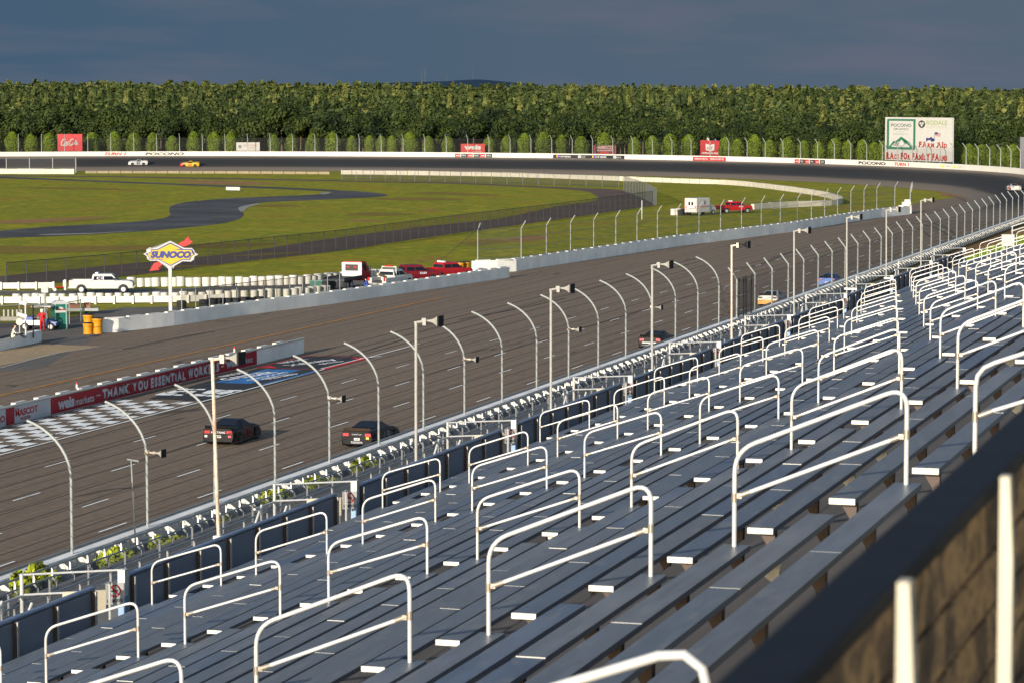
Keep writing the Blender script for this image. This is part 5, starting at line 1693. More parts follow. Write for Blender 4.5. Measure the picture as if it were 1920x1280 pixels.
# lower walkway between the track wall and the stand, with its rails
wk = thing('walkway', 'grey concrete walkway behind the track wall below the grandstand', 'walkway', (0, 0, 0))
YW = 262
MB().box(-47.9, -26.0, 40, YW, 0.0, 1.2).build('deck', mat('walkway_concrete', S(140, 138, 134), 0.8, var=0.15, scale=0.3), wk)
MB().box(-26.0, -24.9, 30, Y1, 0, 8.0).build('stand_wall', mat('stand_base', S(70, 74, 80), 0.8), wk)
def rail_line(name, label, X, zb, h, ya, yb_, step, s_bend=False, panel=None, lower=True, mid=None):
    t = thing(name, label, 'railing', (X, ya, zb))
    L_ = yb_ - ya
    mb = MB().tube([(0, 0, h), (0, L_, h)], 0.04, 6)
    if mid: mb.tube([(0, 0, mid), (0, L_, mid)], 0.03, 6)
    mb.build('rail', GALV, t, smooth=True)
    pp = [(0, 0, 0), (0, 0, h)]
    if s_bend: pp = [(0.22, -0.12, -0.35), (0.22, -0.12, h * 0.40), (0.16, -0.09, h * 0.46), (0.03, -0.02, h * 0.52), (0, 0, h * 0.58), (0, 0, h)]
    pm_ = MB().tube(pp, 0.042, 6).mesh('post', RAILW, smooth=True)
    n = min(99, int(L_ / step))
    for q in range(n): link('post', pm_, t, (0, q * L_ / n, 0))
    if panel:
        mb = MB(); mb.add([(0.02, 0, 0.02), (0.02, L_, 0.02), (0.02, L_, h - 0.05), (0.02, 0, h - 0.05)], [(0, 1, 2, 3)]); mb.build('wire_mesh', panel, t, fix=False)
    return t
MB().box(-48.05, -47.91, 40, YW, 0, 1.12).build('kerb', mat('dark_kerb', S(30, 30, 32), 0.8), wk)
rail_line('walkway_railing', 'steel railing on crooked posts at the edge nearest the track wall', -47.8, 1.05, 0.95, 85, 235, 1.55, True)
rail_line('walkway_railing', 'low railing with dark mesh just inside the crooked post railing', -46.7, 1.2, 0.82, 85, 262, 3.3, False, net_mat('walk_mesh', S(70, 80, 98), 0.6))
rail_line('walkway_railing', 'mesh railing along the middle of the lower walkway', -44.4, 1.2, 1.12, 85, 262, 2.6, False, net_mat('walk_mesh_grey', S(110, 112, 116), 0.4), mid=0.5)
rail_line('walkway_railing', 'white handrail nearest the grandstand front on the lower walkway', -41.0, 1.25, 1.55, 90, 262, 3.4, False, net_mat('walk_mesh_dark', S(84, 88, 94), 0.45))
rail_line('walkway_railing', 'thin rail fence on the dirt verge beyond the walkway', -47.0, 0.0, 1.1, 240, 330, 4.2)
# shrubs
LEAFY = leaf_mat('shrub_leaves', [(0.3, S(104, 116, 22)), (0.5, S(140, 148, 36)), (0.7, S(120, 128, 30))], 0.8)
shm = []
for k in range(3):
    rs = np.random.default_rng(700 + k)
    shm.append(np_mesh('foliage', leaf_mesh(1500, crown_fn(0.75, 0.62, 0.62, 12, rs), 0.075, rs), LEAFY))
stem = MB().tube([(0, 0, -0.1), (0.05, 0.02, 0.5)], 0.03, 5).tube([(0, 0, 0), (-0.2, 0.1, 0.55)], 0.02, 5).mesh('stem', BARK)
for j, (px, py, sc) in enumerate([(70, 1080, 1.35), (225, 1022, 1.0), (318, 985, 0.85), (425, 948, 0.75), (520, 915, 1.0), (605, 888, 0.9), (688, 860, 1.0)]):
    q = on_x(px, py, -48.9)
    t = thing('shrub', 'yellow-green leafy shrub behind the track wall, %s from the left' % PL[j], 'shrub', (-48.9, q.y, 0.1), j, 'shrubs behind the track wall')
    t.scale = (sc, sc * 1.5, sc * 1.15)
    link('foliage', shm[j % 3], t); link('stem', stem, t)
# grass tufts on the verge at the far end
tv = np.random.default_rng(9)
nT = 9000
P = np.stack([tv.uniform(-46.5, -30, nT), 262 + tv.uniform(0, 1, nT) ** 1.3 * 150, tv.uniform(0.0, 0.5, nT) ** 1.5], 1)
D = tv.normal(0, 1, (nT, 3))
def tf_(rs, n): return P, D / np.linalg.norm(D, axis=1, keepdims=True)
o = link('tall_grass', np_mesh('tall_grass', leaf_mesh(nT, tf_, 0.32, tv), leaf_mat('verge_leaves', [(0.3, S(80, 96, 26)), (0.5, S(104, 122, 30)), (0.7, S(92, 104, 34))], 0.2)))
tag(o, 'rough green grass and weeds on the verge between the far end of the stand and the track', 'grass', kind='stuff')

# white board at the far top end of the front rail
q = on_x(1827 + 60, 440, -24)
a = at_depth(1878, 462, 205); b_ = at_depth(1902, 462, 205); c_ = at_depth(1878, 440, 205)
t = thing('sign_board', 'plain white board on the railing at the far end of the grandstand', 'sign', a)
MB().prism([(0, 0), ((b_ - a).length, 0), ((b_ - a).length, (c_ - a).length), (0, (c_ - a).length)], (0, 0, 0), (b_ - a).normalized(), (0, 0, 1), (0.2, 1, 0), 0.05).build('board', SIGNW, t)
MB().tube([(0.1, 0.1, -1.6), (0.1, 0.1, 0)], 0.03, 6).tube([((b_ - a).x * 0.9, 0.3, -1.6), ((b_ - a).x * 0.9, 0.3, 0)], 0.03, 6).build('post', RAILW, t)
mb = MB()
for zz in (0, 0.35):
    mb.tube([at_depth(1896, 434, 215) + Vector((0, 0, zz)), at_depth(1990, 405, 215) + Vector((0, 0, zz))], 0.045, 6)
mb.tube([at_depth(1898, 434, 215) + Vector((0, 0, -1.0)), at_depth(1898, 434, 215) + Vector((0, 0, 0.35))], 0.045, 6)
o = mb.build('end_rail', RAILW, None, smooth=True); tag(o, 'double white rail at the far upper right end of the stand', 'railing')

# parapet in front of the camera
PARB = mat('parapet_black_paint', S(20, 23, 30), 0.55, var=0.35, scale=7, spec=0.2)
WOODB = blend_mat('sun_dappled_siding', [(0.36, S(92, 72, 56)), (0.48, S(128, 100, 74)), (0.56, S(196, 150, 100)), (0.66, S(110, 86, 64))], scale=2.6, stretch=(1, 1.3, 2.0), rough=0.7, fine_scale=14, fine_amt=0.2)  # pale patches are sun dapples painted into the board colour
CREAMP = mat('cream_post', S(222, 212, 188), 0.6, var=0.05)
pr = thing('parapet', 'dark capped wooden parapet in front of the camera at the lower right', 'parapet', (0, 0, 0))
mb = MB(); mb.prism([(-0.948, 19.063), (-0.938, 19.057), (-0.835, 19.057), (-0.828, 19.063), (-0.828, 19.096), (-0.838, 19.1), (-0.938, 19.1), (-0.948, 19.094)], (0, -1.0, 0), (1, 0, 0), (0, 0, 1), (0, 1, 0), 26.0)
mb.build('cap_board', PARB, pr)
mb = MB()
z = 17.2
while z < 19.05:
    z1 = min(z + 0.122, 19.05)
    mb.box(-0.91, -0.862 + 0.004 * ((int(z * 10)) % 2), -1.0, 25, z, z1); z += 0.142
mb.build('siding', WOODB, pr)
mb = MB()
for y in np.arange(1.2, 24, 0.76): mb.box(-0.935, -0.911, y, y + 0.09, 17.2, 19.055)
mb.build('back_post', PARB, pr)
XP = -0.66
q0 = on_x(1697, 1092, XP).y; q1 = on_x(1887, 890, XP).y; zt_ = on_x(1697, 1092, XP).z
sp_ = q1 - q0
wp = MB()
wp.prism([(-0.012, zt_), (0.006, zt_), (0.014, zt_ - 0.16), (0.016, 16.6), (-0.012, 16.6)], (XP, 0, 0), (1, 0, 0), (0, 0, 1), (0, 1, 0), 0.04)
wpm = wp.mesh('seat_post', CREAMP)
for k in range(-2, 8):
    link('seat_post', wpm, pr, (0, q0 + sp_ * k, 0))
# ------------------------------------------------------------------ vehicles
RUBBER = mat('tyre_rubber', S(32, 32, 33), 0.85, var=0.1)
GLASS = mat('dark_glass', S(16, 20, 28), 0.10, var=0.05, spec=0.25)
RIMS = mat('silver_rim', S(190, 190, 190), 0.35, metal=0.6, var=0.05)
RIMK = mat('dark_rim', S(58, 58, 60), 0.4, metal=0.5, var=0.05)
TAILR = mat('tail_light_red', S(206, 22, 26), 0.3, var=0.03)
CHROME = mat('chrome', S(200, 200, 200), 0.2, metal=0.8, var=0.04)
BLACKT = mat('black_trim', S(22, 22, 24), 0.5, var=0.08)
def paintm(name, rgb, rough=0.28):
    return mat('paint_' + name, S(*rgb), rough, var=0.05, spec=0.25 if max(rgb) < 40 else 0.5)
def wheel(parent, x, y, r, w, rim, name='wheel'):
    s = 1 if x > 0 else -1
    t = MB().tube([(-w / 2, 0, 0), (-w / 2 + 0.03, 0, 0), (w / 2 - 0.03, 0, 0), (w / 2, 0, 0)], [r * 0.9, r, r, r * 0.9], 20).build(name, RUBBER, parent, smooth=True, loc=(x, y, r))
    MB().tube([(s * (w / 2 - 0.02), 0, 0), (s * (w / 2 + 0.012), 0, 0)], [r * 0.62, r * 0.56], 16).build('rim', rim, t, smooth=True)
    return t

CARSEC = [  # y, bottom half width, mid half width, belt half width, z bottom, z mid, z belt, top half width, z top
    (-2.47, 0.80, 0.90, 0.80, 0.26, 0.60, 0.92, 0.70, 0.99), (-2.38, 0.90, 0.96, 0.88, 0.17, 0.58, 0.95, 0.76, 1.01),
    (-1.9, 0.95, 0.99, 0.92, 0.14, 0.56, 0.96, 0.78, 1.02), (-1.3, 0.96, 0.99, 0.90, 0.13, 0.55, 0.96, 0.70, 1.04),
    (-0.55, 0.95, 0.96, 0.86, 0.12, 0.54, 0.95, 0.56, 1.30), (0.10, 0.95, 0.96, 0.86, 0.12, 0.54, 0.93, 0.56, 1.31),
    (0.95, 0.95, 0.97, 0.88, 0.12, 0.52, 0.90, 0.70, 0.96), (1.6, 0.96, 0.99, 0.90, 0.12, 0.50, 0.82, 0.72, 0.89),
    (2.2, 0.92, 0.95, 0.84, 0.12, 0.44, 0.70, 0.62, 0.76), (2.42, 0.78, 0.80, 0.66, 0.14, 0.40, 0.58, 0.48, 0.63)]
def car_at(y):
    for a, b in zip(CARSEC[:-1], CARSEC[1:]):
        if a[0] <= y <= b[0]:
            t = (y - a[0]) / (b[0] - a[0]); return [a[i] + t * (b[i] - a[i]) for i in range(9)]
    return list(CARSEC[0] if y < 0 else CARSEC[-1])
def car_side(y, f, s=1, off=0.012):
    """f 0..1 from sill over mid height (0.5) to belt, 1..2 from belt to roof edge"""
    c = car_at(y)
    if f <= 0.5: t = f / 0.5; x = c[1] + t * (c[2] - c[1]); z = c[4] + t * (c[5] - c[4])
    elif f <= 1: t = (f - 0.5) / 0.5; x = c[2] + t * (c[3] - c[2]); z = c[5] + t * (c[6] - c[5])
    else: t = f - 1; x = c[3] + t * (c[7] - c[3]); z = c[6] + t * (c[8] - c[6])
    return Vector(((x + off) * s, y, z + (off * 0.6 if f > 1 else 0)))
def car_top(y, u, off=0.012):
    c = car_at(y); return Vector((u * c[7] * 0.98, y, c[8] + off))

def race_car(label, loc, rz, body, side=None, nose=None, roof=None, rear=None, tail=None, num='', numm=None, stripe=None, spoiler=None):
    t = thing('race_car', label, 'race car', loc, rz)
    secs = []
    for y, w0, wm, wb, z0, zm, zb, wt_, zt in CARSEC:
        h = [(w0, z0), (wm, zm), (wb, zb), (wt_, zt)]
        secs.append([(x, y, z) for x, z in h] + [(-x, y, z) for x, z in reversed(h)])
    mb = MB().loft(secs)
    o = mb.build('body', [body, nose or body, rear or body], t, smooth=True)
    for p in o.data.polygons:
        c = p.center
        if nose and c.y > 1.5: p.material_index = 1
        if rear and c.y < -2.38: p.material_index = 2
    def quad(pts, m, name, par=t):
        return MB().add(pts, [(0, 1, 2, 3)]).build(name, m, par, fix=False)
    quad([car_top(-1.25, -0.92), car_top(-1.25, 0.92), car_top(-0.62, 0.86), car_top(-0.62, -0.86)], GLASS, 'rear_window')
    quad([car_top(0.16, -0.9), car_top(0.16, 0.9), car_top(0.92, 0.95), car_top(0.92, -0.95)], GLASS, 'windscreen')
    for s in (1, -1):
        q = [car_side(-1.0, 1.10, s), car_side(0.72, 1.12, s), car_side(0.12, 1.88, s), car_side(-0.52, 1.88, s)]
        quad(q if s > 0 else q[::-1], GLASS, 'side_window')
        if side:
            q = [car_side(-1.1, 0.12, s), car_side(1.3, 0.12, s), car_side(1.3, 0.95, s), car_side(-1.1, 0.95, s)]
            quad(q if s > 0 else q[::-1], side, 'side_panel')
        if stripe:
            q = [car_side(-0.7, 0.92, s, 0.02), car_side(2.0, 0.90, s, 0.02), car_side(2.0, 1.0, s, 0.02), car_side(-0.7, 1.0, s, 0.02)]
            quad(q if s > 0 else q[::-1], stripe, 'side_stripe')
        if num:
            mb = MB()
            put_text(mb, num, (lambda u, v, s=s: car_side((-0.55 + 0.95 * u) if s > 0 else (0.4 - 0.95 * u), 0.2 + 0.65 * v, s, 0.025)), 0.04, 0.15)
            mb.build('number', numm or WLETTER, t, fix=False)
    if roof:
        quad([car_top(-0.5, -0.9), car_top(-0.5, 0.9), car_top(0.06, 0.9), car_top(0.06, -0.9)], roof, 'roof_panel')
    # spoiler and lights, bumper marks
    MB().add([(-0.82, -2.40, 1.0), (0.82, -2.40, 1.0), (0.80, -2.52, 1.17), (-0.80, -2.52, 1.17), (-0.82, -2.375, 1.0), (0.82, -2.375, 1.0), (0.80, -2.50, 1.18), (-0.80, -2.50, 1.18)],
             [(0, 1, 2, 3), (7, 6, 5, 4), (0, 4, 5, 1), (1, 5, 6, 2), (2, 6, 7, 3), (3, 7, 4, 0)]).build('spoiler', spoiler or BLACKT, t)
    for s in (1, -1):
        MB().box(s * 0.66 - 0.17, s * 0.66 + 0.17, -2.49, -2.46, 0.72, 0.88).build('tail_light', tail or TAILR, t)
        for y in (-1.42, 1.38):
            wheel(t, s * 0.87, y, 0.34, 0.28, RIMK)
            q = [Vector((s * (0.998), y + 0.46 * cos(a), 0.30 + 0.44 * sin(a))) for a in np.linspace(-0.1, pi + 0.1, 12)]
            MB().add(q if s < 0 else q[::-1], [tuple(range(12))]).build('wheel_arch', BLACKT, t, fix=False)
    MB().box(-0.17, 0.17, -2.492, -2.465, 0.48, 0.62).build('rear_plate', WLETTER, t)
    mb = MB(); put_text(mb, '500', plane_map((-0.1, -2.495, 0.52), (0.2, 0, 0), (0, 0, 0.07)), 0.02); mb.build('plate_lettering', KLETTER, t, fix=False)
    return t

def heading(d): return atan2(-d[0], d[1])
PB = paintm('black', (16, 16, 22)); PN = paintm('navy', (26, 30, 60)); PC = paintm('charcoal', (18, 22, 28))
pr_ = at(420, 842)
t = race_car('black and purple race car with red tail lights passing the pit wall banner', at(437, 826), 0.05, PB, side=PB, roof=PN, num='10', numm=mat('dull_red_number', S(120, 26, 38), 0.5), stripe=paintm('red', (170, 22, 44)))
mb = MB(); put_text(mb, 'MUSTANG', plane_map((-0.42, -2.497, 0.73), (0.84, 0, 0), (0, 0, 0.12)), 0.02); mb.build('rear_lettering', WLETTER, t, fix=False)
MB().box(0.58, 0.76, -2.482, -2.46, 0.5, 0.62).build('decal', mat('decal_pink', S(220, 70, 90), 0.5), t); MB().box(-0.82, -0.66, -2.482, -2.46, 0.5, 0.62).build('decal', WLETTER, t)
t = race_car('black race car with white rear plate half hidden by the wall near the shrubs', at(697, 831), 0.0, PC, side=PC, num='19', numm=mat('grey_number', S(110, 116, 130), 0.5), tail=mat('tail_dark_red', S(176, 28, 44), 0.4), spoiler=paintm('bronze', (92, 76, 64)))
mb = MB(); put_text(mb, 'TOYOTA', plane_map((-0.36, -2.497, 0.3), (0.72, 0, 0), (0, 0, 0.12)), 0.03); put_text(mb, 'CAMRY', plane_map((-0.3, -2.497, 0.78), (0.6, 0, 0), (0, 0, 0.07)), 0.01); mb.build('rear_lettering', WLETTER, t, fix=False)
MB().box(0.55, 0.72, -2.5, -2.46, 0.56, 0.68).build('decal', YEL, t)
t = race_car('black race car with a white line across its tail, behind the wall at mid straight', at(1233, 651), 0.0, PB, side=PB, num='', tail=mat('tail_pink', S(200, 70, 76), 0.4))
MB().box(-0.62, 0.5, -2.5, -2.46, 0.53, 0.62).build('rear_stripe', WLETTER, t); mb = MB(); put_text(mb, 'TOYOTA', plane_map((-0.6, -2.5, 0.34), (0.8, 0, 0), (0, 0, 0.07)), 0.02); mb.build('rear_lettering', WLETTER, t, fix=False)
t = race_car('white race car with a yellow lower tail behind the fence', at(1449, 571), 0.0, paintm('white', (226, 222, 216)), rear=paintm('white', (226, 222, 216)), tail=BLACKT)
MB().box(-0.92, 0.92, -2.50, -2.44, 0.2, 0.6).build('bumper', paintm('amber', (226, 158, 34)), t)
race_car('bright blue race car far up the straight behind the fence', at(1558, 537), 0.0, paintm('blue', (30, 104, 196)), side=paintm('blue', (30, 104, 196)), num='6', numm=WLETTER, tail=TAILR)
def on_bank(px, py):
    best = None
    for q in np.linspace(0.02, 0.97, 90):
        r_ = R_IN + (R_OUT - R_IN) * q; a_ = theta_at(px, r_, py); w_ = arc(a_, r_, bank(a_, r_))
        e_ = abs(proj(*w_)[1] - py)
        if best is None or e_ < best[0]: best = (e_, a_, w_)
    return best[1], best[2]
th, p = on_bank(1900, 359)
race_car('white race car with a red roof and window line entering the turn at far right', (p.x, p.y, p.z + 0.06), th + 0.1, paintm('white', (226, 222, 216)), roof=paintm('red2', (190, 26, 40)), tail=BLACKT, num='8', numm=RLETTER)
for (px, py, label, kw) in ((259, 309.5, 'white nosed race car with dark roof leading the pair in the turn', dict(body=paintm('white', (226, 222, 216)), roof=PN, side=paintm('silver_blue', (150, 160, 186)), num='42', numm=KLETTER)),
                            (356, 312.5, 'yellow race car with a red nose following in the turn', dict(body=paintm('yellow', (238, 184, 34)), nose=paintm('orange_red', (214, 44, 36)), roof=paintm('yellow', (238, 184, 34)), num='22', numm=RLETTER))):
    a_, w_ = on_bank(px, py)
    body = kw.pop('body')
    t = race_car(label, w_ + Vector((0, 0, 0.06)), a_, body, **kw)
    t.rotation_euler = (0, -radians(10), a_)

def pickup(label, loc, rz, col, L=5.9, lightbar=None, door_text=None, decal=None, bed_fill=None, dark=False, rim=RIMS, bed=True, roof_col=None, cat='pickup truck', name='pickup_truck', cab_len=2.35):
    t = thing(name, label, cat, loc, rz)
    h = L / 2; W = 1.0
    yb = -h; yc0 = h - 1.75 - cab_len; yc1 = h - 1.55
    # hood and lower cab
    def ring(y, w, z0, z1, wt_): return [(w, y, z0), (w * 1.01, y, (z0 + z1) / 2), (w, y, z1 - 0.1), (wt_, y, z1), (-wt_, y, z1), (-w, y, z1 - 0.1), (-w * 1.01, y, (z0 + z1) / 2), (-w, y, z0)]
    mb = MB().loft([ring(yc0, W, 0.48, 1.28, 0.95), ring(yc1, W, 0.48, 1.28, 0.95), ring(h - 0.4, W, 0.5, 1.24, 0.92), ring(h - 0.05, 0.95, 0.55, 1.12, 0.86)])
    if bed:
        mb.box(-W, W, yb, yc0 - 0.003, 0.5, 0.85); mb.box(-W, -W + 0.09, yb, yc0 - 0.003, 0.853, 1.30); mb.box(W - 0.09, W, yb, yc0 - 0.003, 0.853, 1.30)
        mb.box(-W + 0.093, W - 0.093, yb, yb + 0.08, 0.853, 1.29); mb.box(-W + 0.093, W - 0.093, yc0 - 0.09, yc0 - 0.006, 0.853, 1.30)
    mb.build('body', col, t)
    cab = MB().loft([[(0.92, yc0 + 0.02, 1.285), (-0.92, yc0 + 0.02, 1.285), (-0.92, yc1, 1.285), (0.92, yc1, 1.285)], [(0.80, yc0 + 0.08, 1.7), (-0.80, yc0 + 0.08, 1.7), (-0.80, yc1 - 0.36, 1.7), (0.80, yc1 - 0.36, 1.7)], [(0.74, yc0 + 0.16, 1.9), (-0.74, yc0 + 0.16, 1.9), (-0.74, yc1 - 0.6, 1.9), (0.74, yc1 - 0.6, 1.9)]])
    cab.build('cab', roof_col or col, t)
    for s in (1, -1):
        y1, y2 = yc0 + 0.2, yc1 - 0.30
        ym = (y1 + y2) / 2 - 0.05
        for a0, a1, b0, b1 in ((y1, ym - 0.05, y1 + 0.06, ym - 0.05), (ym + 0.05, y2 + 0.12, ym + 0.05, y2 - 0.22)):
            q = [Vector((s * 0.928, a0, 1.32)), Vector((s * 0.928, a1, 1.32)), Vector((s * 0.815, b1, 1.69)), Vector((s * 0.815, b0, 1.69))]
            MB().add(q if s > 0 else q[::-1], [(0, 1, 2, 3)]).build('side_window', GLASS, t, fix=False)
        MB().box(s * 1.02 - 0.06, s * 1.02 + 0.14 * s + (0.06 if s > 0 else -0.0), y2 - 0.02, y2 + 0.08, 1.32, 1.52).build('mirror', BLACKT, t)
        MB().box(s * 0.9 - 0.08, s * 0.9 + 0.08, yb - 0.02, yb + 0.05, 0.86, 1.24).build('tail_light', TAILR, t)
        MB().box(s * 0.78 - 0.14, s * 0.78 + 0.14, h - 0.07, h - 0.01, 0.84, 1.02).build('headlight', CHROME, t)
        for y in (yb + 1.2, h - 0.95):
            wheel(t, s * 0.90, y, 0.40, 0.26, rim)
            q = [Vector((s * (W * 1.013 + 0.004), y + 0.52 * cos(a), 0.42 + 0.5 * sin(a))) for a in np.linspace(0.12, pi - 0.12, 12)]
            MB().add(q if s < 0 else q[::-1], [tuple(range(12))]).build('wheel_arch', BLACKT, t, fix=False)
        if door_text:
            mb = MB(); put_text(mb, door_text, plane_map((s * 0.934, ym - 0.66 if s > 0 else ym - 0.08, 1.36), (0, 0.58 * s, 0), (-0.085 * s, 0, 0.28)), 0.04); mb.build('window_lettering', WLETTER, t, fix=False)
        if decal:
            mb = MB(); f_ = plane_map((s * 1.02, yc1 - 0.9, 0.95), (0, 0.75 * s, 0), (0, 0, 0.24)); put_text(mb, decal, f_, 0.03); mb.build('door_lettering', WLETTER, t, fix=False)
    MB().add([(-0.86, yc1 + 0.006, 1.32), (0.86, yc1 + 0.006, 1.32), (0.79, yc1 - 0.345, 1.70), (-0.79, yc1 - 0.345, 1.70)], [(0, 1, 2, 3)]).build('windscreen', GLASS, t, fix=False)
    MB().add([(-0.8, yc0 + 0.016, 1.34), (-0.76, yc0 + 0.07, 1.68), (0.76, yc0 + 0.07, 1.68), (0.8, yc0 + 0.016, 1.34)], [(0, 1, 2, 3)]).build('rear_window', GLASS, t, fix=False)
    MB().box(-0.95, 0.95, yb - 0.14, yb - 0.02, 0.5, 0.68).box(-0.97, 0.97, h - 0.06, h + 0.08, 0.5, 0.74).build('bumper', CHROME, t)
    MB().box(-0.7, 0.7, h - 0.045, h - 0.005, 0.78, 1.06).build('grille', BLACKT, t)
    if lightbar:
        MB().box(-0.55, 0.55, yc0 + 0.35, yc0 + 0.62, 1.905, 2.04).build('light_bar', lightbar, t)
    return t
WHT = paintm('truck_white', (232, 230, 224)); RDP = paintm('truck_red', (188, 18, 30)); RDD = paintm('truck_dark_red', (128, 14, 28))
AMB = mat('amber_bar', S(214, 170, 110), 0.3); CLR = mat('clear_bar', S(210, 214, 218), 0.3)
a = at(150, 549.5); b = at(233, 549.5)
mid = (a + b) / 2
t = pickup('white pickup truck marked C1 towing a small trailer frame along the service road', (mid.x, mid.y, 0.02), PHI - pi / 2 + 0.04, WHT, L=6.3, lightbar=CLR, door_text='C1', cab_len=2.35)
MB().box(0.3, 0.5, -3.7, -3.5, 0.3, 1.35).box(-0.5, -0.3, -3.9, -3.7, 0.4, 1.2).build('rear_post', WHT, t)
MB().tube([(0.2, -3.2, 0.6), (0.2, -4.6, 0.55)], 0.06, 6).build('tow_bar', TAILR, t); MB().cyl((0.1, -4.65, 0.35), 0.17, 0.2, 12, axis='x').build('jockey_wheel', WHT, t)
hd = heading(at(880, 520) - at(790, 520))
p = at(772, 531); pickup('dark red pickup truck with white door letters behind the white wrecker', (p.x, p.y, 0.02), PHI - pi / 2 + 0.45, RDD, L=5.9, decal='RAM', rim=RIMK)
p = at(838, 525); pickup('bright red pickup truck with a light bar beside the two yellow barrels', (p.x, p.y, 0.02), PHI - pi / 2 + 0.72, RDP, L=5.7, lightbar=CLR, rim=RIMK)
p = at(1376, 400); pickup('red pickup truck with white wheels parked in front of the ambulance', (p.x, p.y, 0.02), PHI - pi / 2 + 0.35, RDP, L=5.9, lightbar=CLR, decal='FIRE', rim=RIMS)

# wrecker seen from behind
p = at(733, 540)
t = pickup('white wrecker truck with its boom and open bed facing the camera', (p.x, p.y, 0.02), PHI - 0.45, WHT, L=6.2, rim=RIMS, cat='tow truck', name='wrecker_truck', bed=False)
yb = -3.1
MB().box(-1.05, -0.6, -3.0, 0.1, 0.6, 1.15).box(0.6, 1.05, -3.0, 0.1, 0.6, 1.15).build('side_box', WHT, t)
MB().box(-0.59, 0.59, -2.9, 0.1, 0.6, 0.8).build('bed_floor', BLACKT, t)
MB().tube([(-0.85, -0.5, 1.1), (-0.8, -0.35, 2.15), (0.8, -0.35, 2.15), (0.85, -0.5, 1.1)], 0.09, 8).build('head_frame', WHT, t)
MB().tube([(0.0, -0.4, 1.0), (0.0, -2.8, 1.55)], 0.13, 8).build('boom', mat('boom_tan', S(170, 150, 110), 0.6), t)
MB().box(-0.5, 0.5, -0.44, -0.36, 2.16, 2.3).build('light_bar', TAILR, t)
# rollback truck with a red cab
p = at(650, 541)
t = thing('rollback_truck', 'flatbed recovery truck with a red cab and white headboard seen from behind', 'tow truck', (p.x, p.y, 0.02), PHI - 0.35)
MB().box(-1.2, 1.2, -3.4, 1.3, 0.95, 1.12).box(-1.2, -1.1, -3.4, 1.3, 1.125, 1.28).box(1.1, 1.2, -3.4, 1.3, 1.125, 1.28).build('flatbed', mat('bed_grey', S(52, 54, 58), 0.7, var=0.15), t)
MB().loft([[(1.05, 1.45, 0.7), (-1.05, 1.45, 0.7), (-1.05, 3.9, 0.7), (1.05, 3.9, 0.7)], [(1.05, 1.45, 1.6), (-1.05, 1.45, 1.6), (-1.0, 3.9, 1.5), (1.0, 3.9, 1.5)], [(0.98, 1.5, 2.65), (-0.98, 1.5, 2.65), (-0.95, 2.7, 2.6), (0.95, 2.7, 2.6)]]).build('cab', RDP, t)
MB().box(-1.1, 1.1, 1.32, 1.44, 1.13, 2.55).build('headboard', WHT, t)
o = MB().box(-0.7, 0.7, 1.29, 1.315, 1.7, 2.35).build('headboard_opening', BLACKT, t)
for s in (1, -1):
    MB().box(s * 0.4 - 0.15, s * 0.4 + 0.15, 1.275, 1.3, 2.0, 2.15).build('work_light', TAILR, t)
    MB().add([(s * 1.03, 1.75, 1.7), (s * 1.02, 2.75, 1.7), (s * 0.985, 2.6, 2.4), (s * 0.995, 1.75, 2.4)], [(0, 1, 2, 3)]).build('side_window', GLASS, t, fix=False)
    MB().box(s * 1.3 - 0.1, s * 1.3 + 0.1, 2.9, 3.0, 1.6, 2.2).build('mirror', BLACKT, t)
    for y in (-2.3, -1.3, 3.0): wheel(t, s * 0.95, y, 0.46, 0.34, RIMS)
# ambulance
p = at(1313, 404)
t = thing('ambulance', 'white box ambulance with red stripes and two dark rear windows in the infield', 'ambulance', (p.x, p.y, 0.02), PHI - 0.62)
BOXW = paintm('ambulance_white', (230, 226, 224))
MB().prism([(-1.15, 0.55), (1.15, 0.55), (1.15, 2.72), (1.07, 2.8), (-1.07, 2.8), (-1.15, 2.72)], (0, -2.9, 0), (1, 0, 0), (0, 0, 1), (0, 1, 0), 3.9).build('box_body', BOXW, t)
MB().loft([[(0.95, 1.05, 0.5), (-0.95, 1.05, 0.5), (-0.95, 3.3, 0.5), (0.95, 3.3, 0.5)], [(0.97, 1.05, 1.3), (-0.97, 1.05, 1.3), (-0.9, 3.3, 1.15), (0.9, 3.3, 1.15)], [(0.9, 1.05, 2.1), (-0.9, 1.05, 2.1), (-0.85, 1.6, 2.05), (0.85, 1.6, 2.05)]]).build('cab', BOXW, t)
MB().add([(0.87, 2.75, 1.27), (-0.87, 2.75, 1.27), (-0.86, 1.72, 2.0), (0.86, 1.72, 2.0)], [(0, 1, 2, 3)]).build('windscreen', GLASS, t, fix=False)
for s in (1, -1):
    MB().prism([(-.16 * 1, -.28), (.16, -.28), (.16, .22), (.08, .28), (-.08, .28), (-.16, .22)], (s * 0.28, -2.925, 1.95), (1, 0, 0), (0, 0, 1), (0, 1, 0), 0.02).build('rear_window', GLASS, t)
    MB().box(s * 0.86 - 0.07, s * 0.86 + 0.07, -2.93, -2.9, 1.2, 1.55).build('tail_light', TAILR, t)
    MB().box(s * 1.153 - 0.004, s * 1.153 + 0.004, -2.8, 0.95, 1.42, 1.54).build('side_stripe', TAILR, t)
    MB().box(s * 1.153 - 0.004, s * 1.153 + 0.004, -0.6, -0.3, 1.75, 2.35).build('side_window', GLASS, t)
    MB().box(s * 1.08 - 0.03, s * 1.08 + 0.03, -2.92, -2.9, 0.7, 2.7).build('corner_stripe', mat('pale_red', S(216, 130, 124), 0.5), t)
    for y in (-1.75, 2.3): wheel(t, s * 0.95, y, 0.42, 0.3, RIMS)
MB().box(-0.3, 0.3, -2.925, -2.9, 2.5, 2.62).build('roof_light', AMB, t); MB().box(-0.95, 0.95, -3.1, -2.9, 0.5, 0.62).build('bumper', CHROME, t)

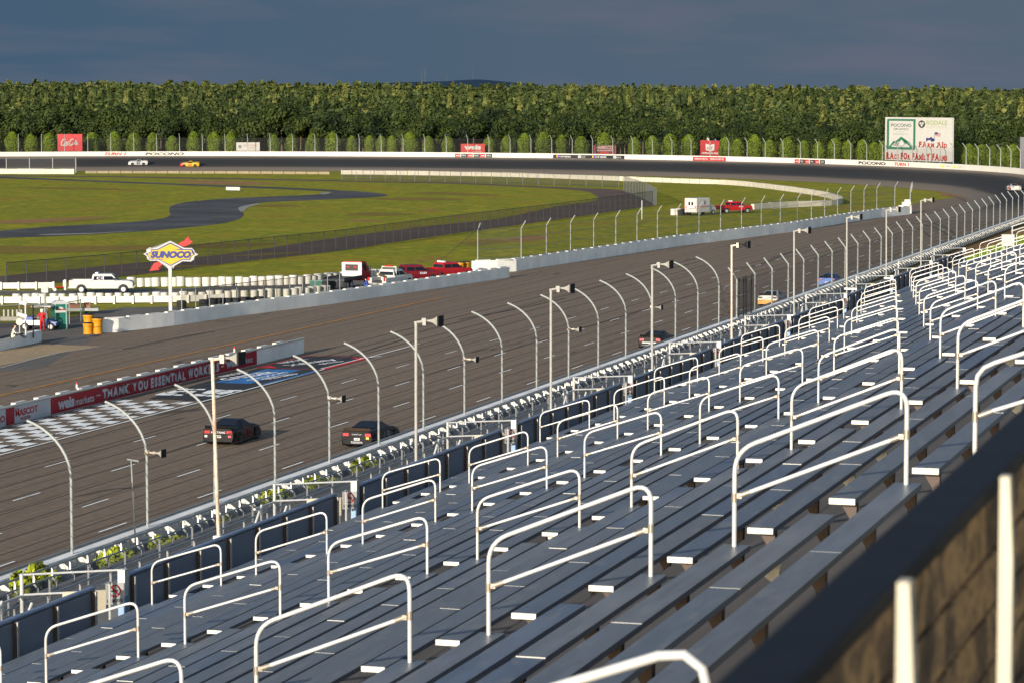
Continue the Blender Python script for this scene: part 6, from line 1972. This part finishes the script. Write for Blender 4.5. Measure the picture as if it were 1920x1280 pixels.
# blue utility cart
p = at(74, 619)
BLUEC = paintm('cart_blue', (26, 84, 176))
t = thing('utility_cart', 'blue and silver utility cart with a flat roof parked beside the green toilet', 'utility cart', (p.x, p.y, 0.02), PHI - pi / 2 - 0.12)
MB().box(-0.65, 0.65, -1.6, 0.2, 0.45, 0.85).build('cargo_bed', mat('cart_silver', S(190, 192, 196), 0.4, metal=0.3), t)
MB().loft([[(0.62, 0.75, 0.4), (-0.62, 0.75, 0.4), (-0.62, 1.6, 0.4), (0.62, 1.6, 0.4)], [(0.64, 0.75, 0.95), (-0.64, 0.75, 0.95), (-0.6, 1.55, 0.7), (0.6, 1.55, 0.7)]]).build('hood', BLUEC, t)
MB().box(-0.5, 0.5, -0.1, 0.4, 0.85, 1.3).build('seat', BLACKT, t); MB().box(-0.55, 0.55, -1.2, -0.3, 0.86, 1.12).build('cargo', BLUEC, t)
MB().prism([(-0.75, 0), (0.75, 0), (0.68, 0.1), (-0.68, 0.1)], (0, -0.5, 1.95), (1, 0, 0), (0, 0, 1), (0, 1, 0), 1.7).build('roof', WHT, t)
for s in (1, -1):
    MB().tube([(s * 0.6, 1.0, 0.9), (s * 0.6, 0.75, 1.95)], 0.03, 6).tube([(s * 0.6, -0.35, 0.85), (s * 0.6, -0.35, 1.95)], 0.03, 6).build('roof_post', BLACKT, t)
    for y in (-1.05, 1.15): wheel(t, s * 0.62, y, 0.33, 0.24, WHT)
    MB().box(s * 0.4 - 0.12, s * 0.4 + 0.12, 1.56, 1.6, 0.62, 0.72).build('headlight', CHROME, t)

# ------------------------------------------------------------------ people
SKIN = mat('skin', S(196, 146, 120), 0.6, var=0.05); SUITR = mat('red_suit', S(206, 26, 32), 0.7, var=0.06); SHIRTW = mat('cream_shirt', S(226, 220, 204), 0.75, var=0.05)
TROUD = mat('dark_trousers', S(40, 42, 50), 0.8, var=0.08); CAPW = mat('white_cap', S(234, 232, 228), 0.6); BLUESH = mat('blue_shirt', S(48, 70, 140), 0.75); HAIRD = mat('dark_hair', S(38, 28, 24), 0.8)
def skin_mesh(name, verts, edges, rad, mats, pick):
    me = bpy.data.meshes.new(name); me.from_pydata(verts, edges, []); 
    o = bpy.data.objects.new(name, me); COL.objects.link(o)
    m = o.modifiers.new('skin', 'SKIN'); m.use_smooth_shade = True
    s = o.modifiers.new('sub', 'SUBSURF'); s.levels = 1; s.render_levels = 1
    for i, r in enumerate(rad): me.skin_vertices[0].data[i].radius = (r, r)
    me.skin_vertices[0].data[0].use_root = True
    dg = bpy.context.evaluated_depsgraph_get()
    out = bpy.data.meshes.new_from_object(o.evaluated_get(dg)); out.name = name
    bpy.data.objects.remove(o); bpy.data.meshes.remove(me)
    out.materials.clear()
    for mm in mats: out.materials.append(mm)
    for p in out.polygons: p.material_index = pick(p.center)
    return out
def figure(label, loc, rz, J, mats, pick, hat=None):
    """J: joint name -> (x, y, z); one continuous body"""
    N = ['pelvis', 'waist', 'chest', 'neck', 'chin', 'head', 'crown', 'sl', 'el', 'hl', 'fl', 'sr', 'er', 'hr', 'fr', 'pl', 'kl', 'al', 'tl', 'pr', 'kr', 'ar', 'tr']
    R_ = [0.13, 0.125, 0.15, 0.06, 0.075, 0.10, 0.07, 0.075, 0.052, 0.036, 0.03, 0.075, 0.052, 0.036, 0.03, 0.10, 0.07, 0.05, 0.04, 0.10, 0.07, 0.05, 0.04]
    ed = [('pelvis', 'waist'), ('waist', 'chest'), ('chest', 'neck'), ('neck', 'chin'), ('chin', 'head'), ('head', 'crown'), ('chest', 'sl'), ('sl', 'el'), ('el', 'hl'), ('hl', 'fl'), ('chest', 'sr'), ('sr', 'er'), ('er', 'hr'), ('hr', 'fr'),
          ('pelvis', 'pl'), ('pl', 'kl'), ('kl', 'al'), ('al', 'tl'), ('pelvis', 'pr'), ('pr', 'kr'), ('kr', 'ar'), ('ar', 'tr')]
    ix = {n_: i for i, n_ in enumerate(N)}
    t = thing('person', label, 'person', loc, rz)
    link('body', skin_mesh('body', [J[n_] for n_ in N], [(ix[a], ix[b]) for a, b in ed], R_, mats, pick), t)
    if hat is not None:
        c = Vector(J['head']); mb = MB()
        mb.lathe((c.x, c.y, c.z + 0.02), [(0.112, 0), (0.108, 0.05), (0.08, 0.1), (0.02, 0.125)], 12); mb.obox((c.x, c.y + 0.13, c.z + 0.03), (1, 0, 0), (0, 1, 0), (0, 0, 1), 0.15, 0.1, 0.015)
        mb.build('cap', hat, t, smooth=True)
    return t
stand = dict(pelvis=(0, 0, .95), waist=(0, 0.02, 1.1), chest=(0, 0.0, 1.35), neck=(0, 0.02, 1.52), chin=(0, 0.05, 1.59), head=(0, 0.04, 1.68), crown=(0, 0.03, 1.76), sl=(-.2, 0, 1.42), el=(-.28, 0.02, 1.15), hl=(-.2, 0.2, 1.0), fl=(-.14, 0.26, 0.96),
             sr=(.2, 0, 1.42), er=(.32, 0.1, 1.18), hr=(.42, 0.32, 1.12), fr=(.44, 0.4, 1.1), pl=(-.1, 0, .88), kl=(-.12, 0.03, .5), al=(-.13, 0, .09), tl=(-.14, 0.16, .04), pr=(.1, 0, .88), kr=(.13, 0.04, .5), ar=(.14, 0, .09), tr=(.15, 0.16, .04))
p = at(79.5, 622)
t = figure('person in a red fire suit and white helmet leaning at the blue utility cart', (p.x, p.y, 0.03), PHI - pi - 0.3, {k: (x * 1.15, y, z * 1.05) for k, (x, y, z) in stand.items()}, [SUITR, SKIN, CAPW, BLACKT], lambda c: 2 if c.z > 1.62 else (3 if c.z < 0.1 else (1 if (c.z < 1.2 and abs(c.x) > 0.4) else 0)))
MB().lathe((0, 0.04, 1.68), [(0.10, -0.1), (0.14, -0.02), (0.15, 0.08), (0.12, 0.17), (0.04, 0.21)], 12).build('helmet', CAPW, t, smooth=True)
MB().tube([(0.335, 0.0, 1.36), (0.345, 0.05, 1.2), (0.345, 0.1, 1.1)], 0.03, 6).build('sleeve_stripe', CAPW, t)
sit = dict(stand); sit.update(pelvis=(0, 0, .12), waist=(0, 0.05, .28), chest=(0, 0.14, .5), neck=(0, 0.2, .66), chin=(0, 0.25, .72), head=(0, 0.24, .8), crown=(0, 0.22, .88), sl=(-.2, 0.14, .56), el=(-.26, 0.3, .36), hl=(-.2, 0.52, .34), fl=(-.18, 0.6, .33), sr=(.2, 0.14, .56), er=(.26, 0.3, .36), hr=(.2, 0.52, .34), fr=(.18, 0.6, .33),
           pl=(-.1, 0.04, .12), kl=(-.16, 0.44, .3), al=(-.14, 0.82, .08), tl=(-.14, 0.95, .1), pr=(.1, 0.04, .12), kr=(.16, 0.44, .3), ar=(.14, 0.82, .08), tr=(.14, 0.95, .1))
p = at(22, 636, 0.75)
t = figure('person in a cream shirt and dark trousers sitting on the pit box wall', (p.x, p.y, 0.78), PHI - pi / 2, {k: (x * 1.25, y * 1.2, z * 1.3) for k, (x, y, z) in sit.items()}, [SHIRTW, SKIN, TROUD, HAIRD], lambda c: 3 if c.z > 1.02 else (1 if c.z > 0.84 else (2 if (c.y > 0.3 and c.z < 0.45) else 0)), None)
p = at(690, 547)
t = figure('person in a blue shirt crouching beside the white wrecker truck', (p.x, p.y, 0.45), PHI + 1.2, sit, [BLUESH, SKIN, TROUD, HAIRD], lambda c: 3 if c.z > 0.8 else (1 if c.z > 0.66 else (2 if (c.y > 0.3 and c.z < 0.34) else 0)), None)
t_, f_ = CRIMSON_SIGN
for u_, sc, col_, hat_, lb in ((0.42, 1.0, SHIRTW, CAPW, 'person in a white cap above the crimson billboard'), (0.80, 1.0, BLUESH, None, 'person in a blue shirt above the crimson billboard')):
    q = t_.location + f_(u_, 1.0, -0.9)
    figure(lb, (q.x, q.y, q.z - (0.95 if hat_ else 1.25)), PHI + pi, stand, [col_, SKIN, TROUD, HAIRD], lambda c: 3 if c.z > 1.7 else (1 if c.z > 1.52 else (2 if c.z < 0.95 else 0)), hat_)
q = t_.location + f_(0.6, 1.0, -0.9)
pf = thing('platform', 'small spotter platform behind the crimson billboard', 'platform', (q.x, q.y, q.z - 1.35), PHI)
MB().box(-2.6, 2.2, -0.6, 0.6, 0.0, 0.12).build('deck', GALVD, pf)
MB().tube([(-2.4, 0, 0), (-2.4, 0, -q.z + 1.35)], 0.08, 6).tube([(2, 0, 0), (2, 0, -q.z + 1.35)], 0.08, 6).build('leg', GALVD, pf)

# ------------------------------------------------------------------ yard and roadside things
YELB = mat('barrel_yellow', S(236, 160, 22), 0.5, var=0.06, scale=2); LIDK = mat('barrel_lid', S(26, 26, 30), 0.7)
def barrel_meshes(r, h):
    a = MB().lathe((0, 0, 0), [(r * 0.93, 0), (r * 0.95, h * 0.05), (r * 0.88, h * 0.45), (r * 0.92, h * 0.5), (r * 0.90, h * 0.56), (r, h * 0.86), (r * 1.05, h * 0.88), (r * 1.05, h * 0.95), (r, h * 0.97)], 18).mesh('drum', YELB, smooth=True)
    b = MB().lathe((0, 0, h * 0.972), [(r * 1.03, 0), (r * 1.0, 0.06), (r * 0.3, 0.1)], 18).mesh('lid', LIDK, smooth=True)
    return a, b
big = barrel_meshes(0.44, 1.3); small = barrel_meshes(0.43, 0.9)
for px, py, ms, lb in ((183, 626, big, 'tall yellow crash barrel with a dark lid against the end of the curved wall'), (165.5, 626.5, small, 'short yellow crash barrel in front of the taller ones by the curved wall'), (166, 619, big, 'yellow crash barrel at the back left of the group by the curved wall'),
                       (873.5, 517, big, 'yellow barrel nearest the white wall end behind the red pickup'), (863, 518, big, 'yellow barrel half hidden behind the red pickup')):
    p = at(px, py); t = thing('crash_barrel', lb, 'barrel', (p.x, p.y, 0.02), random.uniform(0, 6))
    if px > 800: t.scale = (1, 1, 1.15)
    link('drum', ms[0], t); link('lid', ms[1], t)

GREENT = mat('toilet_green', S(20, 92, 78), 0.5, var=0.08); GREYR = mat('toilet_roof', S(190, 192, 192), 0.5, var=0.05)
p = at(112, 617)
t = thing('portable_toilet', 'green portable toilet with a pale domed roof and a white and red sign', 'toilet', (p.x, p.y, 0.03), PHI + 0.35)
MB().box(-0.56, 0.56, -0.56, 0.56, 0.0, 2.1).build('cabin', GREENT, t)
MB().loft([[(0.6, -0.6, 2.1), (-0.6, -0.6, 2.1), (-0.6, 0.6, 2.1), (0.6, 0.6, 2.1)], [(0.58, -0.58, 2.2), (-0.58, -0.58, 2.2), (-0.58, 0.58, 2.2), (0.58, 0.58, 2.2)], [(0.3, -0.42, 2.4), (-0.3, -0.42, 2.4), (-0.3, 0.42, 2.4), (0.3, 0.42, 2.4)]]).build('roof', GREYR, t, smooth=True)
MB().box(-0.38, 0.38, -0.585, -0.562, 0.1, 2.0).build('door', GREENT, t)
for x in (-0.46, 0.46): MB().box(x - 0.05, x + 0.05, -0.59, -0.562, 0.0, 2.1).build('corner_rib', mat('toilet_rib', S(120, 160, 150), 0.5), t)
MB().box(-0.42, 0.42, -0.605, -0.588, 1.4, 1.58).build('white_sign', SIGNW, t); MB().box(-0.3, 0.45, -0.605, -0.588, 1.585, 1.66).build('red_sign', TAILR, t)
MB().prism([(0.22 * cos(a), 0.22 * sin(a)) for a in np.linspace(0, pi, 9)], (0, -0.588, 1.67), (1, 0, 0), (0, 0, 1), (0, -1, 0), 0.01).build('half_round_mark', SIGNW, t)
p = at(592, 547)
t = thing('equipment_cabinet', 'green steel cabinet with a pale top behind the curved wall', 'cabinet', (p.x, p.y, 0.02), PHI + 0.1)
MB().box(-0.6, 0.6, -0.45, 0.45, 0.12, 1.05).build('cabinet_body', mat('cabinet_green', S(62, 106, 92), 0.5, var=0.08), t); MB().box(-0.64, 0.64, -0.49, 0.49, 1.055, 1.12).build('cabinet_top', mat('cabinet_top', S(130, 160, 150), 0.5), t); MB().box(-0.62, 0.62, -0.47, 0.47, 0, 0.115).build('plinth', CONC, t)
# pit box wall at left edge with cameras and board
a = at(-14, 660); b = at(72, 641)
pbw = wall_along('pit_box_wall', [(a.x, a.y), (b.x, b.y)], 0.95, 0.55, CONC, 'low grey wall with a dark top at the left edge beside the pit lane')
d_ = (b - a); d_.z = 0; d_.normalize()
s_ = Vector((-d_.y, d_.x, 0))
mb = MB(); mb.obox((a + b) / 2 - d_ * 1.6 + Vector((0, 0, 0.985)), d_, s_, (0, 0, 1), (b - a).length - 3.6, 0.62, 0.06); o = mb.build('cap_strip', BLACKT, pbw)
q = at(2, 652); mb = MB(); mb.obox(Vector((q.x, q.y, 0.5)) - s_ * 0.3, d_, s_, (0, 0, 1), 1.6, 0.05, 0.8); o = mb.build('red_panel', REDBAN, pbw)
def camera_post(px, py, h, heads, label):
    p = at(px, py, 0.9); t = thing('camera_post', label, 'camera post', (p.x, p.y, 0.9), PHI)
    MB().tube([(0, 0, 0), (0, 0, h)], 0.07, 8).build('post', WHT, t, smooth=True)
    for z, L_ in heads:
        MB().obox((-0.25, 0, z), (0.95, 0, -0.3), (0, 1, 0), (0.3, 0, 0.95), L_, 0.3, 0.28).build('camera_housing', WHT, t)
    return t
camera_post(48.5, 628, 2.7, [(2.55, 0.75), (1.55, 0.75)], 'white post carrying two slanted white camera housings at the pit box wall')
p = at(37, 630, 0.9); t = thing('round_sign', 'small round sign on a short post at the pit box wall', 'sign', (p.x, p.y, 0.9), PHI)
MB().tube([(0, 0, 0), (0, 0, 0.9)], 0.04, 6).build('post', WHT, t); MB().cyl((0, -0.05, 1.1), 0.27, 0.05, 16, axis='y').build('disc', mat('disc_tan', S(196, 184, 164), 0.6), t)
p = at(62.5, 624, 0.9); t = thing('dark_post', 'black thin post with an arm behind the red suited person', 'post', (p.x, p.y, 0.5), PHI)
MB().tube([(0, 0, 0), (0, 0, 2.6)], 0.06, 6).build('post', BLACKT, t); MB().tube([(-1.2, 0.1, 2.35), (0, 0, 2.5), (1.2, 0.1, 2.4)], 0.03, 5).build('arm', mat('rust_arm', S(110, 70, 44), 0.7), t)
p = at(85, 600); t = thing('light_mast', 'grey post with a box lamp behind the cart roof', 'lamp', (p.x, p.y, 0), PHI)
MB().tube([(0, 0, 0), (0, 0, 2.4)], 0.12, 6).build('post', GALV, t); MB().box(-0.3, 0.3, -0.15, 0.15, 2.4, 2.9).build('lamp_box', GREYR, t)
p = at(145, 590); t = thing('barrier_stack', 'flat trailer stacked with rusty and white barrier pieces behind the green toilet', 'trailer', (p.x, p.y, 0), PHI + 0.1)
MB().box(-1.7, 1.9, -0.6, 0.6, 0.35, 0.6).build('bed', GALV, t); MB().box(-1.3, 0.4, -0.5, 0.5, 0.605, 0.95).box(0.6, 1.2, -0.4, 0.4, 0.605, 1.05).build('load', mat('rusty_load', S(120, 84, 66), 0.8, var=0.3, scale=3), t); MB().box(-1.5, -0.7, -0.3, 0.4, 0.955, 1.1).build('white_load', WHT, t)
for s in (-1, 1): wheel(t, s * 0.8, 0.0, 0.3, 0.2, RIMK)
p = at(25, 601); t = thing('tool_rack', 'low rack holding a row of white cylinders behind the pit box wall', 'rack', (p.x, p.y, 0), PHI)
mb = MB()
for k in range(5): mb.cyl((-0.8 + k * 0.38, 0, 0.35), 0.09, 0.6, 10)
mb.build('cylinders', WHT, t, smooth=True); MB().box(-1.1, 1.1, -0.25, 0.25, 0.0, 0.34).build('frame', mat('rack_frame', S(150, 146, 136), 0.7), t)
# guard rails
GRW = mat('guard_rail_white', S(234, 230, 218), 0.6, var=0.05)
def guard_rail(px, label, h=0.72, step=1.75, sc=1.0):
    P = [at(x, y) for x, y in px]; pts = resample([(p.x, p.y) for p in P], step)
    t = thing('guard_rail', label, 'guard rail')
    prof_ = [(0, .12), (-.05, .2), (.03, .3), (-.06, .42), (.03, .52), (-.05, .62), (0, .72), (.06, .72), (.06, .12)]
    secs = []
    for p, d in pts:
        s = Vector((-d.y, d.x, 0))
        secs.append([p - s * (-x) * -1 * 1 + Vector((0, 0, z * sc)) for x, z in prof_])
    MB().loft(secs).build('rail', GRW, t)
    pm_ = MB().box(-0.09, 0.09, -0.14, 0.14, 0, 0.8 * sc).mesh('post', GRW)
    for p, d in pts[:95]:
        o = link('post', pm_, t, p + Vector((0.0, -0.1, 0))); o.rotation_euler = (0, 0, PHI)
guard_rail([(-30, 571), (120, 571), (330, 569), (420, 566)], 'near white guard rail with upright posts on the yard side of the service road')
guard_rail([(-30, 544), (60, 543.5), (122, 542.5)], 'far white guard rail at the left behind the white pickup truck')
# wrapped tyre stacks
TYW = mat('tyre_wrap_white', S(232, 226, 212), 0.6, var=0.08, scale=2)
stk = MB().lathe((0, 0, 0), [(0.40, 0), (0.42, 0.10), (0.39, 0.2), (0.42, 0.3), (0.39, 0.42), (0.42, 0.52), (0.39, 0.63), (0.42, 0.74), (0.40, 0.88), (0.30, 0.92), (0.1, 0.9)], 12).mesh('tyre_stack', TYW, smooth=True)
stkb = MB().lathe((0, 0, 0), [(0.42, 0), (0.46, 0.08), (0.41, 0.2), (0.46, 0.3), (0.41, 0.42), (0.46, 0.54), (0.41, 0.64), (0.44, 0.8), (0.26, 0.82)], 14).mesh('tyre_stack', RUBBER, smooth=True)
def stacks(px, me, label, group, step, sc=1.0, jit=0.12, nmax=120, z=0.02):
    P = [at(x, y) for x, y in px]
    for i, (p, d) in enumerate(resample([(q.x, q.y) for q in P], step)[:nmax]):
        o = link('tyre_stack', me, None, (p.x + random.uniform(-jit, jit), p.y + random.uniform(-jit, jit), z))
        o.rotation_euler = (random.uniform(-.03, .03), random.uniform(-.03, .03), random.uniform(0, 6)); s = sc * random.uniform(0.93, 1.1)
        o.scale = (s * random.uniform(0.95, 1.1), s, s)
        tag(o, label, 'tyre stack', group)
stacks([(247, 538), (420, 537), (560, 534), (600, 531), (680, 524), (722, 519)], stk, 'white wrapped tyre stack in the long row across the service road from the trucks', 'white tyre stacks beyond the service road', 0.84)
stacks([(848, 512), (870, 509)], stk, 'white wrapped tyre stack just behind the yellow barrels', 'white tyre stacks by the barrels', 0.9)
stacks([(30, 568), (190, 566), (330, 564.5), (480, 560), (560, 556), (625, 550)], stk, 'white wrapped tyre stack showing over the near guard rail', 'white tyre stacks behind the near guard rail', 0.88, 0.92)
stacks([(340, 580), (352, 580)], stkb, 'black tyre stack at the left of the gap behind the curved wall fence', 'pair of black tyre stacks', 0.62, 1.0, 0.03)
stacks([(382, 579), (492, 574)], stkb, 'black tyre stack in the row behind the curved wall fence', 'row of black tyre stacks', 0.82, 1.05, 0.05)
stacks([(1262, 404), (1275, 404)], stk, 'white tyre stack at the left end of the short row by the ambulance', 'white tyre stacks by the ambulance', 0.9, 1.1, 0.05)
stacks([(1277, 404.5), (1292, 404)], stkb, 'black tyre stack in the short row by the ambulance', 'black tyre stacks by the ambulance', 0.9, 1.15, 0.05)
# barrier of white blocks round the far infield
far_px = smooth_px([(-20, 324.5), (158, 324.5)], 3)
guard_px = smooth_px(c2([(0, 622), (500, 628), (960, 637), (1500, 656), (1920, 672)]) + c3([(300, 684), (600, 718), (800, 750), (885, 778), (880, 792), (800, 800), (600, 808), (360, 824)]), 6)
def block_wall(name, px, h, t_, label, mcol, blk=2.9, gap=0.12):
    P = [at(x, y) for x, y in px]; pts = resample([(q.x, q.y) for q in P], blk)
    mb = MB()
    for (p, d), (q, e) in zip(pts[:-1], pts[1:]):
        dd = (q - p); L_ = dd.length; dd = dd / L_; c = (p + q) / 2
        mb.obox(c + Vector((0, 0, h / 2)), dd, (-dd.y, dd.x, 0), (0, 0, 1), L_ - gap, t_, h * random.uniform(0.94, 1.04))
    o = mb.build(name, mcol); tag(o, label, 'barrier wall')
BLKW = mat('block_white', S(214, 206, 188), 0.7, var=0.14, scale=0.5); BLKT = mat('block_tan', S(150, 136, 108), 0.75, var=0.2, scale=0.4)
block_wall('block_barrier', guard_px, 1.0, 0.6, 'long line of white blocks curving round the far infield to behind the ambulance', BLKW)
block_wall('block_barrier', smooth_px([(160, 325.5), (400, 326), (640, 327.5)], 4), 0.6, 0.6, 'pale tan block barrier in front of the two race cars in the turn', BLKT)
block_wall('block_barrier', [(-20, 326.5), (158, 327)], 1.25, 0.6, 'white barrier at the far left with tall fence posts over it', BLKW, 3.5, 0.03)
# white sign box, pole, and marker at the end of the infield wall
a = at(424, 358); b = at(450, 358.5); L_ = (b - a).length
t = thing('marker_board', 'plain white board standing alone beside the thin infield road', 'sign', a, atan2((b - a).y, (b - a).x))
MB().box(0, L_, -0.05, 0.05, 0.1, 0.75).build('board', SIGNW, t); MB().box(0.3, 0.4, 0.06, 0.14, 0, 0.7).box(L_ - 0.4, L_ - 0.3, 0.06, 0.14, 0, 0.7).build('leg', GALVD, t)
p = at(1203.5, 412); t = thing('marker_pole', 'thin white pole standing in the grass before the dark fence bend', 'pole', p)
MB().tube([(0, 0, 0), (0, 0, 2.9)], 0.07, 6).build('pole', WHT, t); MB().cyl((0, 0, 2.9), 0.1, 0.06, 8).build('cap', WHT, t)
p = at(1702, 401)
t = thing('wall_end_guard', 'stepped white blocks on the end of the long infield wall', 'barrier', (p.x, p.y, 0), PHI)
MB().box(-1.5, 0.6, -0.2, 0.9, 0, 1.36).box(-0.9, 0.5, -0.15, 0.85, 1.363, 1.9).box(-0.5, 0.4, -0.1, 0.8, 1.903, 2.3).build('blocks', WHITEW, t)
t = thing('signal_post', 'grey post with a bent metal flag board at the end of the infield wall', 'signal', (p.x + 0.35, p.y + 0.2, 0.0), PHI)
MB().tube([(0, 0, 1.3), (0.02, 0, 3.6)], 0.12, 8).build('post', GALVD, t, smooth=True)
MB().add([(-0.12, 0, 3.4), (0.25, 0.1, 3.6), (0.42, 0.1, 4.6), (0.3, 0, 5.3), (0.05, 0, 4.5)] + [(-0.12, 0.1, 3.4), (0.25, 0.2, 3.6), (0.42, 0.2, 4.6), (0.3, 0.1, 5.3), (0.05, 0.1, 4.5)], [(0, 1, 2, 3, 4), (9, 8, 7, 6, 5), (0, 5, 6, 1), (1, 6, 7, 2), (2, 7, 8, 3), (3, 8, 9, 4), (4, 9, 5, 0)]).build('flag_board', GALV, t)

# fuel sign on its mast
SB = at(320, 596)
dep = -SB.x * sin(PHI) + SB.y * cos(PHI)
t = thing('fuel_sign', 'tall roadside sign with a yellow diamond, blue word SUNOCO and a red arrow', 'sign', (SB.x, SB.y, 0))
k_ = dep / F
right = Vector((cos(PHI), sin(PHI), 0)); upv = Vector((0, 0, 1)); fwd = Vector((-sin(PHI), cos(PHI), 0))
zero = at_depth(320, 481, dep)
def sg(x, y, off): # crop pixel (7.53 per image px, crop origin 240, 430)
    X_ = 240 + x / 7.53; Y_ = 430 + y / 7.53
    q = at_depth(X_, Y_, dep - off)
    return q - Vector((SB.x, SB.y, 0))
def sgpoly(pts, off, m, name, thick=0.0):
    bm = bmesh.new(); f = bm.faces.new([bm.verts.new(sg(x, y, off)) for x, y in pts]); bmesh.ops.triangulate(bm, faces=[f])
    if thick:
        r = bmesh.ops.extrude_face_region(bm, geom=bm.faces[:]); bmesh.ops.translate(bm, verts=[v for v in r['geom'] if isinstance(v, bmesh.types.BMVert)], vec=fwd * thick)
        bmesh.ops.recalc_face_normals(bm, faces=bm.faces)
    me = bpy.data.meshes.new(name); bm.to_mesh(me); bm.free(); me.materials.append(m)
    return link(name, me, t)
SGW = mat('sign_face_white', S(226, 226, 226), 0.5, var=0.03); SGY = mat('sign_yellow', S(246, 206, 10), 0.45, var=0.03); SGB = mat('sign_blue', S(26, 40, 150), 0.45, var=0.03); SGR = mat('sign_arrow_red', S(216, 22, 22), 0.45, var=0.03)
MB().obox((0, 0, (zero.z - 0.9) / 2), right, fwd, upv, 0.30, 0.3, zero.z - 0.9).build('mast', SGW, t)
out = [(215, 352), (262, 328), (258, 290), (300, 262), (400, 262), (598, 166), (790, 266), (900, 268), (935, 300), (940, 328), (990, 360), (938, 385), (930, 430), (890, 458), (770, 455), (655, 520), (640, 555), (560, 555), (540, 520), (420, 448), (310, 448), (270, 420), (262, 380)]
sgpoly(out, 0.0, SGW, 'face', 0.3)
blu = [(245, 350), (318, 325), (330, 285), (410, 284), (598, 188), (785, 284), (905, 284), (918, 330), (945, 358), (900, 380), (875, 436), (765, 434), (598, 522), (430, 430), (300, 430), (282, 375)]
sgpoly(blu, 0.02, SGB, 'blue_border')
yel = [(275, 350), (325, 335), (340, 296), (415, 296), (598, 207), (745, 280), (620, 292), (895, 298), (905, 340), (925, 358), (890, 372), (862, 424), (760, 424), (598, 508), (450, 432), (560, 424), (305, 418), (290, 375)]
sgpoly(yel, 0.035, SGY, 'yellow_field')
mb = MB(); put_text(mb, 'SUNOCO', lambda u, v: sg(315 + 575 * u + 0.0, 412 - 102 * v, 0.055), 0.075, 0.22); mb.build('lettering', SGB, t, fix=False)
sgpoly([(705, 215), (768, 168), (780, 178), (852, 102), (870, 150), (918, 178), (845, 230), (780, 250)], -0.02, SGR, 'arrow_tail', 0.12)
sgpoly([(300, 592), (370, 470), (385, 478), (420, 458), (490, 495), (420, 545), (440, 570), (418, 578)], -0.02, SGR, 'arrow_head', 0.12)
